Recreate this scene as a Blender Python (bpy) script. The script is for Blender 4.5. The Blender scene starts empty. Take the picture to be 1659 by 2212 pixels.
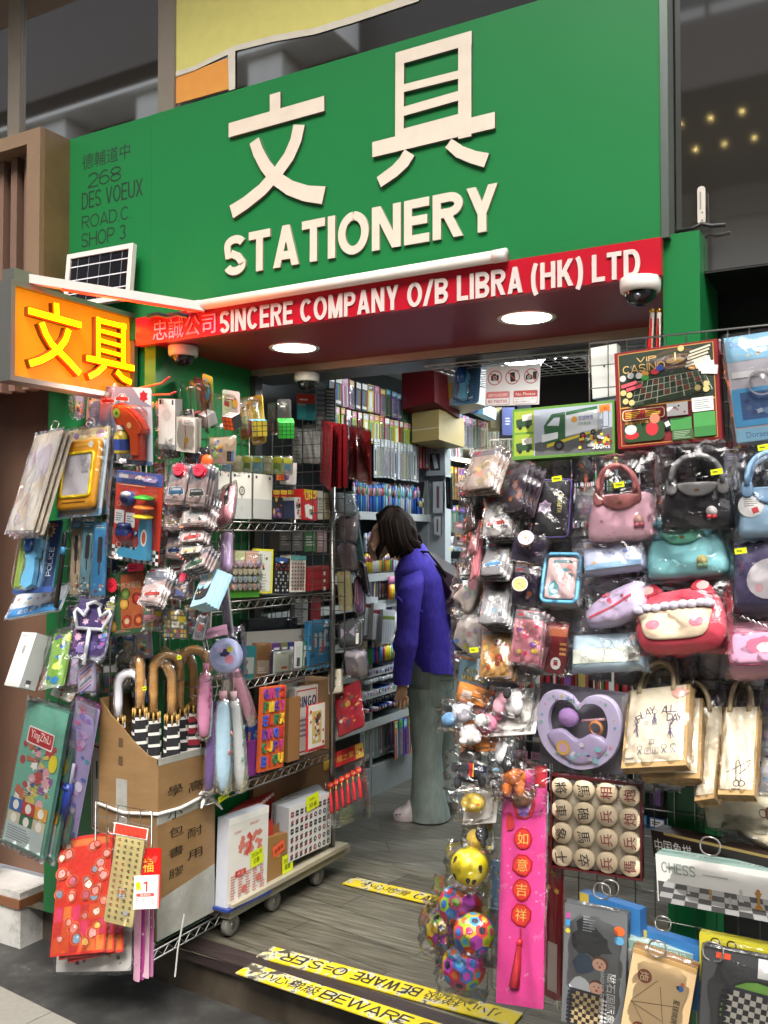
import bpy, bmesh, math, random
from mathutils import Vector, Matrix, Euler
R = math.radians
scene = bpy.context.scene
COL = scene.collection
# ---------------------------------------------------------------- camera
cam_d = bpy.data.cameras.new('camera')
cam_d.sensor_fit = 'VERTICAL'; cam_d.sensor_height = 24.0; cam_d.lens = 24.0*2022/2212
cam_d.clip_start = 0.05; cam_d.clip_end = 500
cam = bpy.data.objects.new('camera', cam_d); COL.objects.link(cam)
cam.location = (0, 0, 1.40); cam.rotation_euler = Euler((R(91.587), 0, R(29.4)))
scene.camera = cam
# ---------------------------------------------------------------- sky, sun, exposure
world = bpy.data.worlds.new('World'); scene.world = world; world.use_nodes = True
wn = world.node_tree.nodes; wl = world.node_tree.links
bg = wn['Background']; sky = wn.new('ShaderNodeTexSky'); sky.sky_type = 'NISHITA'
sky.sun_disc = False; sky.sun_elevation = R(52); sky.sun_rotation = R(160); sky.dust_density = 4; sky.ozone_density = 2
hs = wn.new('ShaderNodeHueSaturation'); hs.inputs['Saturation'].default_value = 0.25
wl.new(sky.outputs[0], hs.inputs['Color']); wl.new(hs.outputs[0], bg.inputs[0]); bg.inputs[1].default_value = 0.15
sun_d = bpy.data.lights.new('sun', 'SUN'); sun_d.energy = 0.95; sun_d.angle = R(36); sun_d.color = (1, .93, .84)
sun = bpy.data.objects.new('sun', sun_d); COL.objects.link(sun)
sun.rotation_euler = Euler((R(38), 0, R(20)))
vs = scene.view_settings; vs.view_transform = 'Standard'; vs.look = 'None'; vs.gamma = 1; vs.use_curve_mapping = False
vs.exposure = 1.85
cy = scene.cycles
cy.max_bounces = 7; cy.diffuse_bounces = 3; cy.glossy_bounces = 3; cy.transmission_bounces = 4; cy.transparent_max_bounces = 24
cy.caustics_reflective = False; cy.caustics_refractive = False; cy.sample_clamp_indirect = 4
try: cy.use_denoising = True
except Exception: pass
random.seed(7)
# ---------------------------------------------------------------- helpers: pixel rays -> world points on the real planes
FPX, CX, CY = 2022.0, 829.5, 1106.0
CAMP = Vector((0, 0, 1.40)); CROT = cam.rotation_euler.to_matrix()
def ray(x, y): return CROT @ Vector(((x-CX)/FPX, -(y-CY)/FPX, -1.0))
def onY(x, y, Y): d = ray(x, y); return CAMP + d*(Y/d.y)
def onX(x, y, X): d = ray(x, y); return CAMP + d*(X/d.x)
def onZ(x, y, Z): d = ray(x, y); return CAMP + d*((Z-CAMP.z)/d.z)
def onP(x, y, p, n): d = ray(x, y); return CAMP + d*((p-CAMP).dot(n)/d.dot(n))
def frame(u, v, o):
    u = u.normalized(); v = (v - u*v.dot(u)).normalized(); n = u.cross(v)
    return Matrix(((u.x, v.x, n.x, o.x), (u.y, v.y, n.y, o.y), (u.z, v.z, n.z, o.z), (0, 0, 0, 1)))
def quad(tl, tr, bl, Y, yaw=None):
    """true rectangle whose three corners project on the given pixels; returns matrix (centre of front, x right, y up, z out), w, h"""
    cx = (tr[0]+bl[0])/2; cyy = (tr[1]+bl[1])/2
    c = onY(cx, cyy, Y); best = None
    bias = 6 if yaw is None else yaw
    for k in range(-56, 57, 4):
        for pt in range(-28, 41, 4):
            n = Vector((math.sin(R(k))*math.cos(R(pt)), -math.cos(R(k))*math.cos(R(pt)), math.sin(R(pt))))
            a = onP(*tl, c, n); b = onP(*tr, c, n); e = onP(*bl, c, n)
            u = b-a; v = a-e
            s = abs(u.normalized().dot(v.normalized())) + 0.0016*abs(k-bias) + (.0012*pt if pt >= 0 else -.0050*pt)
            if best is None or s < best[0]: best = (s, u, v, (b+e)/2)
    s, u, v, c = best
    return frame(u, v, c), u.length, v.length
def quadX(tl, tr, bl, X):
    n = Vector((1, 0, 0)); a = onX(*tl, X); b = onX(*tr, X); e = onX(*bl, X)
    return frame(b-a, a-e, (b+e)/2), (b-a).length, (a-e).length
# ---------------------------------------------------------------- materials
MATS = {}
def lin(h):
    o = []
    for i in (0, 2, 4):
        c = int(h[i:i+2], 16)/255; o.append(c/12.92 if c <= .04045 else ((c+.055)/1.055)**2.4)
    return o
def nodes(name):
    m = bpy.data.materials.new(name); m.use_nodes = True
    return m, m.node_tree.nodes, m.node_tree.links, m.node_tree.nodes['Principled BSDF']
def mat(k):
    """'rrggbb' or 'rrggbb/flags': g glossy, s satin, m metal, c cloth, p printed paper, e<strength> emits"""
    if k in MATS: return MATS[k]
    h, _, f = k.partition('/')
    m, n, l, b = nodes('paint_'+k.replace('/', '_'))
    col = lin(h); rough = .5; var = .10; sc = 22; bump = 0
    if 'g' in f: rough = .16
    if 's' in f: rough = .33
    if 'm' in f: b.inputs['Metallic'].default_value = .9; rough = .3; var = .05
    if 'c' in f: rough = .85; var = .14; sc = 60; bump = .25
    if 'p' in f: var = .05; rough = .4
    b.inputs['Roughness'].default_value = rough
    hv = n.new('ShaderNodeHueSaturation'); hv.inputs['Color'].default_value = (*col, 1)
    tc = n.new('ShaderNodeTexCoord'); nz = n.new('ShaderNodeTexNoise'); nz.inputs['Scale'].default_value = sc; nz.inputs['Detail'].default_value = 4
    mr = n.new('ShaderNodeMapRange'); mr.inputs[3].default_value = 1-var; mr.inputs[4].default_value = 1+var
    l.new(tc.outputs['Object'], nz.inputs['Vector']); l.new(nz.outputs[0], mr.inputs[0]); l.new(mr.outputs[0], hv.inputs['Value']); l.new(hv.outputs[0], b.inputs['Base Color'])
    if bump:
        bp = n.new('ShaderNodeBump'); bp.inputs['Strength'].default_value = bump; bp.inputs['Distance'].default_value = .004
        l.new(nz.outputs[0], bp.inputs['Height']); l.new(bp.outputs[0], b.inputs['Normal'])
    if 'e' in f:
        b.inputs['Emission Color'].default_value = (*col, 1); b.inputs['Emission Strength'].default_value = float(f.split('e')[1])
    MATS[k] = m; return m
def film_mat(name, tint, gmin, gmax, rough, scale):
    m, n, l, b = nodes(name); out = n['Material Output']; n.remove(b)
    tr = n.new('ShaderNodeBsdfTransparent'); tr.inputs[0].default_value = (*tint, 1)
    gl = n.new('ShaderNodeBsdfGlossy'); gl.inputs['Roughness'].default_value = rough
    tc = n.new('ShaderNodeTexCoord'); nz = n.new('ShaderNodeTexNoise'); nz.inputs['Scale'].default_value = scale; nz.inputs['Detail'].default_value = 3; nz.inputs['Distortion'].default_value = 1.2
    bp = n.new('ShaderNodeBump'); bp.inputs['Strength'].default_value = .65; bp.inputs['Distance'].default_value = .012
    l.new(tc.outputs['Object'], nz.inputs['Vector']); l.new(nz.outputs[0], bp.inputs['Height']); l.new(bp.outputs[0], gl.inputs['Normal'])
    fr = n.new('ShaderNodeFresnel'); fr.inputs[0].default_value = 1.45; fr.inputs[0].default_value = 1.5
    mr = n.new('ShaderNodeMapRange'); mr.inputs[1].default_value = .04; mr.inputs[2].default_value = .7; mr.inputs[3].default_value = gmin; mr.inputs[4].default_value = gmax
    mx = n.new('ShaderNodeMixShader'); l.new(fr.outputs[0], mr.inputs[0]); l.new(mr.outputs[0], mx.inputs[0]); l.new(tr.outputs[0], mx.inputs[1]); l.new(gl.outputs[0], mx.inputs[2]); l.new(mx.outputs[0], out.inputs[0])
    MATS[name] = m
film_mat('film', (1, 1, 1), .045, .65, .09, 14)
film_mat('blister', (1, 1, 1), .05, .5, .06, 6)
film_mat('cloudy_film', (.92, .92, .92), .08, .6, .22, 30)
film_mat('smoked_film', (.8, .79, .79), .06, .6, .15, 22)
# ---------------------------------------------------------------- mesh builder
TXT = {}
def text_mesh(s, bold, solid):
    k = (s, bold, solid)
    if k not in TXT:
        c = bpy.data.curves.new('t', 'FONT'); c.body = s; c.resolution_u = 3
        if solid: c.extrude = .5
        o = bpy.data.objects.new('t', c); me = o.to_mesh()
        vs_ = [v.co.copy() for v in me.vertices]; fs = [tuple(p.vertices) for p in me.polygons]
        o.to_mesh_clear(); bpy.data.objects.remove(o); bpy.data.curves.remove(c)
        xs = [v.x for v in vs_] or [0]; ys = [v.y for v in vs_] or [0]
        TXT[k] = (vs_, fs, min(xs), max(xs), min(ys), max(ys))
    return TXT[k]
class MB:
    def __init__(s): s.v = []; s.f = []; s.m = []; s.sm = []; s.slots = []; s.T = None; s.zz = .0006
    def slot(s, k):
        if k not in s.slots: s.slots.append(k)
        return s.slots.index(k)
    def add(s, vs_, fs, k, smooth=False):
        b = len(s.v); i = s.slot(k)
        s.v += [s.T @ Vector(v) if s.T else Vector(v) for v in vs_]
        for f in fs: s.f.append(tuple(b+q for q in f)); s.m.append(i); s.sm.append(smooth)
        return s
    def poly(s, pts, k): return s.add(pts, [tuple(range(len(pts)))], k)
    def box(s, a, b, k, front=None):
        x0, y0, z0 = a; x1, y1, z1 = b
        vs_ = [(x0,y0,z0),(x1,y0,z0),(x1,y1,z0),(x0,y1,z0),(x0,y0,z1),(x1,y0,z1),(x1,y1,z1),(x0,y1,z1)]
        fs = [(0,3,2,1),(0,1,5,4),(1,2,6,5),(2,3,7,6),(3,0,4,7)]
        s.add(vs_, fs, k); s.add(vs_, [(4,5,6,7)], front or k); return s
    def prism(s, pts, z0, z1, k, front=None, smooth=False):
        n = len(pts); vs_ = [(x,y,z0) for x,y in pts]+[(x,y,z1) for x,y in pts]
        s.add(vs_, [tuple(range(n-1,-1,-1))]+[(i,(i+1)%n,n+(i+1)%n,n+i) for i in range(n)], k)
        s.add([(x,y,z1) for x,y in pts], [tuple(range(n))], front or k); return s
    def rrect(s, w, h, r, cx=0, cy=0, n=4):
        r = min(r, w/2-1e-5, h/2-1e-5); o = []
        for qx, qy, a0 in ((1,-1,-90),(1,1,0),(-1,1,90),(-1,-1,180)):
            for i in range(n+1):
                a = R(a0+90*i/n); o.append((cx+qx*(w/2-r)+r*math.cos(a), cy+qy*(h/2-r)+r*math.sin(a)))
        return o
    def rbox(s, w, h, t, r, k, z0=0, cx=0, cy=0, e=None, top=None):
        """rounded slab z0..z0+t with softened front edge"""
        e = min(e if e is not None else t*.35, t*.49); a = s.rrect(w, h, r, cx, cy); n = len(a)
        def sc(p, d): return (cx+(p[0]-cx)*(1-2*d/w), cy+(p[1]-cy)*(1-2*d/h))
        rings = [[(*sc(p, e), z0) for p in a], [(*p, z0+e) for p in a], [(*p, z0+t-e) for p in a], [(*sc(p, e*.35), z0+t-e*.3) for p in a], [(*sc(p, e), z0+t) for p in a]]
        vs_ = [v for rg in rings for v in rg]; fs = []
        for q in range(len(rings)-1):
            fs += [(q*n+i, q*n+(i+1)%n, (q+1)*n+(i+1)%n, (q+1)*n+i) for i in range(n)]
        s.add(vs_, fs, k, True); s.add(rings[0], [tuple(range(n-1,-1,-1))], k); s.add(rings[-1], [tuple(range(n))], top or k); return s
    def disc(s, x, y, r, k, z=None, n=20, ry=None, rot=0):
        if z is None: s.zz += .00004; z = s.zz
        ry = ry or r; c_, s_ = math.cos(rot), math.sin(rot); p = []
        for i in range(n):
            a = 2*math.pi*i/n; px, py = r*math.cos(a), ry*math.sin(a); p.append((x+px*c_-py*s_, y+px*s_+py*c_, z))
        return s.poly(p, k)
    def ring(s, x, y, r0, r1, k, z=None, n=24):
        if z is None: s.zz += .00004; z = s.zz
        vs_ = [(x+r*math.cos(2*math.pi*i/n), y+r*math.sin(2*math.pi*i/n), z) for r in (r0, r1) for i in range(n)]
        return s.add(vs_, [(i, n+i, n+(i+1)%n, (i+1)%n) for i in range(n)], k)
    def rect(s, x, y, w, h, k, z=None, rot=0, r=0):
        if z is None: s.zz += .00004; z = s.zz
        pts = s.rrect(w, h, r) if r else [(-w/2,-h/2),(w/2,-h/2),(w/2,h/2),(-w/2,h/2)]
        c_, s_ = math.cos(rot), math.sin(rot)
        return s.poly([(x+a*c_-b*s_, y+a*s_+b*c_, z) for a, b in pts], k)
    def shape(s, pts, k, z=None):
        if z is None: s.zz += .00004; z = s.zz
        return s.poly([(x, y, z) for x, y in pts], k)
    def stroke(s, pts, w, k, z=None, depth=0):
        """flat ribbon along a 2-D polyline (brush stroke); w may be a list"""
        if z is None: s.zz += .00004; z = s.zz
        ws = w if isinstance(w, (list, tuple)) else [w]*len(pts); L = []; Rr = []
        for i, p in enumerate(pts):
            a = pts[max(i-1, 0)]; b = pts[min(i+1, len(pts)-1)]; dx, dy = b[0]-a[0], b[1]-a[1]; d = math.hypot(dx, dy) or 1
            L.append((p[0]-dy/d*ws[i]/2, p[1]+dx/d*ws[i]/2)); Rr.append((p[0]+dy/d*ws[i]/2, p[1]-dx/d*ws[i]/2))
        n = len(pts)
        if depth:
            o = Rr + L[::-1]; m_ = len(o)
            s.add([(x,y,z-depth) for x,y in o]+[(x,y,z) for x,y in o], [(i,(i+1)%m_,m_+(i+1)%m_,m_+i) for i in range(m_)], k if isinstance(k, str) else k[1])
        kk = k if isinstance(k, str) else k[0]
        return s.add([(x,y,z) for x,y in L+Rr], [(n+i, n+i+1, i+1, i) for i in range(n-1)], kk)
    def tube(s, pts, r, k, n=6, cap=True):
        pts = [Vector(p) for p in pts]; rs = r if isinstance(r, (list, tuple)) else [r]*len(pts); vs_ = []; fs = []; up = None
        for i, p in enumerate(pts):
            t = (pts[min(i+1, len(pts)-1)]-pts[max(i-1, 0)]).normalized()
            if up is None: up = Vector((0,0,1)) if abs(t.z) < .9 else Vector((1,0,0))
            a = t.cross(up).normalized(); up = a.cross(t).normalized()
            for j in range(n):
                q = 2*math.pi*j/n; vs_.append(p+(a*math.cos(q)+up*math.sin(q))*rs[i])
        for i in range(len(pts)-1):
            fs += [(i*n+j, i*n+(j+1)%n, (i+1)*n+(j+1)%n, (i+1)*n+j) for j in range(n)]
        if cap: fs += [tuple(range(n-1,-1,-1)), tuple((len(pts)-1)*n+j for j in range(n))]
        return s.add(vs_, fs, k, n > 5)
    def lathe(s, prof, k, n=20, c=(0,0,0), ax='z', smooth=True, arc=None):
        vs_ = []; fs = []
        for r, h in prof:
            for j in range(n):
                q = 2*math.pi*j/n; p = (r*math.cos(q), r*math.sin(q), h)
                if ax == 'y': p = (p[0], p[2], -p[1])
                if ax == 'x': p = (p[2], p[0], p[1])
                vs_.append((c[0]+p[0], c[1]+p[1], c[2]+p[2]))
        for i in range(len(prof)-1):
            fs += [(i*n+j, i*n+(j+1)%n, (i+1)*n+(j+1)%n, (i+1)*n+j) for j in range(n)]
        return s.add(vs_, fs, k, smooth)
    def ball(s, c, r, k, n=14, sq=None):
        rx, ry, rz = r if isinstance(r, (list, tuple)) else (r, r, r); m_ = n//2; vs_ = []; fs = []
        for i in range(m_+1):
            a = math.pi*i/m_
            for j in range(n):
                q = 2*math.pi*j/n; vs_.append((c[0]+rx*math.sin(a)*math.cos(q), c[1]+ry*math.sin(a)*math.sin(q), c[2]+rz*math.cos(a)))
        for i in range(m_):
            fs += [(i*n+j, (i+1)*n+j, (i+1)*n+(j+1)%n, i*n+(j+1)%n) for j in range(n)]
        return s.add(vs_, fs, k, True)
    def text(s, t, x0, y0, x1, y1, k, z=None, bold=0, depth=0, rot=0, keep=False):
        """fit the words into the box x0,y0 (lower left) .. x1,y1"""
        if z is None: s.zz += .00004; z = s.zz
        if all(q in GW for q in t): return caps(s, t, x0, y0, x1, y1, k, z, .2 if bold else .13, depth, rot)
        vs_, fs, ax, bx, ay, by = text_mesh(t, 0, depth > 0)
        if not vs_ or bx <= ax: return s
        bd = bold*(y1-y0); x0 += bd; x1 -= bd; y0 += bd; y1 -= bd
        sx = (x1-x0)/(bx-ax); sy = (y1-y0)/max(by-ay, 1e-4)
        if keep: sx = min(sx, sy*1.1)
        cx, cy_ = (x0+x1)/2, (y0+y1)/2; c_, s_ = math.cos(rot), math.sin(rot)
        for q, (ox, oy) in enumerate(((0,0),(bd,bd),(-bd,bd),(bd,-bd),(-bd,-bd),(bd,0),(-bd,0)) if bold else ((0,0),)):
            o = []
            for v in vs_:
                px, py = (v.x-(ax+bx)/2)*sx+ox, (v.y-(ay+by)/2)*sy+oy
                if rot: px, py = px*c_-py*s_, px*s_+py*c_
                o.append((cx+px, cy_+py, z+v.z*depth-q*.0001))
            s.add(o, fs, k)
        return s
    def lines(s, x, y, w, h, n, k, rnd=None):
        """small print as rows of short bars"""
        rnd = rnd or random
        for i in range(n):
            L = w*(.55+.45*rnd.random()); s.rect(x-w/2+L/2, y+h/2-(i+.5)*h/n, L, h/n*.45, k)
        return s
    def build(s, name, parent=None, M=None):
        me = bpy.data.meshes.new(name); me.from_pydata([tuple(v) for v in s.v], [], s.f)
        for k in s.slots: me.materials.append(mat(k))
        me.polygons.foreach_set('material_index', s.m); me.polygons.foreach_set('use_smooth', s.sm); me.update()
        o = bpy.data.objects.new(name, me); COL.objects.link(o)
        if parent: o.parent = parent
        if M is not None: o.matrix_world = M if not parent else M
        return o
def tag(o, label, cat, group=None):
    o['label'] = label; o['category'] = cat
    if group: o['group'] = group
    return o
def thing(name, label, cat, M=None, group=None):
    o = bpy.data.objects.new(name, None); COL.objects.link(o); o.empty_display_size = .05
    if M is not None: o.matrix_world = M
    return tag(o, label, cat, group)
def struct(o): o['kind'] = 'structure'; return o
def copy_tree(o, M=None, parent=None, label=None):
    c = o.copy(); COL.objects.link(c); c.parent = parent
    if parent is None and M is not None: c.matrix_world = M
    if label: c['label'] = label
    for ch in [q for q in KIDS(o)]: copy_tree(ch, None, c)
    return c
def KIDS(o): return list(o.children)
def L(x=0, y=0, z=0, rx=0, ry=0, rz=0): return Matrix.Translation((x, y, z)) @ Euler((R(rx), R(ry), R(rz))).to_matrix().to_4x4()
def wrapper(root, w, h, z0, t, seed=0, kind='film', name='plastic_wrap', cx=0, cy=0, amp=.006, n=11):
    """crumpled clear bag: pillow whose front and back sheets meet at the rim"""
    rnd = random.Random(seed+int(w*1e4)); mb = MB(); vs_ = []; fs = []
    ph = [(rnd.uniform(4, 15), rnd.uniform(4, 15), rnd.uniform(0, 6.3), rnd.uniform(.3, 1)) for _ in range(5)]
    for side in (1, -1):
        for j in range(n+1):
            for i in range(n+1):
                u, v = -1+2*i/n, -1+2*j/n; e = (1-abs(u)**4)*(1-abs(v)**4)
                d = sum(a*math.sin(p*u+q*v+f) for p, q, f, a in ph)*amp/2 + rnd.uniform(-1, 1)*amp*.5
                jx = rnd.uniform(-1, 1)*amp*.5*(abs(v) > .99); jy = rnd.uniform(-1, 1)*amp*.5*(abs(u) > .99)
                zc = z0+t*.5
                if side > 0: z = zc+(t*.5+.004)*e**.5+d*min(1, e*3)
                else: z = zc-(t*.5+.002)*e**.5
                vs_.append((cx+u*w/2+jy, cy+v*h/2+jx, z))
    N = (n+1)*(n+1)
    for j in range(n):
        for i in range(n):
            a = j*(n+1)+i; fs.append((a, a+1, a+n+2, a+n+1))
    for j in range(n):
        for i in range(n):
            a = N+j*(n+1)+i; fs.append((a, a+n+1, a+n+2, a+1))
    return mb.add(vs_, fs, kind, True).build(name, root)
# ---------------------------------------------------------------- plain sans capitals drawn as strokes
def arc(cx, cy_, rx_, ry, a0, a1, n=12): return [(cx+rx_*math.cos(R(a0+(a1-a0)*i/n)), cy_+ry*math.sin(R(a0+(a1-a0)*i/n))) for i in range(n+1)]
GW = dict(A=.78,B=.72,C=.78,D=.74,E=.64,F=.6,G=.8,H=.74,I=.2,J=.56,K=.76,L=.6,M=.88,N=.76,O=.84,P=.7,Q=.84,R=.74,S=.7,T=.66,U=.74,V=.76,W=1.06,X=.76,Y=.74,Z=.68)
GW.update({'0':.6,'1':.42,'2':.6,'3':.6,'4':.64,'5':.6,'6':.6,'7':.58,'8':.6,'9':.6,'.':.2,'/':.52,'(':.28,')':.28,' ':.3,'=':.55,'!':.2,'-':.4})
def glyph(c, w, t):
    h = t/2; V = lambda x, a=0, b=1: ('q', [(x-h,a),(x+h,a),(x+h,b),(x-h,b)]); H = lambda y, a=0, b=None: ('q', [(a,y-h),(w if b is None else b,y-h),(w if b is None else b,y+h),(a,y+h)])
    def D(x0, y0, x1, y1): tw = t*math.hypot(1, (x1-x0)/(y1-y0))/2; return ('q', [(x0-tw,y0),(x0+tw,y0),(x1+tw,y1),(x1-tw,y1)])
    C = lambda p: ('c', p); d = t*.56; r = w-h
    bowl = lambda y0, y1, x: C([(h,y1-h),(x,y1-h)]+arc(x,(y0+y1)/2,r-x,(y1-y0)/2-h,88,-88,10)+[(x,y0+h),(h,y0+h)])
    oo = lambda: C(arc(w/2,.5,w/2-h,.5-h,90,450,28)); S_ = lambda: C(arc(w/2,.74,w/2-h,.26-h,20,180,9)+arc(w*.5,.5,w*.42-h*.6,.04,200,250,3)[:1]+[(w*.36,.545),(w*.64,.455)]+arc(w/2,.265,w/2-h,.265-h,0,-165,10))
    g = {'A': [D(d,0,w/2,1),D(w-d,0,w/2,1),H(.27,w*.22,w*.78)], 'B': [V(h),bowl(.47,1,w*.55),bowl(0,.53,w*.6)], 'C': [C(arc(w/2,.5,w/2-h,.5-h,42,318,22))], 'D': [V(h),bowl(0,1,w*.5)], 'E': [V(h),H(h),H(1-h),H(.52,0,w*.92)], 'F': [V(h),H(1-h),H(.5,0,w*.88)],
     'G': [C(arc(w/2,.5,w/2-h,.5-h,42,330,22)),H(.44,w*.52),V(w-h,.12,.44)], 'H': [V(h),V(w-h),H(.52)], 'I': [V(w/2)], 'J': [V(w-h,.3),C([(w-h,.32)]+arc(w/2,.3,w/2-h,.3-h,0,-180,10))], 'K': [V(h),D(h+.05,.36,w-d,1),D(w-d,0,w*.40,.62)], 'L': [V(h),H(h)], 'M': [V(h),V(w-h),D(w/2,0,d,1),D(w/2,0,w-d,1)], 'N': [V(h),V(w-h),D(w-d,0,d,1)], 'O': [oo()], 'Q': [oo(),D(w-h,-.02,w*.6,.3)],
     'P': [V(h),bowl(.42,1,w*.55)], 'R': [V(h),bowl(.46,1,w*.55),D(w-d,0,w*.5,.5)], 'S': [S_()], 'T': [V(w/2),H(1-h)], 'U': [V(h,.35),V(w-h,.35),C([(h,.37)]+arc(w/2,.36,w/2-h,.36-h,180,360,14)+[(w-h,.37)])], 'V': [D(w/2,0,d,1),D(w/2,0,w-d,1)], 'W': [D(w*.27,0,d,1),D(w*.27,0,w/2,1),D(w*.73,0,w/2,1),D(w*.73,0,w-d,1)], 'X': [D(d,0,w-d,1),D(w-d,0,d,1)], 'Y': [V(w/2,0,.45),D(w/2,.4,d,1),D(w/2,.4,w-d,1)], 'Z': [H(h),H(1-h),D(d,t*.9,w-d,1-t*.9)],
     '0': [oo()], '1': [V(w-h),D(h,.74,w-t,1)], '2': [C(arc(w/2,.70,w/2-h,.30-h,160,-20,11)+[(w*.7,.46),(h*1.2,t)]),H(h)], '3': [C(arc(w/2,.745,w/2-h,.255-h,155,-80,11)),C(arc(w/2,.275,w/2-h,.275-h,80,-155,12))], '4': [V(w*.7),H(.26),D(h,.3,w*.62,1)], '5': [H(1-h,w*.14),V(w*.14+h,.48,1),C([(w*.14,.56)]+arc(w/2,.32,w/2-h,.32-h,120,-150,14))], '6': [C(arc(w/2,.32,w/2-h,.32-h,0,360,20)),C(arc(w*.56,.40,w*.56-h,.60-h,60,180,10))], '7': [H(1-h),D(w*.28,0,w-d,1-t)], '8': [C(arc(w/2,.745,w/2-h*1.2,.255-h,0,360,18)),C(arc(w/2,.275,w/2-h,.275-h,0,360,18))], '9': [C(arc(w/2,.68,w/2-h,.32-h,0,360,20)),C(arc(w*.44,.60,w*.56-h,.60-h,0,-120,10))],
     '.': [V(w/2,0,t)], '!': [V(w/2,0,t),V(w/2,.28,1)], '/': [D(h*.6,-.02,w-h*.6,1.02)], '(': [C(arc(w*1.4,.42,w*1.3,.72,125,235,10))], ')': [C(arc(-w*.4,.42,w*1.3,.72,55,-55,10))], '=': [H(.34),H(.62)], '-': [H(.45)], ' ': []}
    return g.get(c, [oo()])
def caps(mb, s, x0, y0, x1, y1, k, z, t=.2, depth=0, rot=0, side=None):
    """fit words in stroke capitals into a box, stems keep one thickness"""
    Hh = y1-y0; gap = .085*(t/.2)**.5; ws = [GW.get(c, .7) for c in s]; tot = (x1-x0)/Hh; g_ = gap*(len(s)-1); kx = (tot-g_)/sum(ws)
    if kx < .3: kx = tot/(sum(ws)+g_); gap *= kx
    t = min(t, .30*kx*.8 if kx < .8 else t); x = 0; cx, cy_ = (x0+x1)/2, (y0+y1)/2; c_, s_ = math.cos(rot), math.sin(rot); dz = 0
    def T(p): a, b = x0+p[0]*Hh-cx, y0+p[1]*Hh-cy_; return (cx+a*c_-b*s_, cy_+a*s_+b*c_)
    for c, w in zip(s, ws):
        for kind, P in glyph(c, w*kx, t):
            dz += .00003; Q = [T((px+x, py)) for px, py in P]
            if kind == 'q':
                if depth: mb.prism(Q if (Q[1][0]-Q[0][0])*(Q[2][1]-Q[1][1])-(Q[1][1]-Q[0][1])*(Q[2][0]-Q[1][0]) > 0 else Q[::-1], z, z+depth+dz, side or k, k)
                else: mb.shape(Q, k, z+dz)
            else: mb.stroke(Q, t*Hh, (k, side or k), z=z+depth+dz, depth=depth+dz if depth else 0)
        x += w*kx+gap
    return mb
# ---------------------------------------------------------------- setting materials
def tex(n, l, kind, scale, coord='Object', **kw):
    tc = n.new('ShaderNodeTexCoord'); mp = n.new('ShaderNodeMapping'); l.new(tc.outputs[coord], mp.inputs[0])
    mp.inputs['Scale'].default_value = kw.get('stretch', (1,1,1)); mp.inputs['Rotation'].default_value = (0, 0, kw.get('rot', 0))
    t = n.new(kind)
    if 'Scale' in t.inputs: t.inputs['Scale'].default_value = scale
    if 'Detail' in t.inputs: t.inputs['Detail'].default_value = kw.get('detail', 5)
    l.new(mp.outputs[0], t.inputs['Vector']); return t
def ramp(n, l, src, *stops):
    r = n.new('ShaderNodeValToRGB'); e = r.color_ramp.elements
    while len(e) < len(stops): e.new(.5)
    for q, (p, c) in zip(e, stops): q.position = p; q.color = (*lin(c), 1)
    l.new(src, r.inputs[0]); return r
def mix(n, l, f, a, b, mode='MIX'):
    m = n.new('ShaderNodeMix'); m.data_type = 'RGBA'; m.blend_type = mode
    if isinstance(f, float): m.inputs[0].default_value = f
    else: l.new(f, m.inputs[0])
    l.new(a, m.inputs[6]); l.new(b, m.inputs[7]); return m.outputs[2]
def bumpn(n, l, b, src, st=.3, dist=.01):
    bp = n.new('ShaderNodeBump'); bp.inputs['Strength'].default_value = st; bp.inputs['Distance'].default_value = dist
    l.new(src, bp.inputs['Height']); l.new(bp.outputs[0], b.inputs['Normal'])
def plank_mat(name, rot, c0, c1, c2):
    m, n, l, b = nodes(name)
    gr = tex(n, l, 'ShaderNodeTexNoise', 5, rot=rot, stretch=(1, 14, 1), detail=8); gr.inputs['Distortion'].default_value = .6
    cl = ramp(n, l, gr.outputs[0], (.30, c0), (.5, c1), (.72, c2))
    br = tex(n, l, 'ShaderNodeTexBrick', 1, rot=rot); br.inputs['Color1'].default_value = (1.0,1.0,1.0,1); br.inputs['Color2'].default_value = (.62,.6,.58,1); br.inputs['Mortar'].default_value = (.2,.19,.18,1)
    br.inputs['Mortar Size'].default_value = .0022; br.inputs['Brick Width'].default_value = .95; br.inputs['Row Height'].default_value = .15; br.inputs['Mortar Smooth'].default_value = .2
    l.new(mix(n, l, 1.0, cl.outputs[0], br.outputs[0], 'MULTIPLY'), b.inputs['Base Color'])
    b.inputs['Roughness'].default_value = .36; bumpn(n, l, b, gr.outputs[0], .12, .004); MATS[name] = m
plank_mat('planks_cross', .16, '48453b', '636053', '7f7b6c'); plank_mat('planks_deep', -.62, '474741', '615f57', '7a7970'); plank_mat('planks_riser', 0, '40382f', '5a5145', '73695b')
def noisy(name, stops, scale, rough=.6, bump=.2, detail=8, stretch=(1,1,1), spec=.5):
    m, n, l, b = nodes(name); t = tex(n, l, 'ShaderNodeTexNoise', scale, detail=detail, stretch=stretch); t.inputs['Roughness'].default_value = .65
    r = ramp(n, l, t.outputs[0], *stops); l.new(r.outputs[0], b.inputs['Base Color']); b.inputs['Roughness'].default_value = rough; b.inputs['Specular IOR Level'].default_value = spec
    if bump: bumpn(n, l, b, t.outputs[0], bump, .006)
    MATS[name] = m; return m, n, l, b
noisy('asphalt', ((.3, '262524'), (.52, '373634'), (.62, '454441'), (.72, '7a7872')), 7, .55, .3)
noisy('nosing', ((.3, '241c1a'), (.6, '352a28'), (.80, '4b3f3b')), 9, .45, .3, stretch=(1, 6, 6))
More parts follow.
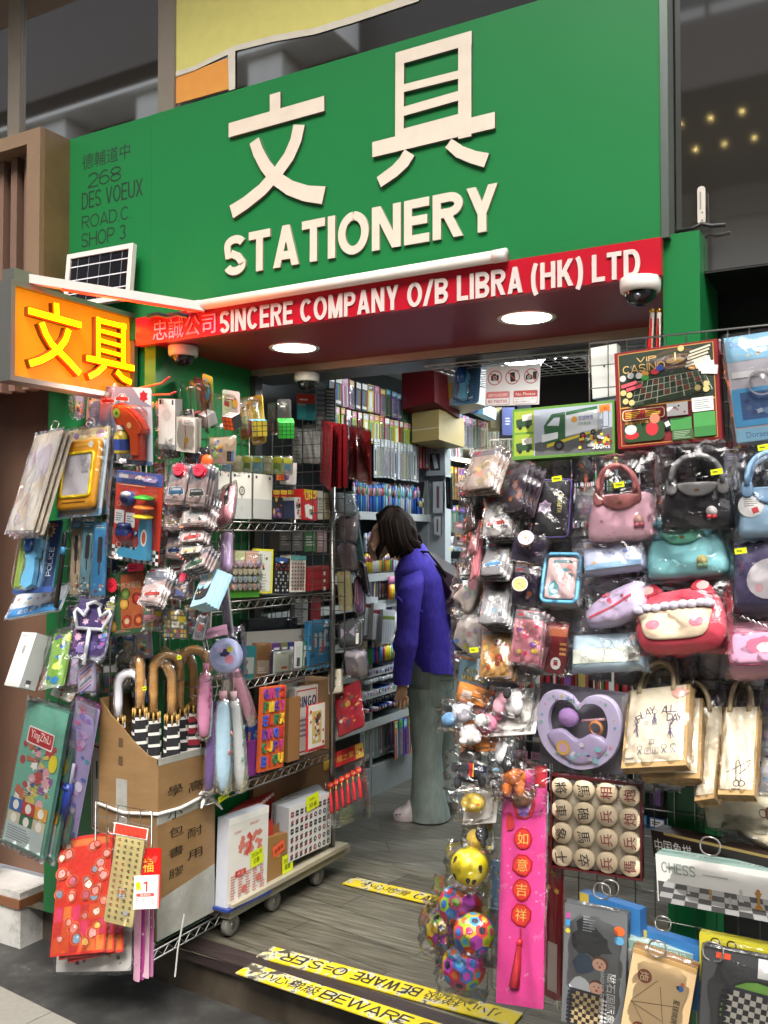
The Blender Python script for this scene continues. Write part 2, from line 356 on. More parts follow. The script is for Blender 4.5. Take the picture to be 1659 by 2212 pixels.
noisy('marble', ((.35, 'd8d6d0'), (.5, 'c6c4be'), (.56, 'a9a7a2'), (.62, 'd0cec8')), 4, .25, 0)
noisy('brown_wall', ((.3, '694f3f'), (.7, '775b4a')), 3, .4, .03)
noisy('cardboard', ((.3, '80623f'), (.55, '8c6d48'), (.75, '9c7c55')), 6, .4, .12, stretch=(1, 1, 3))
noisy('packing_tape', ((.3, '8d8c82'), (.55, 'a09f96'), (.75, 'b5b4ab')), 9, .25, .25)
noisy('green_panel', ((.3, '166c37'), (.7, '187038')), 2, .34, 0)
noisy('red_panel', ((.3, '7c0d1c'), (.7, '840e1b')), 2, .4, 0)
noisy('concrete', ((.3, 'cccdca'), (.6, 'd8d9d5'), (.75, 'e0e0dc')), 2, .8, .2)
noisy('plush_wood', ((.3, 'b07c40'), (.5, 'c08e50'), (.75, 'cfa268')), 10, .3, .05, stretch=(1,1,5))
noisy('bronze', ((.3, '5d4930'), (.6, '6e5738')), 6, .35, .1)
for nm, stops, r_ in (('dark_glass', ((.3, '2c261f'), (.7, '332c25')), .03), ('grey_glass', ((.3, '3a3733'), (.7, '423f3a')), .04)):
    noisy(nm, stops, 1.5, r_, 0, spec=1)[3].inputs['IOR'].default_value = 3.4
def tape_mat():
    m, n, l, b = nodes('hazard_tape')
    w = tex(n, l, 'ShaderNodeTexNoise', 16, detail=8); w.inputs['Roughness'].default_value = .7
    tc = n.new('ShaderNodeTexCoord'); sx = n.new('ShaderNodeSeparateXYZ'); l.new(tc.outputs['Object'], sx.inputs[0])
    mr = n.new('ShaderNodeMapRange'); mr.inputs[1].default_value = -.62; mr.inputs[2].default_value = -.1; mr.inputs[3].default_value = .17; mr.inputs[4].default_value = .02; l.new(sx.outputs[0], mr.inputs[0])
    ad = n.new('ShaderNodeMath'); l.new(w.outputs[0], ad.inputs[0]); l.new(mr.outputs[0], ad.inputs[1])
    r = ramp(n, l, ad.outputs[0], (.0, 'c9b31c'), (.575, 'c9b31c'), (.59, 'b9b4a0'), (.625, 'b9b4a0'), (.65, '4e493c'), (.8, '3d392f'))
    l.new(r.outputs[0], b.inputs['Base Color']); b.inputs['Roughness'].default_value = .4; MATS['hazard_tape'] = m
tape_mat()
# ---------------------------------------------------------------- ground, step, shop shell
YF = 2.45
g = MB(); g.poly([(-60,-40,-.15),(60,-40,-.15),(60,30,-.15),(-60,30,-.15)], 'asphalt'); struct(g.build('street_ground'))
g = MB()
pv = [onZ(0,2130,-.146), onZ(150,2204,-.146)]
dv = (pv[1]-pv[0]).normalized(); nv = Vector((dv.y, -dv.x, 0))
for i in range(-10, 16):
    for j in range(0, 14):
        a = pv[0]+dv*(i*.30)+nv*(j*.30)
        q = [a, a+dv*.296, a+dv*.296+nv*.296, a+nv*.296]
        g.prism([(p.x, p.y) for p in (q if dv.cross(nv).z > 0 else q[::-1])], -.1495, -.146, random.Random(i*9+j).choice(['7d7a73/c','878379/c','757169/c']))
q = [pv[0]-dv*30+nv*4.2, pv[0]+dv*30+nv*4.2, pv[0]+dv*30+nv*12, pv[0]-dv*30+nv*12]
g.poly([(p.x,p.y,-.1465) for p in q[::-1]],'8a867d/c')
struct(g.build('pavement'))
fl = MB(); fl.poly([(-3.3,2.47,0),(.9,2.47,0),(.9,3.55,0),(-3.3,3.55,0)], 'planks_cross'); struct(fl.build('floor_front'))
fl = MB(); fl.poly([(-3.3,3.55,0),(.9,3.55,0),(.9,8,0),(-3.3,8,0)], 'planks_deep'); struct(fl.build('floor_inner'))
n0 = onZ(54,1938,0); n1 = onZ(900,2212,0); sd = (n1-n0).normalized(); sn = Vector((-sd.y, sd.x, 0))
def along(t, off): return n0+sd*t+sn*off
st = MB()
a, b_ = along(-.02,0), along(2.9,0)
def sl(p0, p1, o0, o1, z0, z1, k):
    q = [p0+sn*o0, p1+sn*o0, p1+sn*o1, p0+sn*o1]; st.prism([(v.x, v.y) for v in q], z0, z1, k)
sl(a, b_, 0, .09, -.035, .004, 'nosing'); sl(a, b_, .022, .14, -.15, -.036, 'planks_riser')
struct(st.build('step'))
# shell of the shop
w = MB()
w.box((-3.0,3.02,0),(-2.95,7.0,2.6),'3c4643'); struct(w.build('wall_left'))
w = MB(); w.box((-3.0,7.0,0),(.9,7.05,2.6),'5c6462'); struct(w.build('wall_back'))
w = MB(); w.box((-.58,2.96,0),(-.53,7.0,2.6),'9aa09b'); struct(w.build('wall_right'))
w = MB(); w.box((-3.0,3.2,2.45),(.9,7.0,2.5),'c9cfca'); struct(w.build('ceiling'))
# ---------------------------------------------------------------- shop front: sign, fascia, soffit, posts
fr = thing('shop_entrance', 'green shop front shell with red soffit over the stationery shop entrance', 'shop front')
mb = MB(); mb.box((-2.34,2.44,0),(-2.29,3.0,2.07),'green_panel'); mb.box((-2.86,2.47,-.0),(-2.34,2.52,2.12),'green_panel'); mb.build('side_wall', fr)
mb = MB(); mb.box((-.552,2.452,-.15),(-.46,3.0,2.184),'green_panel'); mb.build('post', fr)
mb = MB(); mb.box((-2.34,2.42,2.07),(-.553,2.985,2.09),'red_panel'); mb.build('soffit', fr)
mb = MB(); mb.box((-2.34,2.986,2.044),(-.56,3.0,2.075),'a5978a/s'); mb.box((-2.34,3.0,2.04),(-.56,3.19,2.3),'4a4d50/s'); mb.build('shutter_housing', fr)
mb = MB(); mb.box((-2.29,2.975,0),(-2.262,3.02,2.044),'6b6a66/sm'); mb.build('shutter_rail', fr)
def ytext(mb, s, x0, x1, ytl, ybl, ytr, ybr, Y, k, bold, depth):
    """letters on the plane Y between two pixel columns; heights at the left and right end"""
    p = onY(x0, ybl, Y); q = onY(x0, ytl, Y); r = onY(x1, ybr, Y); r2 = onY(x1, ytr, Y)
    z0 = (p.z+r.z)/2; z1 = (q.z+r2.z)/2
    mb.T = Matrix(((1,0,0,0),(0,0,-1,Y),(0,1,0,0),(0,0,0,1)))
    if all(q in GW for q in s): caps(mb, s, p.x, z0, r.x, z1, k, .0 if depth else .0012, bold, depth, 0, '8d8474')
    else: mb.text(s, p.x, z0, r.x, z1, k, z=depth/2 if depth else .0012, depth=depth)
    mb.T = None
YS = 2.43
sg = thing('shop_sign', 'large green sign board with raised white characters above STATIONERY lettering', 'sign')
mb = MB(); mb.box((-2.305,YS,2.1),(-.5516,YS+.05,2.886),'green_panel'); mb.box((-2.72,YS+.002,2.10),(-2.3075,YS+.05,2.886),'green_panel'); mb.build('board', sg)
mb = MB(); mb.box((-.5500,YS-.004,2.17),(-.5300,YS+.06,3.6),'8f9a92/sm'); mb.build('edge_trim', sg)
CR = 'cbbfae'
mb = MB(); ytext(mb, 'STATIONERY', 487, 1078, 508, 597, 404, 500, YS, CR, .2, .008); mb.build('lettering', sg)
def strokes(lst, Y, k, depth, name, parent, plane='Y'):
    mb = MB(); mb.T = Matrix(((1,0,0,0),(0,0,-1,Y),(0,1,0,0),(0,0,0,1)))
    zz = depth
    for pts, wpx in lst:
        P = [onY(x, y, Y) for x, y in pts]; d = ray(*pts[0]); s = (Y/d.y)/FPX/abs(ray(*pts[0]).normalized().y)**0 * 1.0
        ws = [q*s for q in (wpx if isinstance(wpx, (list, tuple)) else [wpx]*len(pts))]
        zz += .00006
        mb.stroke([(p.x, p.z) for p in P], ws, k, z=zz, depth=zz)
    return mb.build(name, parent)
K2 = (CR, '5d5a50')
strokes([([(598,204),(598,262)], 28), ([(498,284),(704,226)], 31), ([(553,306),(561,330),(577,360),(598,386),(630,408),(665,420),(703,424)], [26,27,28,29,31,33,36]),
         ([(650,272),(643,305),(628,340),(603,375),(570,412),(535,440),(504,460)], [30,30,30,30,30,30,32])], YS, K2, .010, 'character', sg)
strokes([([(867,118),(866,322)], 21), ([(1007,80),(1007,300)], 31), ([(858,131),(1022,84)], 28), ([(866,196),(1010,160)], 17), ([(866,232),(1010,196)], 21) if 0 else ([(866,246),(1010,205)], 20), ([(866,292),(1010,254)], 18),
         ([(808,326),(1072,262)], 33), ([(888,332),(876,352),(856,372),(822,396)], [30,30,28,26]), ([(972,312),(995,330),(1025,342),(1054,349)], [22,26,27,30])], YS, K2, .010, 'character', sg)
mb = MB()
for s, x0, x1, a1, b1, a2, b2 in (('德輔道中',178,281,332,366,311,344), ('268',190,262,373,405,360,392), ('DES VOEUX',177,309,413,450,390,426), ('ROAD.C.',177,286,462,490,449,478), ('SHOP 3',176,272,501,534,489,518)):
    ytext(mb, s, x0, x1, a1, b1, a2, b2, YS+.0028, '1d2a20', .10, 0)
mb.build('address_lettering', sg)
fa = thing('fascia_sign', 'red fascia strip with white company name lettering along the soffit edge', 'sign')
mb = MB(); mb.box((-2.345,2.40,2.068),(-.545,2.425,2.165),'aa0c22/s'); mb.build('strip', fa)
mb = MB(); ytext(mb, 'SINCERE COMPANY O/B LIBRA (HK) LTD', 476, 1384, 674, 722, 536, 596, 2.40, 'c8b8b2', .17, .003); ytext(mb, '忠誠公司', 331, 466, 694, 735, 674, 722, 2.40, 'e8889a', .012, .003); mb.build('lettering', fa)
# glass above, mullions, posters, neighbours
gl = thing('upper_window', 'tall dark glass pane with concrete reflections left of the poster', 'window')
mb = MB(); mb.box((-4.6,2.50,2.1),(-2.335,2.53,5.4),'dark_glass'); mb.build('pane', gl); mb = MB(); mb.box((-2.33,2.485,2.86),(-2.255,2.53,5.4),'7d7468/s'); mb.box((-3.13,2.485,2.6),(-3.06,2.53,5.4),'7d7468/s'); mb.build('mullion', gl)
gl = thing('upper_window', 'dark glass pane behind a large yellow and orange poster above the sign', 'window')
mb = MB(); mb.box((-2.25,2.50,2.1),(-.53,2.53,5.4),'dark_glass'); mb.build('pane', gl)
gl = thing('upper_window', 'dark grey glass facade with small yellow lights right of the green sign', 'window')
mb = MB(); mb.box((-.529,2.505,2.09),(3.2,2.53,5.4),'grey_glass'); mb.build('pane', gl)
def ypoly(px, Y, k, mb): mb.poly([onY(x, y, Y) for x, y in px], k)
po = MB()
ypoly([(342,224),(342,176),(420,152),(500,122),(502,190),(345,234)][::1], 2.498, 'dc964c/g', po)
ypoly([(342,0-140),(342,175),(420,150),(508,108),(590,88),(680,72),(760,48),(905,0),(905,-160)], 2.497, 'd0c878/g', po)
ypoly([(342,178),(420,152),(508,110),(590,90),(680,74),(760,50),(905,2),(905,-16),(760,34),(680,60),(590,76),(508,98),(420,142),(342,166)], 2.4955, 'd0c8b8/g', po)
ypoly([(492,112),(508,106),(508,192),(494,196)], 2.4945, 'd0c8b8/g', po)
tag(po.build('window_poster'), 'large yellow and orange poster with white border behind the upper glass', 'poster')
bd = thing('brown_wall', 'plain brown wall panel of the neighbouring shop with edge coloured as red lit', 'wall')
mb = MB(); mb.box((-6,2.58,.08),(-2.93,2.63,2.6),'brown_wall'); mb.build('panel', bd); mb = MB(); mb.box((-2.93,2.56,.08),(-2.885,2.62,2.6),'7a1016/s'); mb.build('red_lit_edge', bd)  # red light on the wall's edge put into the strip's colour
mb = MB(); p = onY(4, 1000, 2.4); mb.box((-3.6,2.30,.1),(-3.13,2.34,2.05),'b5141c/s'); mb.build('red_panel', bd)
sc = thing('slat_screen', 'bronze framed screen of upright brown slats left of the green sign', 'screen')
mb = MB(); mb.box((-5,2.30,2.835),(-2.72,2.45,2.885),'7d6650/s'); mb.box((-2.79,2.30,2.0),(-2.72,2.45,2.835),'7d6650/s'); mb.build('frame', sc)
mb = MB(); mb.box((-2.7195,2.315,2.0),(-2.714,2.46,2.884),'bronze'); mb.build('side_panel', sc)
mb = MB(); mb.box((-5,2.42,2.0),(-2.79,2.44,2.83),'3a1c18'); mb.build('backing', sc)
for i in range(9):
    mb = MB(); x = -2.84-i*.075; mb.box((x-.034,2.36,1.95),(x,2.41,2.832),'745a4c/s'); mb.build('slat', sc)
pb = thing('marble_plinth', 'white marble plinth with brown strip at the foot of the brown wall', 'plinth')
mb = MB(); mb.box((-5,2.44,-.15),(-2.95,2.9,.0),'marble'); mb.build('base', pb); mb = MB(); mb.box((-5,2.43,.0),(-2.945,2.9,.035),'7d5236/s'); mb.build('strip', pb); mb = MB(); mb.box((-5,2.435,.035),(-2.948,2.9,.06),'marble'); mb.build('slab', pb)
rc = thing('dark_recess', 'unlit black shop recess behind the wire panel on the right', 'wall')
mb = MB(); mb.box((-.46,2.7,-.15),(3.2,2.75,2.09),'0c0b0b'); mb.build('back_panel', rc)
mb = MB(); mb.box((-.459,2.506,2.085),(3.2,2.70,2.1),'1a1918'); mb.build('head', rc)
# street opposite (seen as reflections in the upper glass)
ob = thing('opposite_building', 'grey concrete building with deep window grid reflected in the upper glass', 'building')
mb = MB(); mb.box((-40,-10.6,-.15),(14,-10,9.8),'2b2a29'); mb.box((-40,-10.59,9.8),(14,-10,12.6),'2b2a29'); mb.build('window_wall', ob)
mb = MB()
for i in range(11): x = -40+i*2.9; mb.box((x,-10,4.6),(x+.8,-9.2,12.6),'concrete')
for j in range(3): z = 4.6+j*3.0; mb.box((-40,-9.99,z),(-9,-9.0,z+1.0),'concrete')
mb.build('concrete_grid', ob)
mb = MB()
for i in range(11):
    for j in range(3): mb.box((-8.98+i*2.1,-9.99,4.6+j*1.7),(-8.92+(i+1)*2.1,-9.9,4.56+(j+1)*1.7),'8d8b86/s')
mb.build('metal_cladding', ob)
mb = MB(); mb.box((-8.9,-9.88,6.75),(14,-6.4,7.6),'2a211b'); mb.build('canopy', ob)
for i in range(7):
    for j in range(2):
        mb = MB(); mb.disc(-3.3+i*.38+j*.02, -7.3-j*.9, .013, 'ffe08a/e9', z=6.746, n=10); o = mb.build('downlight', ob)
oc = tag(MB().box((-34,-5.4,8.3),(-5,-5,11),'3a322b').build('added_baffle'), 'added dark gantry across the street, reflected as a dark band in the glass', 'baffle')  # unseen dark slab added to put a dark band in the glass
tag(MB().box((-6,1.6,4.2),(3,2.48,4.35),'8c7a6a').build('added_shade_canopy'), 'plain canopy added above the sign, out of view, to shade it', 'canopy')  # unseen slab added to keep skylight off the sign
# ---------------------------------------------------------------- lamps
def lamp(parent, loc, energy, size, col=(1,1,1), rot=(0,0,0), shape='DISK', spread=170):
    d = bpy.data.lights.new('lamp_light', 'AREA'); d.shape = shape; d.size = size; d.energy = energy; d.color = col; d.spread = R(spread)
    if shape == 'RECTANGLE': d.size_y = .08
    o = bpy.data.objects.new('lamp_light', d); COL.objects.link(o); o.parent = parent; o.location = loc; o.rotation_euler = rot
    return o
for (x, y), lb in (((636,751), 'left round downlight glowing in the red soffit, near the dome camera'), ((1138,686), 'right round downlight glowing in the red soffit, below the LTD lettering')):
    p = onZ(x, y, 2.069); t = thing('downlight', lb, 'downlight', Matrix.Translation(p), 'round soffit downlights')
    mb = MB(); mb.lathe([(.072,.0),(.088,-.004),(.09,-.001)], 'd8d4cc/s', 32); mb.build('trim_ring', t)
    mb = MB(); mb.disc(0,0,.073,'fff8ea/e4', z=-.003, n=32); o = mb.build('diffuser', t)
    lamp(t, (0,0,-.012), 1.6, .13, (1,.95,.86))
for x, y, z, sx, sy, lb, en in ((-1.9,5.5,2.44,.35,.9,'bright rectangular ceiling light inside the shop near the maroon box',6), (-1.5,4.3,2.44,.5,1.0,'ceiling light panel inside the shop above the aisle',2.8), (-1.2,6.2,2.44,.5,.9,'ceiling light panel at the back of the shop',5)):
    t = thing('ceiling_light', lb, 'ceiling light', Matrix.Translation((x,y,z)))
    mb = MB(); mb.box((-sx/2-.02,-sy/2-.02,0),(sx/2+.02,sy/2+.02,.015),'dfe3e2'); mb.build('frame', t)
    mb = MB(); mb.box((-sx/2,-sy/2,-.012),(sx/2,sy/2,-.001),'f4fbff/e3'); mb.build('diffuser', t)
    lamp(t, (0,0,-.03), en, .5, (.9,.97,1))
# ---------------------------------------------------------------- fixtures of the shop front
def dome(p, s, label):
    t = thing('security_camera', label, 'security camera', Matrix.Translation(p) @ L(rz=20))
    mb = MB(); mb.lathe([(0,0),(.050*s,0),(.052*s,-.006*s),(.052*s,-.020*s),(.050*s,-.034*s),(.044*s,-.037*s),(.040*s,-.036*s)], 'd9d5cd/s', 28); mb.rect(.0,0,.001,.001,'d9d5cd'); mb.build('housing', t)
    mb = MB(); mb.lathe([(.040*s*math.cos(R(a)), -.037*s-.036*s*math.sin(R(a))) for a in range(0, 91, 15)], '17171a/g', 24); d = mb.build('glass_dome', t)
    mb = MB(); mb.ball((-.010*s,-.031*s,-.052*s), .010*s, '6a6d74/m', 10); mb.build('lens', d)
dome(onZ(396,748,2.069), 1, 'white dome camera under the left end of the red fascia, reddened by neon')
dome(onZ(1383,602,2.069), 1, 'white dome camera under the right end of the red fascia beside the flags')
dome(onZ(663,806,2.039), .95, 'white dome camera inside the entrance under the grey shutter housing')
t = thing('tube_light', 'long white tube light lying along the top of the red fascia strip', 'light')
a, b = onY(408,664,2.385), onY(1095,550,2.385)
mb = MB(); mb.tube([a, b], .017, 'e4dcd2/s', 14); mb.build('tube', t)
mb = MB(); u = (b-a).normalized(); mb.tube([a, a+u*.05], .0185, 'd8cfc4/s', 14); mb.tube([b-u*.04, b], .0185, 'd8d4cc/s', 14); mb.build('end_cap', t)
M, w, h = quad((140,548),(283,522),(140,668), 2.36, 0)
t = thing('solar_panel', 'small white framed solar panel leaning on the green board under SHOP 3', 'solar panel', M @ L(rx=-6))
mb = MB(); q = .018
for x0, y0, x1, y1 in ((-w/2,h/2-q,w/2,h/2),(-w/2,-h/2,w/2,-h/2+q),(-w/2,-h/2+q,-w/2+q,h/2-q),(w/2-q,-h/2+q,w/2,h/2-q)): mb.box((x0,y0,-.02),(x1,y1,0),'cfc8c0/s')
mb.build('frame', t)
mb = MB(); mb.box((-w/2+q,-h/2+q,-.016),(w/2-q,h/2-q,-.006),'16161a/g')
for i in range(1, 4): mb.box((-w/2+q,-h/2+i*h/4-.002,-.006),(w/2-q,-h/2+i*h/4+.002,-.0045),'c8c8cc')
for i in range(1, 6): mb.box((-w/2+i*w/6-.0006,-h/2+q,-.006),(-w/2+i*w/6+.0006,h/2-q,-.0052),'8a8a90')
mb.build('cells', t)
# neon box sign
XN = -2.40
M, w, h = quadX((26,617),(284,688),(26,812), XN)
t = thing('neon_sign', 'glowing orange box sign with yellow neon characters projecting from the shop front', 'sign', M)
mb = MB(); mb.box((-w/2,-h/2,-.045),(w/2,h/2,-.006),'d8820a/e.22'); mb.build('panel', t)
mb = MB(); q = .016
for x0, y0, x1, y1 in ((-w/2-q,h/2,w/2+q,h/2+q),(-w/2-q,-h/2-q,w/2+q,-h/2),(-w/2-q,-h/2,-w/2,h/2),(w/2,-h/2,w/2+q,h/2)): mb.box((x0,y0,-.06),(x1,y1,.014),'a8a49c/sm')
mb.build('frame', t)
MI = M.inverted()
def nz(zx, zy): p = MI @ onX(zx*.3333, 518+zy*.3333, XN); return (p.x, p.y)
S = ( [([(345,415),(348,505)], 44), ([(165,462),(505,556)], 44), ([(250,540),(275,610),(315,680),(370,735),(430,795),(497,868)], 46), ([(425,585),(405,650),(365,705),(305,752),(240,785),(172,805)], 46)],
      [([(618,505),(618,775)], 36), ([(780,545),(780,805)], 36), ([(604,522),(798,568)], 36), ([(632,592),(768,628)], 26), ([(632,655),(768,692)], 26), ([(632,716),(768,752)], 26), ([(540,768),(848,836)], 42), ([(660,815),(610,862),(555,890)], 40), ([(735,855),(775,900),(828,928)], 40)])
kk = .3333*2.95/FPX
for ch in S:
    mb = MB(); z = .012
    for pts, wd in ch:
        P = [nz(*p) for p in pts]; z += .0003
        mb.stroke(P, wd*kk*1.3, ('ff1a00/e1.6', '8a4a10'), z=z, depth=z+.006)
    z = .0145
    for pts, wd in ch:
        P = [nz(*p) for p in pts]; z += .0003; mb.stroke(P, wd*kk*.92, 'ffc400/e2.2', z=z)
    mb.build('character', t)
lamp(t, (0,0,.10), .8, .25, (1,.10,.04), (R(180),0,0)); lamp(t, (0,-.22,.05), .35, .12, (1,.12,.05), (R(60),0,0))
t = thing('bracket_arm', 'thin pale light strip arm running from the neon sign to the red fascia', 'bracket')
a, b = onX(62,603,-2.395), onY(442,664,2.39)
u = (b-a); v = Vector((0,0,1)); MM = frame(u, v, (a+b)/2); ln = u.length
mb = MB(); mb.T = MM; mb.box((-ln/2,-.014,-.012),(ln/2,.014,.012),'c9c2ba/s'); mb.build('bar', t)
mb = MB(); mb.T = MM; mb.box((-ln/2+.1,-.018,-.011),(ln/2-.02,-.0145,.011),'ff2010/e1.2'); mb.build('red_lit_underside', t)  # red light on the arm's underside, painted as an emitting strip
mb = MB(); p = onX(38,597,-2.405); mb.box((p.x-.03,p.y-.03,p.z-.022),(p.x+.02,p.y+.045,p.z+.018),'a9a59d/sm'); mb.build('clamp', t)
mb = MB(); a = onX(286,690,-2.41); mb.box((a.x-.02,a.y-.02,a.z-.014),(a.x+.02,a.y+.11,a.z+.012),'7c7268/sm'); mb.build('wall_mount', t)
mb = MB()
for i in range(5):
    p = [onY(318+k*22, 684-4*i%7-(k%2)*5+i, 2.39-.004*i) for k in range(5)]; mb.tube(p, .004, '1b1a19/s', 5)
tag(mb.build('cable_bundle'), 'bundle of black cables lying at the left end of the red fascia', 'cable')
t = thing('wall_bracket', 'pale slotted metal bracket on the dark glass above the green post', 'bracket')
a, b = onY(1515,402,2.48), onY(1515,484,2.48)
mb = MB(); w_ = .017; mb.T = frame(Vector((1,0,0)), Vector((0,0,1)), (a+b)/2); hh = (a.z-b.z)
mb.prism(mb.rrect(w_*1.15, hh, .009), -.004, 0, 'c6bfb2/s'); mb.rect(-.002,.012,.004,hh*.45,'8a857b',.001); mb.disc(.002,-.02,.002,'2c2a28',.001); mb.disc(.002,-.04,.002,'2c2a28',.001); mb.build('plate', t)
mb = MB(); mb.tube([onY(1462,500,2.455),onY(1500,492,2.452),onY(1515,483,2.455),onY(1535,488,2.46),onY(1567,486,2.47)], .005, '171615', 6); mb.build('strap', t)
for i, (x, dx, lb) in enumerate(((1409,-8,'red flag rolled on a white pole with gold tip, left of the pair'),(1424,-5,'red flag rolled on a white pole with gold tip, right of the pair'))):
    t = thing('flag', lb, 'flag', None, 'small red flags behind the wire panel')
    a, b = onY(x+i*0, 675, 2.47), onY(x+dx, 830, 2.47)
    mb = MB(); mb.tube([b, a], .006, 'd8d2c6/s', 8); mb.build('pole', t)
    mb = MB(); mb.ball(a+Vector((0,0,.004)), .008, 'c9a13c/m', 8); mb.build('finial', t)
    mb = MB(); pts = []; f0 = onY(x-3, 688, 2.455); f1 = onY(x-26+i*10, 830, 2.455); f2 = onY(x+1, 830, 2.46); f3 = onY(x-1, 688, 2.46)
    for q in range(9):
        s_ = q/8; pts.append((f0.lerp(f1, s_), f3.lerp(f2, s_)))
    vs_ = []; N = 7
    for pa, pb in pts:
        for j in range(N): u_ = j/(N-1); p = pa.lerp(pb, u_); p = p+Vector((0, .012*math.sin(u_*9+i), 0)); vs_.append(p)
    mb.add(vs_, [(r_*N+j, r_*N+j+1, (r_+1)*N+j+1, (r_+1)*N+j) for r_ in range(8) for j in range(N-1)], 'c22018/c', True); mb.build('cloth', t)
# ---------------------------------------------------------------- wire grids
def grid(name, label, c0, u, v, nu, nv, du, dv_, r=.0016, k='8f8d88/sm', edge=.003):
    """wire panel: corner c0, unit vectors u, v, counts and spacings"""
    t = thing(name, label, 'wire grid'); u = u.normalized(); v = v.normalized(); n = u.cross(v)
    mb = MB()
    for i in range(1, nu): mb.tube([c0+u*(i*du), c0+u*(i*du)+v*(nv*dv_)], r, k, 5, False)
    for j in range(1, nv): mb.tube([c0+v*(j*dv_)-n*2*r, c0+v*(j*dv_)+u*(nu*du)-n*2*r], r, k, 5, False)
    mb.build('wires', t); mb = MB(); q = [c0, c0+u*(nu*du), c0+u*(nu*du)+v*(nv*dv_), c0+v*(nv*dv_)]; mb.tube(q+[q[0]], edge, k, 6, False); mb.build('rim', t)
    return t
Z_ = Vector((0,0,1)); X_ = Vector((1,0,0)); Y_ = Vector((0,1,0)); YG = 2.44
c = onY(1062,2135,YG); top = onY(1062,951,YG); nv = 22
G1 = grid('wire_grid', 'large chrome wire grid panel at the right carrying the bags and board games', c, X_, Z_, 26, nv, .05, (top.z-c.z)/nv)
c = onY(1274,905,2.425); top = onY(1274,742,2.425)
G2 = grid('wire_grid', 'upper chrome wire grid panel behind the red game box under the green post', Vector((c.x,2.425,top.z-.30)), X_, Z_, 20, 5, .05, .06)
c = onY(215,1500,2.44)
grid('wire_grid', 'wire grid panel on the green wall behind the left carded toys', Vector((-2.62,2.43,.75)), X_, Z_, 6, 18, .05, .055)
c = onY(126,1560,2.34); top = onY(126,926,2.34)
grid('wire_grid', 'wire grid panel at the far left holding the drawing boards', Vector((c.x,2.34,c.z)), X_, Z_, 5, 17, .05, (top.z-c.z)/17)
grid('wire_grid', 'wire grid on the green side wall carrying the puzzle cubes', Vector((-2.28,2.46,1.0)), Y_, Z_, 10, 15, .05, .055)
grid('wire_grid', 'dark wire grid panel inside the entrance behind the maroon folders', Vector((-2.285,3.12,.95)), X_, Z_, 7, 17, .05, .055, k='6d6c69/sm')
a = onX(405,1765,-2.135)
grid('wire_grid', 'small low wire grid in front of the carton holding sticker sheets', onY(205,1960,2.265), X_, Z_, 5, 7, .05, .05, k='a3a29c/sm')
# hazard tape with writing on the floor
def tape(tl, tr, bl, text, label, flip=False, x0=.05, x1=.98, segs=None):
    a, b, c = onZ(*tl, .008), onZ(*tr, .008), onZ(*bl, .008); u = (b-a); ln = u.length; v = a-c; v -= u.normalized()*v.dot(u.normalized()); hw = v.length
    M = frame(u, v, (b+c)/2 if False else a+u/2-v/2)
    t = thing('floor_tape', label, 'floor tape', M, 'yellow warning tapes stuck on the wooden floor')
    mb = MB(); mb.box((-ln/2,-hw/2,-.0035),(ln/2,hw/2,.0005),'hazard_tape'); mb.build('tape', t)
    def fr_(px): 
        if px < 3: return px
        f = (px-tl[0])/(tr[0]-tl[0]); q = onZ(px, (tl[1]+bl[1])/2+(tr[1]-tl[1])*f, .008); return (q-a).dot(u)/ln/ln if 0 else (q-a).dot(u.normalized())/ln
    for s_, p0, p1 in segs: 
        p0, p1 = fr_(p0), fr_(p1)
        mb = MB()
        if flip: mb.text(s_, (p0-.5)*ln, -hw*.32, (p1-.5)*ln, hw*.32, '23211c', .0012, rot=math.pi)
        else: mb.text(s_, (p0-.5)*ln, -hw*.32, (p1-.5)*ln, hw*.32, '23211c', .0012)
        mb.build('lettering', t)
tape((545,2080),(1160,2278),(514,2103), '', 'worn yellow floor tape reading BEWARE OF STEP nearest the dark step edge', segs=(('小心梯級',568,695),('BEWARE OF STEP',702,1125)))
tape((588,2044),(1130,2188),(562,2068), '', 'very worn yellow floor tape with its words upside down, second from the step edge', True, segs=(('小心梯級',921,1085),('BEWARE',768,912),('O=',705,752),('S.ER',615,698)))
tape((765,1894),(1140,1980),(738,1908), '', 'worn yellow floor tape reading CAU, farthest in on the shop floor', segs=(('小心地滑',786,888),('CAUTION',900,1010)))
# ---------------------------------------------------------------- chrome rack, dolly
XR = -2.10
def rx(x, y): return onX(x, y, XR)
SH = [rx(600,1130).z, rx(610,1290).z, rx(625,1450).z, rx(625,1655).z]
Y0R, Y1R, XB = 2.50, 3.29, -2.30
rk = thing('wire_rack', 'chrome wire shelf rack at the left of the entrance full of boxed games', 'rack')
CH = '7f7d78/sm'
for x, y in ((XR,Y1R),(XB,Y1R),(XB,Y0R)):
    mb = MB(); mb.tube([(x,y,.12),(x,y,SH[0]+.02 if x == XR and y == Y0R else 1.72)], .0125, CH, 12); mb.build('post', rk)
for z in SH:
    mb = MB()
    for off in (0, -.03):
        mb.tube([(XR,Y0R,z+off),(XR,Y1R,z+off),(XB,Y1R,z+off),(XB,Y0R,z+off),(XR,Y0R,z+off)], .0032, CH, 6)
    pts = [];  n = 30
    for i in range(n+1): pts.append((XR, Y0R+(Y1R-Y0R)*i/n, z-(.002 if i%2 else .028)))
    mb.tube(pts, .0018, CH, 5)
    for i in range(1, 30): y = Y0R+(Y1R-Y0R)*i/30; mb.tube([(XR,y,z),(XB,y,z)], .0016, CH, 4, False)
    mb.build('shelf', rk)
mb = MB()
for i in range(9): x = XB-.006; y = Y0R+.08+i*.085; mb.tube([(x,y,.3),(x,y,1.72)], .0016, '5c5b58/sm', 4, False)
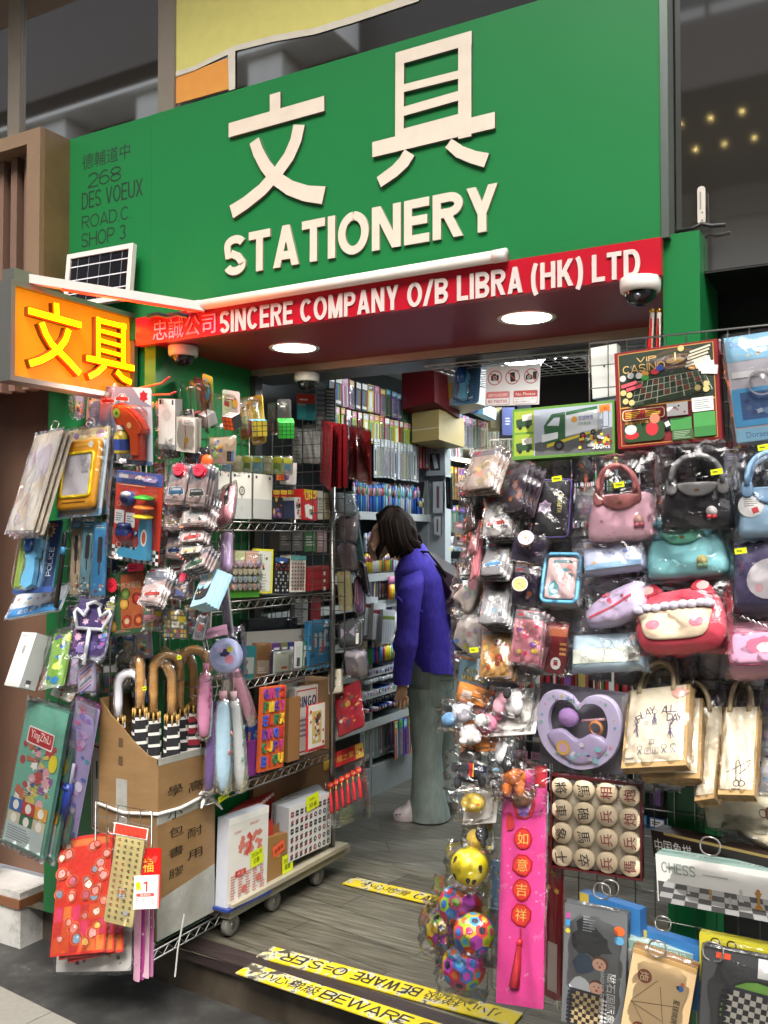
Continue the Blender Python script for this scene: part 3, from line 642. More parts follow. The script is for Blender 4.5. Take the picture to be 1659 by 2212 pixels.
for i in range(16): z = .35+i*.085; mb.tube([(XB-.006,Y0R,z),(XB-.006,Y1R,z)], .0016, '5c5b58/sm', 4, False)
mb.build('back_grid', rk)
zb = rx(600,1898).z
dl = thing('dolly', 'worn wooden dolly on grey caster wheels under the wire rack', 'dolly')
mb = MB(); mb.box((-2.33,2.60,zb-.04),(XR+.02,3.40,zb-.008),'8a8474/s'); mb.box((-2.33,2.60,zb-.004),(XR+.035,3.36,zb+.012),'a29a86/s'); mb.build('deck', dl)
for y in (2.64,2.89,3.19):
    t = MB(); t.lathe([(.012,-.014),(.034,-.014),(.038,-.009),(.038,.009),(.034,.014),(.012,.014)], '6f6d66', 20, (XR-.01,y,.040), 'x'); wv = t.build('wheel', dl)
    t = MB(); t.lathe([(0,.0145),(.014,.0145),(.014,-.0145)], '9a9890/sm', 12, (XR-.01,y,.040), 'x'); t.build('hub', wv)
    t = MB(); t.box((XR-.035,y-.012,.07),(XR+.012,y+.012,zb-.045),'77746c/sm'); t.build('fork', wv)
# front wire shelf that carries the carton
t = thing('wire_shelf', 'low chrome wire shelf sticking out under the umbrella carton', 'shelf'); mb = MB(); zc = .085
for off in (0,-.028): mb.tube([(-2.42,2.26,zc+off),(-2.12,2.26,zc+off),(-2.12,2.62,zc+off),(-2.42,2.62,zc+off),(-2.42,2.26,zc+off)], .0035, '9a9892/sm', 6)
pts = [(-2.12, 2.26+.36*i/14, zc-(.002 if i%2 else .026)) for i in range(15)]; mb.tube(pts, .002, '9a9892/sm', 5)
pts = [(-2.42+.3*i/12, 2.26, zc-(.002 if i%2 else .026)) for i in range(13)]; mb.tube(pts, .002, '9a9892/sm', 5)
for i in range(1,12): mb.tube([(-2.42+.025*i,2.26,zc),(-2.42+.025*i,2.62,zc)], .0016, '9a9892/sm', 4, False)
mb.build('deck', t); mb = MB(); mb.tube([(-2.135,2.275,zc-.045),(-2.135,2.275,zc+.02)], .012, '9a9892/sm', 10); mb.build('collar', t)
mb = MB(); mb.tube([onY(398,1975,2.30),onY(384,2050,2.28),onY(378,2110,2.27)], .003, 'b4b4ae/s', 5); tag(mb.build('loose_cable_tie'), 'loose grey cable tie hanging from the low wire shelf', 'cable tie')
# umbrella carton
XC0, XC1, YC0, YC1 = -2.40, -2.135, 2.30, 2.585
def cx_(x, y): p = onX(x, y, XC1); return (p.y, p.z)
def cy_(x, y): p = onY(x, y, YC0); return (p.x, p.z)
zbot = .10
t = thing('carton', 'taped brown cardboard carton with brush written characters holding umbrellas', 'carton')
ztc = cy_(340,1641)[1]
prof = [(XC0, cy_(218,1508)[1])]+[cy_(*p) for p in ((240,1545),(263,1570),(285,1598),(300,1613),(320,1632))]+[(XC1, ztc)]
mb = MB()
mb.T = Matrix(((1,0,0,0),(0,0,-1,YC0),(0,1,0,0),(0,0,0,1)))
P = [(XC0,zbot),(XC1-.004,zbot)]+[(x if x < XC1 else XC1-.004, z) for x, z in prof[::-1]]
mb.prism(P, -.004, 0, 'cardboard'); mb.T = Matrix(((1,0,0,0),(0,0,-1,YC1),(0,1,0,0),(0,0,0,1)))
mb.prism([(XC0,zbot),(XC1-.004,zbot),(XC1-.004,ztc+.02),(XC0,prof[0][1])], 0, .004, 'cardboard')
mb.T = Matrix(((0,0,1,XC1),(1,0,0,0),(0,1,0,0),(0,0,0,1)))
zt2 = cx_(437,1618)[1]
def ztop(y): return ztc+(zt2-ztc)*(y-YC0)/(YC1-YC0)
z1, z2, z3 = cx_(343,1760)[1], cx_(343,1783)[1], cx_(345,1945)[1]
d = .012
mb.prism([(YC0,z1),(YC1,z1+d),(YC1,zt2),(YC0,ztc)], -.004, 0, 'cardboard')
mb.prism([(YC0,z2),(YC1,z2+d),(YC1,z1+d),(YC0,z1)], -.004, .0004, 'packing_tape')
mb.prism([(YC0,z3),(YC1,z3+d*3),(YC1,z2+d),(YC0,z2)], -.004, 0, 'cardboard')
mb.prism([(YC0,zbot),(YC1,zbot),(YC1,z3+d*3),(YC0,z3)], -.004, .0004, 'packing_tape')
mb.prism([(YC0,ztc-.02),(YC1,zt2-.02),(YC1,zt2+.001),(YC0,ztc+.001)], -.0045, .0008, 'packing_tape')
mb.T = None; mb.box((XC0,YC0+.004,zbot),(XC0+.004,YC1,prof[0][1]),'cardboard'); mb.build('box', t)
mb = MB(); mb.T = Matrix(((0,0,1,XC1),(1,0,0,0),(0,1,0,0),(0,0,0,1)))
for ch, x0, x1, y0, y1 in (('學',362,394,1690,1722),('小',368,388,1744,1768),('包',364,396,1778,1812),('書',364,396,1818,1858),('膠',364,396,1862,1904),('高',408,436,1680,1712),('耐',405,436,1778,1812),('用',407,434,1822,1864)):
    a, b = cx_((x0+x1)/2-16, (y0+y1)/2+18), cx_((x0+x1)/2+16, (y0+y1)/2-16); mb.text(ch, a[0], a[1], b[0], b[1], '1d1712', z=.0015)
mb.build('brush_writing', t)
mb = MB(); mb.T = Matrix(((1,0,0,0),(0,0,-1,YC0),(0,1,0,0),(0,0,0,1)))
for x0, z0, x1, z1_ in ((-2.32,.12,-2.27,.60),(-2.395,.30,-2.145,.335),(-2.395,.14,-2.145,.17)): mb.box((x0,z0,.0002),(x1,z1_,.0009+.0003*(x1-x0>.1)),'packing_tape')
for x0, z0 in ((-2.30,.66),(-2.30,.72)): mb.rect(x0,z0,.02,.03,'5a4630',.0012)
mb.build('clear_tape', t)
wrapper(t,.0001,.0001,0,.0001) if 0 else None
mb = MB()
pts = [(XC0-.002,YC0-.004,z1+.002),(-2.28,YC0-.006,z1-.012),(XC1+.003,YC0-.004,z1+.004),(XC1+.006,YC0+.1,z1-.002),(XC1+.006,YC1-.05,z1+.012),(XC1+.005,YC1,z1+.02)]
mb.tube(pts, .0055, 'd9d6ce', 7); k0 = Vector((XC1+.012,YC1-.06,z1+.012)); mb.ball(k0, .014, 'd9d6ce', 8)
for q in ((.02,-.06,.03),(.02,.05,.03),(.02,.06,-.05),(.02,-.05,-.02)): mb.tube([k0, k0+Vector(q)*.6, k0+Vector(q)+Vector((0,0,-.01))], [.006,.008,.003], 'dedbd4', 5)
mb.build('tied_string', t)
# crook umbrellas
def umbrella(px, ytop, Yd, hookdir, width, col, label, hk='plush_wood', lean=0):
    base = onY(px[0], px[1], Yd) if Yd > 0 else onX(px[0], px[1], Yd); zt = base.z+(px[1]-ytop)/FPX*3.2
    t = thing('umbrella', label, 'umbrella', None, 'crook handled umbrellas standing in the carton')
    hd = Vector((math.cos(R(hookdir)), math.sin(R(hookdir)), 0)); rr = width/2
    ln = Vector((lean,0,0)); pts = [base+ln*0, base+Vector((0,0,(zt-rr-base.z)*.5))+ln*.5]
    top = Vector((base.x,base.y,zt-rr))+ln; pts.append(top)
    for a in range(20, 201, 20): pts.append(top+hd*(rr-rr*math.cos(R(a)))+Vector((0,0,rr*math.sin(R(a)))))
    pts.append(pts[-1]+Vector((0,0,-.03))-hd*.002)
    mb = MB(); mb.tube(pts, [.0165]*(len(pts)-1)+[.0145], hk, 12); h_ = mb.build('handle', t)
    fm = MB(); fm.tube([p for p in pts], [  .0190+.0025*math.sin(i*5.1) for i in range(len(pts))], 'film', 10); fm.build('plastic_sleeve', h_)
    mb = MB()
    for i in range(8): a = i*math.pi/4; o = Vector((math.cos(a),math.sin(a),0))*.023; mb.tube([base+o+Vector((0,0,-.018)), base+o*.95+Vector((0,0,.014))], .0035, 'b99047/s', 6)
    mb.build('rib_tips', t)
    mb = MB(); prof_ = []; n = 18; H = base.z-.12
    vs_ = []; fs = []; rings = 70
    for i in range(rings+1):
        s_ = i/rings; z = base.z-.004-H*s_; r = .024+.011*math.sin(min(1,s_*2.2)*1.57)
        for j in range(n):
            a = 2*math.pi*j/n; q = r*(1+.10*math.sin(4*a+s_*9)); vs_.append((base.x+q*math.cos(a), base.y+q*math.sin(a), z))
    for i in range(rings):
        for j in range(n):
            q_ = (i+j*4/18) % 4; k = col[0] if q_ < 1.1 and i < 27 else (col[1] if q_ < 2.8 and i < 27 and len(col) > 2 else col[-1])
            mb.add([vs_[i*n+j], vs_[(i+1)*n+j], vs_[(i+1)*n+(j+1)%n], vs_[i*n+(j+1)%n]], [(0,1,2,3)], k, False)
    mb.build('furled_canopy', t)
W_ = ('d9d4cc/c','1c1b1d/c'); WR = ('d9d4cc/c','8c2030/c','1c1b1d/c')
umbrella((255,1556),1455,2.34,20,.085,WR,'umbrella with white wrapped crook, at the left end of the carton','e3e2e6/s')
umbrella((302,1538),1425,2.36,150,.07,W_,'black and white striped umbrella with upright plastic wrapped crook, second from the left')
umbrella((331,1546),1418,2.40,60,.09,W_,'striped umbrella with wooden crook behind the yellow price tag, mid carton')
umbrella((371,1552),1437,-2.19,178,.10,W_,'front striped umbrella whose low wooden crook points left, nearest the carton corner')
umbrella((388,1538),1402,-2.215,30,.10,W_,'striped umbrella with tall wooden crook at the back of the carton')
umbrella((417,1530),1412,-2.19,178,.115,WR,'red and white striped umbrella with wide wooden crook at the right end')
umbrella((310,1520),1402,2.50,200,.09,W_,'umbrella with dark wooden crook at the back left of the carton')
umbrella((345,1520),1398,2.52,330,.10,W_,'umbrella at the rear middle whose crook rises above the others')
for x, y, Yd, lb in ((312,1487,2.335,'small yellow price sticker on the umbrella handle mid carton'),(387,1420,2.33,'small yellow price sticker on the topmost umbrella handle')):
    p = onY(x, y, Yd); mb = MB(); mb.rect(0,0,.019,.013,'dbe61c',0,R(15)); mb.rect(0,0,.012,.003,'6a6f10',.0004,R(15)); tag(mb.build('price_sticker', None, frame(X_, Z_, p)), lb, 'sticker')
# ---------------------------------------------------------------- goods: shared builders
def item(name, label, cat, tl, tr, bl, Y, group=None, yaw=None):
    M, w, h = quad(tl, tr, bl, Y, yaw); return thing(name, label, cat, M, group), w, h
def star(cx, cy, r, n=5, q=.45, a0=90): return [(cx+(r if i % 2 == 0 else r*q)*math.cos(R(a0+180*i/n)), cy+(r if i % 2 == 0 else r*q)*math.sin(R(a0+180*i/n))) for i in range(2*n)]
def blob(cx, cy, rx_, ry_, rnd, n=14, j=.18): return [(cx+rx_*(1+rnd.uniform(-j, j))*math.cos(2*math.pi*i/n), cy+ry_*(1+rnd.uniform(-j, j))*math.sin(2*math.pi*i/n)) for i in range(n)]
def busy(mb, w, h, pal, seed, n=12, cx=0, cy=0, lo=.06, hi=.2):
    rnd = random.Random(seed); s = min(w, h)
    for i in range(n):
        r = s*rnd.uniform(lo, hi); x = cx+rnd.uniform(-1, 1)*(w/2-r); y = cy+rnd.uniform(-1, 1)*(h/2-r); k = rnd.choice(pal); q = rnd.random()
        if q < .3: mb.shape(blob(x, y, r, r*rnd.uniform(.6, 1), rnd), k)
        elif q < .5: mb.rect(x, y, r*1.7, r*rnd.uniform(.5, 1.3), k, rot=rnd.uniform(-.4, .4), r=r*.2)
        elif q < .7: mb.shape(star(x, y, r, rnd.choice([5, 6, 8]), .6), k)
        elif q < .85: mb.disc(x, y, r*.8, k)
        else: mb.lines(x, y, r*2, r, 3, k, rnd)
def car(mb, x, y, s, k, k2='dfe3e6', rim='f2efe8', van=False, rot=0):
    c_, s_ = math.cos(rot), math.sin(rot)
    def T(p): return [(x+s*(a*c_-b*s_), y+s*(a*s_+b*c_)) for a, b in p]
    O = [(-1,-.3),(-1,.0),(-.85,.12),(-.55,.15),(-.3,.42),(.35,.45),(.62,.14),(.95,.08),(1,-.3)] if not van else [(-1,-.35),(-1,.5),(.6,.5),(.95,.1),(1,-.35)]
    mb.shape(T([(a*1.12, b*1.22-.03) for a, b in O]), rim); mb.shape(T(O), k)
    mb.shape(T([(-.25,.15),(-.12,.36),(.28,.38),(.45,.15)] if not van else [(-.85,.12),(-.85,.4),(.5,.4),(.72,.12)]), k2)
    for a in (-.55,.55): p = T([(a,-.32)])[0]; mb.disc(p[0], p[1], s*.17, '2a2a2c', n=10); mb.disc(p[0], p[1], s*.08, 'b8b8ba', n=8)
def carded(name, label, cat, tl, tr, bl, Y, base, art, t=.004, rad=.006, group=None, yaw=None, wrap=0, wk='film', cardname='backing_card'):
    root, w, h = item(name, label, cat, tl, tr, bl, Y, group, yaw)
    mb = MB(); mb.prism(mb.rrect(w, h, rad), -t, 0, base, base)
    art(mb, w, h); mb.build(cardname, root)
    if wrap: wrapper(root, w*1.06+.006, h*1.05+.006, -t, t+wrap, int(tl[0]), wk)
    return root, w, h
def boxed(name, label, cat, tl, tr, bl, Y, depth, side, front, art, group=None, yaw=None, wrap=False, label_part='box_body'):
    root, w, h = item(name, label, cat, tl, tr, bl, Y, group, yaw)
    mb = MB(); mb.box((-w/2,-h/2,-depth),(w/2,h/2,0), side, front); art(mb, w, h); mb.build(label_part, root)
    if wrap: wrapper(root, w*1.02+.004, h*1.02+.004, -depth-.002, depth+.004, int(tl[0]), 'film', amp=.003)
    return root, w, h
def more(root, n, d, label, group):
    """further copies hanging behind the first"""
    for i in range(1, n+1): copy_tree(root, root.matrix_world @ L(d[0]*i, d[1]*i, d[2]*i, 0, 0, d[3]*i if len(d) > 3 else 0), None, label)['group'] = group
    root['group'] = group
def hook_ring(px, Y, r, label):
    p = onY(*px, Y); mb = MB(); pts = [p+Vector((r*math.cos(a), .004*math.sin(3*a), r*math.sin(a))) for a in [2*math.pi*i/16 for i in range(17)]]
    mb.tube(pts, .0022, 'a5a29c/sm', 6, False); return tag(mb.build('hanging_ring'), label, 'ring')
# ---------------------------------------------------------------- left side goods
HOLO = ['ecdccf','e6d4de','e2dccf','f4e6c8','e2cfae','dccad4','f0e4d0']
def art(mb, w, h):
    busy(mb, w, h*.96, HOLO, 4, 26, 0, 0, .12, .4); mb.rect(.0,h*.1,.008,h*.5,'b9c3c6',rot=-.1); mb.shape([(-w*.1,-h*.28),(w*.05,-h*.1),(w*.12,-h*.3),(w*.03,-h*.24)],'c9a9a4'); mb.lines(-w*.25,-h*.38,.02,.03,4,'8a7a72')
r_, w, h = carded('pearly_pack', 'front pearly long pack hanging at the far left edge by the brown wall', 'pack', (77,941), (135,928), (13,1146), 2.21, 'f0e2cc/s', art, .006, wrap=.004, yaw=-20)
more(r_, 2, (.012,-.004,-.014), 'pearly long pack partly hidden behind the front one at the far left', 'pearly packs at the far left'); r_['label'] = 'front pearly long pack hanging at the far left edge by the brown wall'
def board(tl, tr, bl, Y, label):
    root, w, h = carded('drawing_board', label, 'drawing board', tl, tr, bl, Y, 'b4c6d2/p', lambda mb, w, h: (mb.rect(0,h*.43,w,h*.14,'e6cf86'), busy(mb, w*.9, h*.11, ['d8a860','c9a4c0','f0e4a8','9a7ab0'], 3, 9, 0, h*.43, .3, .6), mb.rect(0,-h*.46,w,h*.08,'6fa0c4')), .004, group='orange magnetic drawing boards')
    mb = MB(); mb.rbox(w*.9, h*.78, .024, .02, 'e09a22/s', .001, -w*.02, -h*.04, .008); mb.rect(0,-h*.36,w*.6,.004,'6a3c18',.0262); mb.disc(w*.28,-h*.36,.008,'e6a83c',.0268); mb.disc(-w*.3,h*.28,.010,'b86a20',.0262); mb.rect(w*.02,h*.285,w*.34,.009,'f0b040',.0265); mb.disc(w*.22,h*.285,.012,'c9c2b2',.0268); mb.build('body', root)
    mb = MB(); o = mb.rrect(w*.74, h*.52, .016, -w*.02, -h*.05); i_ = mb.rrect(w*.62, h*.46, .008, -w*.02, -h*.05); n = len(o)
    mb.add([(x,y,.0255) for x,y in o]+[(x*.985,y,.031) for x,y in o]+[(x,y,.031) for x,y in i_]+[(x,y,.0265) for x,y in i_], [(q*n+i, q*n+(i+1)%n, (q+1)*n+(i+1)%n, (q+1)*n+i) for q in range(3) for i in range(n)], 'e6c416/s', True); mb.build('screen_rim', root)
    mb = MB(); mb.shape(mb.rrect(w*.62, h*.46, .008, -w*.02, -h*.05), 'c2bcc0', .0268); rnd = random.Random(5)
    mb.zz = .0269
    for q in range(5):
        x0, y0 = rnd.uniform(-.2,.18)*w, rnd.uniform(-.2,.1)*h
        for k in range(3): mb.ring(x0, y0+k*.012, .008+.003*k, .0088+.003*k, '8a8488', n=14)
    mb.text('love', w*.08,-h*.04,w*.22,h*.0,'77727a'); mb.build('screen', root)
    wrapper(root, w*1.02, h*1.02, -.004, .034, 5, 'film', amp=.004); return root
board((147,932), (238,920), (125,1120), 2.25, 'front orange drawing board with grey screen hanging at the far left')
board((162,935), (250,924), (143,1118), 2.30, 'second orange drawing board showing only its right edge behind the first')
def art(mb, w, h):
    mb.rect(0,h*.38,w,h*.24,'7c8d9c'); mb.shape([(0,h*.5),(w*.5,h*.5),(w*.5,h*.27),(w*.2,h*.36)],'d8dade'); mb.shape(star(w*.3,h*.39,w*.13,6,.7),'a32030'); car(mb,-w*.3,h*.36,w*.18,'b03028'); mb.rect(0,-h*.47,w,h*.05,'5c78a8')
root, w, h = carded('bubble_gun_pack', 'carded red transparent bubble gun with bubble liquid bottle below the neon sign', 'toy pack', (248,836), (326,838), (252,1001), 2.27, 'b9c2cc/p', art, rad=.012)
mb = MB(); rnd = random.Random(2)
G_ = [(-.40,.17),(-.36,.27),(-.2,.30),(.1,.22),(.34,.10),(.48,-.02),(.46,-.08),(.36,-.10),(.36,-.42),(.12,-.42),(.10,-.14),(-.02,-.06),(-.1,.02),(-.3,.02)]
mb.prism([(x*w, y*h) for x, y in G_], .004, .030, 'a8301c/g'); mb.prism([(x*w*.8+.004, y*h*.85) for x, y in G_], .030, .036, 'c04a24/g'); mb.disc(-w*.24,h*.17,.016,'8fae2c',.037); mb.disc(-w*.24,h*.17,.006,'3c5c14',.0375); mb.disc(w*.1,h*.02,.010,'e0b070',.037); mb.build('gun', root)
mb = MB(); mb.lathe([(0,-.085),(.026,-.085),(.027,-.08),(.027,-.03),(.022,-.018),(.012,-.010),(.012,0)], 'b8a23c/g', 16, (-w*.2,h*-.02,.022), 'y'); mb.lathe([(.0275,-.072),(.0275,-.036)], '2c3f86', 16, (-w*.2,h*-.02,.022), 'y'); mb.lathe([(.014,-.006),(.014,.008),(0,.008)], 'e9e6e0', 14, (-w*.2,h*-.02,.022), 'y'); mb.build('bottle', root)
mb = MB(); mb.rbox(w*.95, h*.76, .045, .02, 'blister', .001, 0, -h*.1, .012); mb.build('blister', root)
carded('bubble_gun_pack', 'carded bubble gun half hidden behind the front one, left of it', 'toy pack', (215,836), (262,834), (216,985), 2.33, '8d93a8/p', lambda mb, w, h: (car(mb,-w*.12,h*.3,w*.3,'8c2434'), busy(mb,w*.7,h*.4,['8a3040','5a6a9a','a8a0b8'],2,6,0,-h*.2)), rad=.01, wrap=.02)
carded('blue_pack', 'slim pale blue pack standing behind the bubble gun cards', 'pack', (193,868), (216,866), (194,960), 2.40, '7fa3c4/p', lambda mb, w, h: mb.lines(0,h*.2,w*.6,h*.3,6,'b8d0e4'))
def art(mb, w, h):
    mb.rect(-w*.38,h*.44,w*.12,.016,'2a2c30'); mb.rect(w*.36,h*.44,w*.1,.016,'3a4258'); mb.lines(-w*.2,h*.44,w*.2,.014,2,'9a9a98')
    for r in (.017,.014,.010,.005): mb.ring(0, h*.18, r, r+.0008, 'b3b2ae')
    mb.rect(0,-h*.12,.012,h*.34,'d9d6cf',r=.005); mb.rect(0,-h*.12,.0105,h*.33,'e9e6de',r=.004); mb.rect(0,-h*.45,w,h*.1,'8f8f8c')
boxed('fan_box', 'tall white handheld fan box hanging below the two red hooks', 'box', (342,861), (378,863), (343,969), 2.32, .035, '7d7d7a', 'e6e3da/p', art, yaw=12)
for i, (p0, p1, p2) in enumerate((((285,842),(350,828),(366,815)), ((330,853),(368,852),(379,847)))):
    mb = MB(); a, b, c = onY(*p0, 2.36), onY(*p1, 2.22), onY(*p2, 2.18); mb.tube([a, b, c], .0036, 'd8453c/s', 7); tag(mb.build('peg_hook'), ('peg hook tinted by red neon light over the bubble gun card, upper of the two','peg hook tinted by red neon light over the white fan box, lower of the two')[i], 'hook')  # the neon's red light is put into the hooks' colour
root, w, h = boxed('charm_box', 'clear box with a red and gold charm hanging beside the white fan box', 'box', (381,900), (422,904), (380,974), 2.33, .03, 'b9b3a6', 'cfc9bb/p', lambda mb, w, h: (mb.rect(w*.15,h*.38,w*.62,h*.22,'e9e7e2'), mb.lines(w*.15,h*.38,w*.5,h*.14,3,'9a9a98'), mb.rect(0,h*.05,.003,h*.4,'b04030',rot=.1), mb.disc(w*.05,-h*.15,.010,'c9a030'), mb.rect(-w*.02,-h*.3,.008,h*.2,'c07850',rot=-.1)), wrap=True)
def art(mb, w, h):
    mb.rect(0,h*.43,w,h*.14,'3b4f8c',r=.006); mb.rect(-w*.34,h*.44,w*.2,.012,'d8d8d4'); car(mb,0,h*.44,w*.08,'c9d2c0'); mb.rect(w*.22,h*.42,w*.26,.011,'c9a8d8'); mb.lines(0,h*.345,w*.9,.008,1,'d8a080')
    mb.rect(0,-h*.43,w,h*.14,'e6c22a'); n = 16; s = w/n
    for i in range(n):
        for j in range(4): mb.rect(-w/2+s*(i+.5),-h*.5+s*(j+.5),s*1.0,s*1.0,'f2f0ea' if (i+j)%2 else '17171a',z=.0016)
    mb.zz = .002
    for x, y in ((-.38,-.02),(-.14,-.04)): mb.rect(x*w,y*h,w*.2,h*.16,'e4e2dd',r=.004); mb.lines(x*w,y*h,w*.15,h*.1,4,'6a8aa0')
    mb.disc(-w*.4,h*.13,.008,'e8b0a0'); mb.disc(-w*.4,h*.13,.0065,'c03a28'); mb.rect(w*.0,-h*.18,.018,.020,'2b3c70',r=.003); mb.text('P',-.004,-h*.18-.006,.004,-h*.18+.006,'f0f0f0'); mb.disc(-w*.36,-h*.33,.010,'f0e8e0'); mb.disc(-w*.36,-h*.33,.008,'c03a28')
root, w, h = carded('toy_set_pack', 'red carded spinning light toy set with blue torch and checkered bottom band', 'toy pack', (252,1014), (353,1026), (242,1206), 2.26, 'c23a26/p', art, rad=.012)
mb = MB(); mb.ball((-w*.2,h*.2,.006), (.030,.026,.022), '3a4a86/g', 16); mb.ball((-w*.2,h*.24,.012), (.022,.012,.02), 'c9ccd4/g', 12); mb.ball((-w*.2,h*.19,.022), (.017,.014,.008), '1c2347/g', 12); mb.build('spinner', root)
for k, (c, y) in enumerate((('3fae32/g',.235),('e5702a/g',.13),('e0c022/g',.03))):
    mb = MB(); mb.lathe([(0,-.006),(.030,-.004),(.034,0),(.030,.004),(.012,.010),(0,.011)], c, 22, (w*.27,y*h,.034), 'y'); mb.build('disc', root)
mb = MB(); mb.ball((-w*.2,-h*.2,.016), (.031,.024,.022), 'c03040/g', 16); mb.lathe([(.029,-.004),(.029,.012),(.024,.020),(.026,.020),(.02,.034),(0,.036)], '2a3670/g', 18, (-w*.2,-h*.19,.016), 'y'); mb.build('top', root)
mb = MB(); mb.prism([(.06*w,-.42*h),(.02*w,-.38*h),(.0,-.33*h),(-.22*w,-.35*h),(-.28*w,-.40*h),(-.24*w,-.45*h),(-.1*w,-.455*h),(.06*w,-.42*h+.0),(.16*w,-.45*h),(.38*w,-.44*h),(.36*w,-.2*h),(.33*w,0),(.20*w,.01*h),(.16*w,-.1*h),(.19*w,-.28*h),(.1*w,-.36*h)][8:]+[(.0,-.36*h),(-.2*w,-.34*h),(-.28*w,-.40*h),(-.22*w,-.45*h),(.0,-.44*h)], .004, .03, '4a9fc8/g'); mb.disc(w*.29,-h*.2,.012,'e8e4d8',.0304,ry=.028); mb.disc(w*.29,-h*.2,.008,'c05a40',.0308,ry=.02); mb.build('torch', root)
mb = MB(); mb.rbox(w*.98, h*.97, .052, .02, 'blister', .0008, 0, 0, .02); mb.build('blister', root)
# car key-ring cards
CARBG = ['a09a9c','8d8a90','b8a4a4','c9b4b0']
def keycard(tl, tr, bl, Y, k, van, label, n=2, wk='film', star_=False):
    def art(mb, w, h):
        mb.rect(0,h*.32,w,h*.2,'6a6c78'); mb.rect(-w*.34,h*.42,w*.2,h*.06,'b03038'); mb.lines(w*.1,h*.2,w*.7,h*.08,2,'54566a'); mb.shape([(-w*.5,-h*.5),(w*.5,-h*.5),(w*.5,h*.22),(-w*.5,-h*.02)],'c4aaa6'); mb.rect(0,-h*.45,w,h*.06,'8a7c78')
        car(mb, 0, -h*.2, w*.38, k, 'cfd6d8', 'ece8e0', van, .12); mb.lines(w*.2,h*.44,w*.5,h*.05,1,'e4e0dc')
    root, w, h = carded('keyring_card', label, 'key ring card', tl, tr, bl, Y, '9a979a/p', art, .003, .003, wrap=.006, wk=wk)
    if star_:
        mb = MB(); mb.prism(star(0, h*.36, .021, 14, .82), .010, .0115, 'e8324a'); mb.lines(0,h*.36,.026,.016,3,'8c1424'); mb.zz = .012; mb.lines(0,h*.36,.026,.014,2,'7c1020'); mb.build('starburst_label', root)
    if n: more(root, n, (.006,-.003,-.009,-1.2), 'key ring card tucked behind the front card of its peg on the left grid', 'car key ring cards on the left grid')
    root['label'] = label
    return root
keycard((372,1003),(413,1006),(355,1084),2.27,'3f6f9a',True,'front key ring card with blue bus under the left pink starburst label',2,star_=True)
keycard((415,1003),(455,1006),(401,1089),2.265,'4c4c44',True,'front key ring card with dark green tram under the right pink starburst label',2,star_=True)
keycard((360,1088),(400,1090),(351,1142),2.30,'b59a78',False,'front key ring card with pale car below the left starburst card',2)
keycard((402,1072),(457,1068),(390,1136),2.28,'d9cfc8',True,'front key ring card with white van on the left grid',3)
keycard((397,1134),(447,1130),(388,1172),2.275,'b0302c',False,'front key ring card with long red car below the white van card',2)
keycard((397,1166),(441,1163),(387,1197),2.27,'cdb88c',True,'front key ring card with cream and red bus',3)
keycard((364,1146),(398,1150),(357,1202),2.31,'33508c',False,'front key ring card with blue pickup left of the cream bus card',1)
keycard((410,1193),(456,1180),(392,1234),2.265,'3f6a4c',False,'front key ring card with green and red car and a wheel charm',3)
keycard((326,1226),(368,1230),(300,1302),2.26,'b83a30',False,'front key ring card with red hatchback beside the orange sticker book',2)
keycard((372,1200),(400,1200),(368,1240),2.33,'6a3030',True,'front key ring card with dark red bus in the middle of the left grid',1)
carded('charm_pack', 'small dark pack of beaded charms under a pink starburst label', 'pack', (385,1245), (412,1250), (370,1290), 2.27, '3b3440/p', lambda mb, w, h: (busy(mb,w,h,['6a5a78','8a6a4c','b8a89a','4a5a8a'],8,22,0,0,.1,.2), mb.shape(star(-w*.1,h*.5,.017,10,.7),'e0204a')), wrap=.008)
root, w, h = carded('cat_magnet_card', 'front pale blue card with a black cat shaped magnet', 'magnet card', (437,1240), (471,1228), (410,1312), 2.25, '9cc4d4/p', lambda mb, w, h: (mb.rect(-w*.2,h*.2,w*.3,h*.14,'e8c8c4'), mb.rect(w*.2,h*.16,w*.3,h*.22,'d8dcd8'), mb.disc(w*.1,h*.34,.007,'e8d040')), .012, .003)
mb = MB(); c_ = [(-.34,-.30),(-.36,-.12),(-.34,.04),(-.24,-.02),(-.12,-.02),(-.02,.05),(.02,-.06),(.30,-.07),(.36,-.02),(.37,.06),(.40,.06),(.39,-.14),(.34,-.3),(.1,-.34)]; mb.prism([(x*w,y*h) for x, y in c_], .001, .004, '262426/c'); mb.zz = .0042; mb.disc(-w*.26,-h*.13,.003,'d8c870'); mb.disc(-w*.1,-h*.13,.003,'d8c870'); mb.build('cat_magnet', root)
more(root, 3, (.007,-.001,-.010,-2), 'pale blue magnet card fanned out behind the front black cat card', 'pale blue magnet cards'); root['label'] = 'front pale blue card with a black cat shaped magnet'
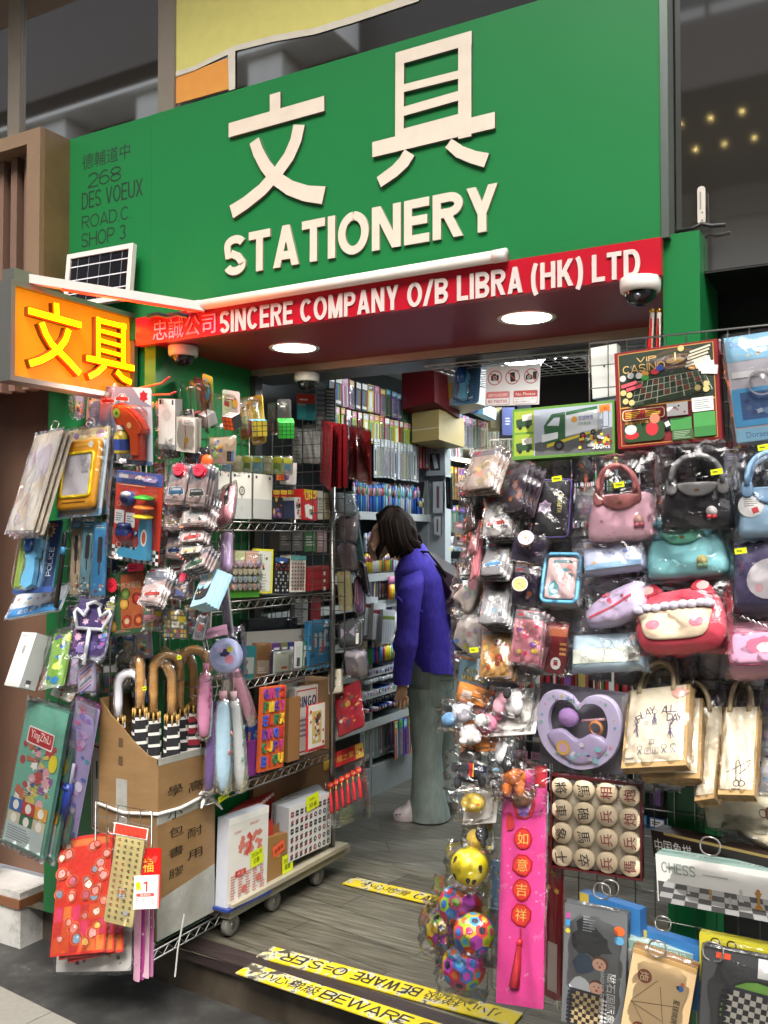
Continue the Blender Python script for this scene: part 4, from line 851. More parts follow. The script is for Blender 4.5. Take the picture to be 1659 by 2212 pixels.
# small blocks packs
for (tl, tr, bl), sd_, lb in ((((310,1312),(352,1310),(307,1362)),1,'pack of tiny toy bricks with pink and yellow label, left one'),(((355,1318),(405,1320),(353,1376)),2,'pack of tiny toy bricks with a white square tag, right one')):
    def art(mb, w, h, sd_=sd_):
        rnd = random.Random(sd_)
        for i in range(7):
            for j in range(6): mb.rect(-w*.43+i*w*.143,-h*.42+j*h*.165,w*.11,h*.12,rnd.choice(['b8a060','8aa070','c4c0a8','a0506a','6a7a8c','c9a030','6a5a48','4c6a50']),z=.0009,r=.002)
        mb.zz = .0012; mb.rect(0,h*.05 if sd_ == 1 else -h*.02,w*(.9 if sd_ == 1 else .3),h*.22,'d894a4' if sd_ == 1 else 'ece8da',r=.002); mb.lines(0,0,w*.2,h*.1,3,'5a4a48'); mb.rect(w*.3,h*.18,w*.3,h*.22,'d8c030')
    carded('brick_pack', lb, 'pack', tl, tr, bl, 2.30, '6b665e/p', art, .008, .003, wrap=.008)
carded('card_game_pack', 'small grey tarot style card pack below the cat magnets', 'pack', (428,1328), (452,1331), (415,1380), 2.30, '77777a/p', lambda mb, w, h: (mb.rect(0,0,w*.8,h*.84,'4f4f54'), mb.rect(0,0,w*.5,h*.3,'8c4038')), .008, wrap=.004)
# pouches at the rack front
def pouch(name, label, tl, tr, bl, Y, k, t, extra=None, group=None, film=True, yaw=None, rad=.02, cat='pencil case'):
    root, w, h = item(name, label, cat, tl, tr, bl, Y, group, yaw)
    mb = MB(); mb.rbox(w, h, t, rad, k, -t, 0, 0, t*.45); mb.zz = .0007
    if extra: extra(mb, w, h)
    mb.build('body', root)
    mb = MB(); o = mb.rrect(w*1.004, h*1.004, rad); mb.tube([(x,y,-t*.5) for x, y in o]+[(o[0][0],o[0][1],-t*.5)], .0016, 'b9a9b4/s', 5, False); mb.build('zip', root)
    if film: wrapper(root, w*1.12+.01, h*1.1+.01, -t-.002, t+.006, int(tl[0]*3), 'film', amp=.008)
    return root, w, h
pouch('pencil_case','pink plush pencil case with black patch hanging at the left rack post',(472,1062),(497,1042),(462,1140),2.44,'c9868c/c',.035,lambda mb,w,h:(mb.shape([(w*.1,h*.4),(w*.5,h*.44),(w*.5,-h*.1),(w*.2,-h*.05)],'2c282c'), mb.disc(w*.3,h*.25,.008,'e8e0e0')),yaw=40)
pouch('pencil_case','lilac plastic pencil case hanging below the pink one at the rack post',(475,1147),(499,1144),(474,1232),2.46,'b99ac4/s',.03,yaw=25)
root, w, h = carded('stylus_pack','slim clear pack of lilac sticks leaning down from the rack post','pack',(470,1242),(488,1246),(486,1372),2.44,'c8c2c8/p',lambda mb,w,h:[mb.rect((i-1.5)*w*.2,-h*.04,w*.1,h*.8,'8a84b8') for i in range(4)],.006,.003,wrap=.004)
# water pistol card etc.
def art(mb, w, h):
    mb.shape([(-w*.5,h*.5),(w*.2,h*.5),(w*.1,-h*.1),(-w*.3,-h*.5),(-w*.5,-h*.5)],'8aa63c'); mb.rect(w*.33,0,w*.3,h,'27365c'); mb.shape(star(w*.2,h*.35,w*.17,10,.6),'c9b070'); mb.shape(star(w*.2,h*.35,w*.12,10,.6),'8a3a2c'); mb.text('POLICE',-h*.2+w*.34,-h*.08-w*.06,h*.2+w*.34,-h*.08+w*.06,'c9d2e0',rot=R(90)); mb.rect(0,-h*.46,w,h*.08,'2f4c86'); mb.lines(w*.3,h*.44,w*.3,h*.05,2,'d85a4c')
def pistol(root, w, h, mb, d, col='6db4dc/g'):
    mb.prism([(x*w,y*h) for x, y in ((-.32,.46),(-.2,.47),(-.02,.30),(.14,.22),(.16,.1),(.10,.08),(.12,-.02),(.06,-.05),(.10,-.22),(.08,-.40),(-.06,-.46),(-.2,-.40),(-.20,-.28),(-.14,-.18),(-.16,-.04),(-.26,.12),(-.36,.34))], .004, d, col, smooth=False); mb.lathe([(0,-.03),(.017,-.028),(.02,0),(.017,.028),(0,.03)], '24508c/g', 12, (-w*.12,h*.16,d), 'y')
def gunpack(label, tl, tr, bl, Y, yaw=None):
    root, w, h = carded('water_gun_pack', label, 'toy pack', tl, tr, bl, Y, '4a78a0/p', art, rad=.01, yaw=yaw)
    mb = MB(); pistol(root, w, h, mb, .026); mb.build('water_gun', root); mb = MB(); mb.rbox(w*.8, h*.95, .034, .03, 'blister', .0008, -w*.06, 0, .014); mb.build('blister', root); return root
gunpack('carded pale blue water pistol hanging left of the black rod at the far left', (52,1130), (136,1123), (27,1283), 2.24)
carded('cartoon_pack','white and sky blue toy pack with bubbles below the water pistol card','toy pack',(36,1285),(148,1262),(13,1338),2.27,'dfe8ee/p',lambda mb,w,h:(mb.rect(0,-h*.3,w,h*.36,'3a86c4'),busy(mb,w*.9,h*.7,['e6b83c','d86a50','f0f0ee','58a4d8','b8d8ec'],6,16),mb.text('ぬりえ',-w*.3,-h*.4,0,-h*.2,'f2efe8')),.01,wrap=.01)
mb = MB(); a, b = onY(141,1148,2.235), onY(121,1312,2.235); mb.tube([a, a.lerp(b,.03), b], [.004,.0085,.0085], '1d1c1e/g', 12); q = a.lerp(b,.2); r2 = a.lerp(b,.3); mb.tube([q,r2], .0092, '3a86b4', 12); tag(mb.build('black_rod_toy'), 'long black rod toy hanging beside the water pistol card', 'toy')
for i, (tl, tr, bl, c, lb) in enumerate(((((156,1126)),(178,1123),(150,1284),'b3a084','slim carded pen toy with tan card, leftmost of three slim blue packs'),((180,1126),(206,1126),(170,1272),'6f98a4','slim pale carded toy in the middle of three slim blue packs'),((204,1128),(233,1128),(197,1286),'3f82b4','slim bright blue carded toy with dark racket shape, rightmost of three'))):
    carded('slim_pack',lb,'toy pack',tl,tr,bl,2.27-i*.012,c+'/p',lambda mb,w,h:(mb.rect(0,h*.44,w*.9,h*.1,'4a9cc8'),mb.lines(0,h*.44,w*.7,h*.06,2,'e4ecf0'),mb.rect(0,h*.12,w*.34,h*.36,'3a3438',r=.008),mb.rect(0,-h*.12,w*.1,h*.2,'4a3c3a'),busy(mb,w*.9,h*.16,['d8843c','7a4a3c','e4dccb','5aa0c8'],i+3,8,0,-h*.4)),.006,.004,wrap=.012)
def art(mb, w, h):
    mb.shape([(-w*.1,h*.46),(w*.5,h*.46),(w*.5,-h*.42),(-w*.1,-h*.42)],'c76a3e'); mb.text('个性冰箱贴',-w*.22,h*.22,w*.4,h*.33,'d8cfae'); rnd = random.Random(3)
    for x, y, k, k2 in ((-.36,.0,'c08040','d8c890'),(-.02,-.02,'e0a43c','e8c060'),(.3,.05,'b02c24','d85040'),(.05,-.3,'c84a34','e8cfa0'),(.34,-.3,'a83c28','e08a4c'),(-.32,-.36,'d8a030','e8d080'),(.02,.14,'6a8a40','90a850')):
        mb.shape(blob(x*w,y*h,w*.12,w*.13,rnd,14,.08),'4c1a14'); mb.shape(blob(x*w,y*h,w*.105,w*.115,rnd,14,.06),k); mb.disc(x*w,y*h,w*.06,k2)
    mb.lines(0,-h*.45,w*.5,h*.04,2,'e0a080')
root, w, h = carded('fridge_magnet_book','green and orange fridge sticker sheet with fruit shapes hanging above the umbrellas','sticker book',(227,1241),(312,1230),(228,1374),2.30,'3f6a44/p',art,.006,wrap=.006)
carded('price_card','bright pink price card clipped above the orange sticker sheet','price card',(275,1218),(309,1214),(276,1236),2.295,'e82a50',lambda mb,w,h:(mb.lines(0,0,w*.8,h*.5,2,'8c1430')),.002)
mb = MB(); p = onY(242,1264,2.28); mb.prism(star(0,0,.026,12,.78),0,.002,'d8243c'); mb.zz=.0024; mb.lines(0,0,.03,.018,3,'7c1020'); tag(mb.build('starburst_tag',None,frame(X_,Z_,p)),'red starburst price tag stuck on the green side of the sticker sheet','tag')
def art(mb, w, h):
    busy(mb,w,h,['5a4a86','c9a0c8','8a78b0','e0b8cc','3a2c50'],9,24,0,0,.05,.2); mb.shape(star(w*.36,h*.36,w*.17,9,.6),'d8d040'); mb.lines(w*.36,h*.36,w*.2,h*.06,2,'7a3aa0')
    for i in range(7): mb.rect(w*.36,h*.16-i*h*.07,w*.12,h*.05,['d84a4a','e08a3c','e0d040','5ab050','4a90d0','6a5ac0','b05ab0'][i])
    mb.text('ワンド',-w*.46,-h*.4,-w*.34,h*.0,'d88ab0')
root, w, h = carded('crown_wand_pack','purple carded glow wand with a white crown shape above the umbrellas','toy pack',(173,1288),(251,1293),(147,1418),2.25,'453766/p',art,.003,wrap=.022)
mb = MB(); C_ = [(-.36,-.12),(-.52,.20),(-.46,.27),(-.36,.22),(-.24,.14),(-.16,.30),(-.2,.38),(0,.44),(.2,.38),(.16,.30),(.24,.14),(.36,.22),(.46,.27),(.52,.20),(.36,-.12),(-.36,-.12)]; mb.tube([(x*w*.95,y*h*.8+h*.06,.014) for x,y in C_], .0065, 'd8dde0/g', 10); mb.tube([(0,-h*.04,.014),(.003,-h*.62,.012)], .007, 'd2d6da/g', 10); mb.build('wand', root)
M, w, h = quad((48,1365),(80,1367),(9,1480),2.22,-25); t = thing('gadget_box','white gadget box with grey see-through side hanging at the far left','box',M); mb = MB(); mb.box((-w/2,-h/2,-.06),(w/2,h/2,0),'8b8c88/s','dcd9d2/p'); mb.disc(0,h*.18,.010,'8a8880',ry=.016); mb.ring(0,h*.18,.006,.008,'b0aea8'); mb.lines(-w*.1,h*.42,w*.5,h*.06,2,'a8a6a0'); mb.rect(0,-h*.46,w,h*.06,'c0bdb6'); mb.build('box_body',t)
mb = MB(); mb.T = frame(Vector((0,0,-1)),Vector((0,1,0)),Vector((w/2+.0006,0,-.03))); mb.rect(0,0,.058,h*.98,'9a9c98/g',.0004); mb.rect(-.004,-h*.4,.018,.022,'3a3c3c',.0009); mb.rect(-.004,-h*.44,.014,.010,'d8d8d4',.0013); mb.build('side_window',t)
def blisterbag(name,label,tl,tr,bl,Y,base,pal,n,sd_,cat='toy pack',bulge=.02):
    return carded(name,label,cat,tl,tr,bl,Y,base,lambda mb,w,h:busy(mb,w*.96,h*.96,pal,sd_,n,0,0,.06,.22),.004,wrap=bulge)
blisterbag('bubble_toy_bag','clear bag with lime green and blue bubble toys at the far left','t' and (118,1368),(160,1360),(94,1488),2.26,'7aa04a/p',['6a9a30','3a5aa0','9ac040','2c7ab0','c8d860','5a4a90'],20,5,bulge=.03)
carded('striped_pack','front lilac pack with diagonal coloured stripes under the crown wand','pack',(170,1420),(203,1418),(168,1494),2.24,'c0b4d0/p',lambda mb,w,h:[mb.rect((i-2.5)*0,-h*.44+i*h*.11,w*.9,h*.035,['3f5a9a','c87a9a','3f8a5a','e8e4e8','d8803c'][i%5],rot=.6) for i in range(9)],.012,.004,wrap=.006)
carded('striped_pack','rear lilac striped pack showing left of the front one','pack',(152,1425),(182,1421),(143,1480),2.27,'b6a8c4/p',lambda mb,w,h:[mb.rect(0,-h*.4+i*h*.12,w*.9,h*.035,['a85a8a','6a8ab0','7a9a70'][i%3],rot=.5) for i in range(7)],.01,.004,wrap=.008)
blisterbag('party_toy_bag','clear bag of pastel party toys at the bottom left of the crown wand',(120,1480),(165,1495),(108,1500),2.27,'d8d4c8/p',['d85a4a','6a9a4a','d8c050','8ab0d0'],12,8)
def art(mb, w, h):
    mb.rect(0,0,w*.98,h*.98,'6fae98'); busy(mb,w*.9,h*.6,['b04a4a','e0d8cc','3a5a90','d8a0a8','8a5a90','d0c060','f0ece4','c06a50'],12,60,0,-h*.02,.04,.13); mb.rect(-w*.02,h*.27,w*.62,h*.12,'e8e0d8',r=.006,rot=-.05); mb.rect(-w*.02,h*.27,w*.58,h*.10,'b83038',r=.006,rot=-.05); mb.text('YingZhiLi',-w*.26,h*.235,w*.22,h*.31,'f0e6dc',rot=-.05); mb.disc(w*.36,h*.13,w*.1,'d8c832',ry=w*.13)
    g_ = ['3a62a4','b83a3c','d89a3c','c9c0a4','2f6a4a','c9c0a4']
    for i in range(3):
        for j in range(2): mb.rect(-w*.3+i*w*.3,-h*.22-j*h*.09,w*.29,h*.085,g_[i+3*j]); mb.disc(-w*.3+i*w*.3,-h*.22-j*h*.09,w*.07,'ece8dc')
    mb.rect(0,-h*.41,w*.9,h*.14,'b9c6c4'); mb.lines(-w*.1,-h*.41,w*.6,h*.1,6,'7d8a8c')
root, w, h = carded('book_bag','thick green and red picture book in a clear bag, bottom left corner','book',(62,1512),(152,1540),(2,1815),2.22,'57897a/p',art,.014,.004,wrap=.012,yaw=-18)
more(root,2,(.02,-.004,-.03),'green picture book bagged behind the front one at the bottom left','green picture books in bags'); root['label'] = 'thick green and red picture book in a clear bag, bottom left corner'
def art(mb, w, h): busy(mb,w,h,['8a7ac0','5a6ab8','c8a0d0','d870a0','e8e0f0','4aa0b8'],14,40,0,0,.06,.2)
root, w, h = carded('bubble_sword_pack','lilac carded pack with a dark blue bubble sword at the lower left','toy pack',(165,1512),(215,1535),(110,1818),2.255,'a89ac8/p',art,.003,wrap=.03)
mb = MB(); mb.tube([(0,h*.1,.014),(0,-h*.12,.014)], .006, 'c9c8e0/g', 10); mb.tube([(-.002,-h*.04,.016),(-.006,-h*.36,.016)], .014, '1c3fb0/g', 14); mb.tube([(-.006,-h*.06,.016),(-.0065,-h*.085,.016)], .017, '16318c/g', 14); mb.build('bubble_sword', root)
root, w, h = carded('round_toy_card','small card with a flat orange disc above the bubble sword','toy pack',(160,1500),(217,1522),(150,1552),2.28,'8a4a80/p',lambda mb,w,h: busy(mb,w,h,['b0609a','5a4a86','d89ab8'],4,9),.004,wrap=.012)
mb = MB(); mb.lathe([(0,0),(.024,0),(.026,.003),(.024,.006),(0,.006)], 'e85a30/s', 24, (w*.0,0,.006)); mb.build('orange_disc', root)
# sticker sheets at the bottom left
def art(mb, w, h):
    rnd = random.Random(6); mb.rect(0,0,w*.96,h*.97,'c8382c/s'); mb.rect(0,h*.44,w*.9,h*.06,'cc6a38')
    for i in range(6):
        for j in range(3): mb.rect(-w*.4+i*w*.16,-h*.42+j*h*.13,w*.14,h*.12,rnd.choice(['c04a24','cc6a30','c83858','b03028']),z=.0012)
    mb.zz = .0016; cols = ['d8c8b8','c88a84','7090a4','c8a44c','c8786a','b0586a','c89a90']
    for i in range(34):
        x, y = rnd.uniform(-.44,.44)*w, rnd.uniform(-.46,.42)*h; k = rnd.choice(cols); r = w*rnd.uniform(.055,.095)
        mb.disc(x,y,r*1.25,'c8703c',n=14,ry=r*1.05); mb.disc(x,y,r*1.12,'a83028',n=14,ry=r*.95); mb.shape(blob(x,y,r*.8,r*.7,rnd,10,.2),k); mb.disc(x+r*.2,y+r*.2,r*.2,rnd.choice(cols))
root, w, h = carded('sticker_sheet','front red foil sticker sheet covered in tiny round animal stickers, bottom left','sticker sheet',(133,1812),(246,1796),(106,2068),2.20,'cc3a30/s',art,.002,.003,wrap=.003)
more(root,2,(.018,-.006,-.012,2.5),'red foil sticker sheet fanned out behind the front one','red foil sticker sheets'); root['label'] = 'front red foil sticker sheet covered in tiny round animal stickers, bottom left'
carded('white_sticker_sheet','white sticker sheet with orange lettering peeking out below the red sheets','sticker sheet',(133,1900),(290,1890),(120,2100),2.235,'e4e0da/p',lambda mb,w,h:busy(mb,w*.9,h*.3,['d87a30','8a4a5a','c9a040','6a8a60'],5,10,0,-h*.3,.06,.12),.002,wrap=.004)
for i in range(4): carded('pink_sheet','pink sheet hanging edge on behind the yellow sticker strip','sticker sheet',(292+i*9,1880),(306+i*9,1884),(288+i*9,2118-i*4),2.225+.01*i,['d8a0b8','b04a8c','dcb4c4','c07aa4'][i]+'/g',lambda mb,w,h:busy(mb,w*.9,h*.9,['e0b0c4','b8609a'],i,6),.002,group='pink sticker sheets behind the yellow strip',yaw=30)
def art(mb, w, h):
    for i in range(4):
        for j in range(14):
            x, y = (-.34+i*.225)*w, (.42-j*.0655)*h; k = 'b0342a' if (i < 2 and j > 3 and j < 12) or (i == 0 and j < 2) else '2a241c'
            mb.rect(x-.001,y+h*.008,w*.09,h*.007,k,z=.0009,rot=.2); mb.rect(x+w*.01,y-h*.004,w*.022,h*.03,k,z=.0012); mb.rect(x-w*.02,y-h*.008,w*.07,h*.006,k,z=.0014,rot=-.3); mb.disc(x+w*.05,y-h*.012,w*.012,k,z=.0015,n=6)
    mb.zz = .002; mb.rect(-w*.02,-h*.16,w*.27,h*.1,'e0dcd4'); mb.rect(-w*.02,-h*.14,w*.27,h*.04,'d89060'); mb.lines(-w*.02,-h*.18,w*.22,h*.04,2,'5a5a60'); mb.rect(w*.2,-h*.36,w*.16,h*.05,'dcd8e0',rot=.3)
root, w, h = carded('sticker_strip','pale yellow strip of little red and black word stickers hung on a red header','sticker sheet',(252,1796),(313,1808),(224,1990),2.17,'ecd894/p',art,.002,wrap=.003)
mb = MB(); mb.rect(0,h*.535,w*1.2,h*.13,'e8e0d8',.003); mb.rect(0,h*.535,w*1.12,h*.11,'d03a28',.0034,rot=.0); mb.zz=.0037
for i in range(7): mb.rect(-w*.5+i*w*.166,h*.535,.0012,h*.1,'e05a40',rot=.5)
mb.build('header_card', root)
root, w, h = carded('tear_off_calendar','small red tear-off calendar showing a red 1, hanging by the carton','calendar',(294,1834),(348,1831),(290,1964),2.19,'b8201c/g',lambda mb,w,h:(mb.text('福',-w*.2,h*.1,w*.22,h*.33,'d8b03c'),busy(mb,w*.8,h*.3,['c83a30','a01814'],3,8,0,h*.3)),.003)
mb = MB(); mb.box((-w*.46,-h*.5,.0006),(w*.46,h*.05,.012),'dcd8d0','e6e2da/p'); mb.zz=.0125; mb.text('1',-w*.1,-h*.22,w*.08,-h*.05,'c02a24',bold=.05); mb.rect(0,-h*.27,w*.7,h*.055,'c8453c',r=.003); mb.text('星期四',-w*.2,-h*.285,w*.2,-h*.255,'ece4dc'); mb.text('初二',-w*.12,-h*.4,w*.14,-h*.32,'c8453c'); mb.lines(-w*.32,-h*.37,w*.1,h*.12,4,'d07a70'); mb.lines(w*.32,-h*.37,w*.1,h*.12,4,'d07a70'); mb.rect(-w*.28,-h*.12,w*.2,h*.13,'d4e418',rot=.2); mb.text('2026',-w*.36,-h*.145,-w*.2,-h*.10,'2a2c10',rot=-1.3); mb.build('pages', root)
mb = MB(); mb.tube([(0,h*.5,.002),(.004,h*.62,.004),(.002,h*.72,.002)], .0016, 'b02020', 5); mb.build('cord', root)
hook_ring((244,1790),2.2,.02,'steel ring holding the red sticker sheets, left ring'); hook_ring((262,1776),2.21,.02,'steel ring on the low grid near the carton string'); hook_ring((119,920),2.26,.017,'steel ring holding the pearly packs at the far left')
hook_ring((195,913),2.28,.017,'steel ring over the orange drawing board')
# red tassel, round container, folded umbrellas in front of the rack
root, w, h = item('snack_container','lilac round snack container in a bag with pink header card','container',(446,1385),(524,1375),(450,1458),2.42,None,20)
mb = MB(); mb.lathe([(0,-.055),(.046,-.052),(.052,-.03),(.052,-.006)], '9a84bc/g', 26); mb.build('bowl', root)
mb = MB(); mb.lathe([(.055,-.010),(.058,-.002),(.052,.004),(0,.006)], 'aab0d8/s', 26); mb.zz = .0065; mb.disc(0,.002,.036,'b4bce0'); mb.shape(blob(.0,.008,.016,.014,random.Random(2)),'3f3a6a'); mb.disc(.018,.018,.010,'d8cf4a'); mb.disc(.014,-.014,.015,'d88a9c'); mb.disc(-.014,.02,.010,'c8b0dc'); mb.build('lid', root)
mb = MB(); mb.rect(-.026,.082,.078,.034,'d8a0bc',.002,rot=.1); mb.text('SNACK',-.058,.076,-.03,.086,'3a2c3c'); mb.disc(-.052,.094,.006,'3a2c3c'); mb.build('header_card', root)
wrapper(root,.15,.17,-.055,.07,3,'film',cx=-.01,cy=.012,amp=.01)
def folded(p0, p1, r0, col, label, X=-2.06, cap=None, pat=None):
    a, b = onX(*p0, X), onX(*p1, X); t = thing('folding_umbrella', label, 'umbrella', None, 'folding umbrellas hanging in front of the rack'); ln = b-a
    mb = MB(); n = 14; u = ln.normalized(); sx = u.cross(Y_).normalized(); sy = u.cross(sx); vs_ = []; fs = []
    prof = [(0,.35),(.02,.6),(.06,.72),(.25,.9),(.55,1),(.8,.95),(.95,.8),(1,.5)]
    for s_, r in prof:
        for j in range(n): q = 2*math.pi*j/n; rr = r0*r*(1+.12*math.sin(3*q+s_*5)); vs_.append(a+ln*s_+sx*rr*math.cos(q)+sy*rr*math.sin(q))
    for i in range(len(prof)-1): fs += [(i*n+j, i*n+(j+1)%n, (i+1)*n+(j+1)%n, (i+1)*n+j) for j in range(n)]
    mb.add(vs_, fs, col, True); mb.add(vs_, [tuple(range(n-1,-1,-1)), tuple(range(len(vs_)-n,len(vs_)))], col)
    if pat:
        rnd = random.Random(int(p0[0]))
        for q in range(6): c = a+ln*rnd.uniform(.2,.9)+X_*(r0*1.03)+Y_*rnd.uniform(-.5,.3)*r0; mb.ball(c, (.002,.007,.009), pat, 8)
    mb.build('canopy', t); mb = MB(); mb.tube([a-u*.03, a+u*.006], r0*.42, cap or col, 10); mb.build('handle', t)
    mb = MB(); mb.tube([a-u*.03, a-u*.08+X_*.01, a-u*.10+Z_*.01], .0015, 'c8c4c0', 5); mb.build('strap', t)
    wm = MB(); wm.tube([a-u*.005]+[a+ln*s_ for s_ in (.1,.4,.7,1.0)]+[b+u*.015], [r0*.6,r0*.95,r0*1.15,r0*1.2,r0*1.1,r0*.5], 'film', 10); wm.build('plastic_sleeve', t)
folded((444,1452),(440,1590),.026,'cf86a8/c','pink folding umbrella with small lettering left of the round container',-2.10,None,'b8608c/c')
folded((462,1534),(450,1708),.021,'5d4676/c','slim dark purple folding umbrella beside the carton',-2.09)
folded((482,1512),(482,1706),.032,'a9c8d8/c','pale blue folding umbrella with pink cap, middle of the hanging row',-2.06,'d8a8b0/s','d89a9a')
folded((505,1512),(519,1702),.030,'d4d6d4/c','white folding umbrella with green spots, right of the pale blue one',-2.05,'d8b8bc/s','7fb0a4')
folded((503,1440),(541,1560),.027,'d89aae/c','salmon pink folding umbrella tilted over the fuzzy board',-2.06)
folded((486,1450),(492,1520),.02,'a8a294/s','short taupe folding umbrella in clear sleeve behind the pale blue one',-2.09)
# ---------------------------------------------------------------- goods on the chrome rack (facing the aisle)
def boxX(name, label, cat, tl, tr, bl, depth, side, front, art=None, X=-2.11, group=None, wrap=False, part='box_body'):
    M, w, h = quadX(tl, tr, bl, X); t = thing(name, label, cat, M, group)
    mb = MB(); mb.box((-w/2,-h/2,-depth),(w/2,h/2,0), side, front)
    if art: art(mb, w, h)
    mb.build(part, t)
    if wrap: wrapper(t, w*1.02+.003, h*1.02+.003, -depth, depth+.004, int(tl[0]), 'film', amp=.003)
    return t, w, h
def fanart(mb, w, h):
    mb.rect(-w*.36,h*.42,w*.1,h*.06,'2a2c30'); mb.rect(w*.36,h*.42,w*.1,h*.06,'3a4258'); mb.lines(-w*.16,h*.42,w*.2,h*.05,2,'a8a8a4'); mb.ring(0,h*.1,w*.10,w*.15,'6a6058'); mb.disc(0,h*.1,w*.06,'a8a29a'); mb.rect(0,-h*.12,w*.05,h*.22,'8a8a88'); mb.rect(0,-h*.28,w*.98,h*.44,'b9bbb8'); mb.lines(0,-h*.28,w*.1,h*.1,3,'8f918e')
boxX('fan_box','white handheld fan box on the top rack shelf, nearest the pink pencil case','box',(473,1016),(497,1019),(470,1120),.08,'8a8a88','d9d7cf/p',fanart)
boxX('fan_box','white handheld fan box with round fan picture, middle of the top shelf trio','box',(503,1018),(545,1022),(499,1120),.08,'8a8a88','dedcd4/p',fanart,-2.105)
boxX('fan_box','plain white handheld fan box on the top shelf, right of the pictured one','box',(548,1022),(588,1027),(547,1120),.08,'8a8a88','dcdad2/p',lambda mb,w,h:(mb.rect(-w*.36,h*.42,w*.1,h*.06,'2a2c30'),mb.rect(w*.36,h*.42,w*.1,h*.06,'3a4258'),mb.rect(0,-h*.28,w*.98,h*.44,'b7b9b6')),-2.108)
boxX('card_game_box','small black card game box with neon drawing on the top rack shelf','game box',(588,1074),(611,1075),(588,1120),.06,'1f1e22','2a272c/p',lambda mb,w,h:busy(mb,w,h,['c0704a','d8b84a','8a4a9a','3a6ac0'],4,10))
boxX('card_game_box','plain navy card game box beside the black one on the top shelf','game box',(612,1082),(636,1081),(612,1120),.06,'1c2338','232c48/p')
boxX('card_game_box','white card game box with black animal print on the top shelf','game box',(637,1074),(650,1074),(637,1121),.06,'cfcfcc','dedcd8/p',lambda mb,w,h:busy(mb,w,h,['26262a','c04040','26262a'],3,9,0,0,.1,.3))
def uno(mb, w, h):
    mb.rect(-w*.0,h*.40,w,h*.2,'d8b420'); mb.rect(0,h*.28,w*.9,h*.24,'b81c20',rot=.12); mb.text('UNO',-w*.4,h*.18,w*.42,h*.40,'e8c828',bold=.04,rot=.15); mb.rect(-w*.2,-h*.2,w*.34,h*.42,'e8e6e0',rot=.2,r=.003); mb.rect(w*.05,-h*.24,w*.36,h*.44,'e8e6e0',rot=-.1,r=.003)
    for a,k in ((45,'d02a24'),(135,'3a9a44'),(225,'e0c020'),(315,'2a5ab0')): mb.disc(w*.05+w*.08*math.cos(R(a)),-h*.24+w*.08*math.sin(R(a)),w*.08,k)
boxX('card_game_box','red and yellow UNO card game box facing the aisle on the top shelf','game box',(655,1056),(684,1060),(656,1122),.05,'b81c20','c4242a/p',uno,-2.10)
for i in range(4): boxX('card_game_box','red UNO box edge with yellow top, in the row behind the black and white boxes','game box',(590+i*16,1058),(604+i*16,1059),(590+i*16,1120),.03,'b81c20','b82026/p',lambda mb,w,h:(mb.rect(0,h*.42,w,h*.16,'d8b420'),mb.text('UNO',-w*.4,h*.12,w*.4,h*.28,'e8c828')),-2.19,'card game boxes standing behind')
boxX('card_game_box','beige paper game box at the far end of the top rack shelf','game box',(686,1060),(699,1061),(686,1122),.06,'9a9284','b4ad9e/p',lambda mb,w,h:mb.lines(0,0,w*.7,h*.6,6,'8a8478'))
boxX('card_game_box','tan box with dark print last on the top shelf beside the rack post','game box',(700,1064),(711,1064),(700,1122),.06,'9a8a6c','ab9a78/p',lambda mb,w,h:mb.lines(0,.01,w*.7,h*.5,5,'6a5a44'))
# second shelf
t, w, h = boxX('stamp_set','clear pack of pastel roller stamps on a green base on the second shelf','stamp set',(498,1188),(562,1190),(496,1291),.08,'b9b4a8','8a877c/p',lambda mb,w,h:(mb.rect(-w*.22,h*.38,w*.4,h*.2,'c8cf9a'),mb.rect(w*.22,h*.38,w*.44,h*.2,'d8b09a'),mb.rect(-w*.38,h*.46,w*.08,h*.03,'c03030'),mb.rect(0,-h*.42,w,h*.18,'4f9a2c')))
mb = MB(); rnd = random.Random(4)
for i in range(6):
    for j in range(4):
        k = [['d89a98','d8c898','98a8d0','d8a890'],['c8b4d4','d8c8a0','a0c0a8','b8b8bc']][i%2][j]; x, y = -w*.42+i*w*.165, h*.2-j*h*.16
        mb.lathe([(w*.06,-.01),(w*.075,.006),(w*.065,.012)], k+'/s', 10, (x,y,.002)); mb.disc(x,y,w*.06,'e8dcd0',.0138); mb.disc(x,y,w*.04,k,.0142)
mb.build('stamp', t); wrapper(t,w*1.06,h*.85,-.02,.04,2,'film',cy=.005)
boxX('sticker_set','tall yellow framed activity pack beside the roller stamps','activity pack',(552,1185),(589,1187),(553,1282),.02,'d8c43a','e0d83a/p',lambda mb,w,h:(mb.rect(0,0,w*.76,h*.9,'dcdccf'),busy(mb,w*.7,h*.4,['c04040','3a3a3a','b0ac9a'],5,9,0,h*.2,.05,.12),mb.lines(0,-h*.25,w*.7,h*.4,6,'b0aea4')))
boxX('domino_pack','black domino pack with white dots on the second shelf','game box',(592,1204),(625,1206),(593,1281),.05,'1d1d20','232326/p',lambda mb,w,h:([mb.rect(-w*.38+i*w*.15,-h*.42+j*h*.1,w*.09,h*.06,'b03a3a' if j > 5 else 'd8d8d4') for i in range(6) for j in range(8) if (i*3+j*5)%7 < 4],mb.rect(-w*.1,h*.44,w*.8,h*.12,'2c4c86',r=.004)),wrap=True)
boxX('tile_pack','white pack with rows of red symbols on the second shelf','game box',(627,1200),(660,1201),(627,1279),.05,'cfcabb','dcd8ca/p',lambda mb,w,h:([mb.rect(-w*.36+i*w*.18,-h*.42+j*h*.1,w*.1,h*.05,'a04848') for i in range(5) for j in range(8)],mb.rect(0,h*.44,w,h*.12,'4a8a86')),wrap=True)
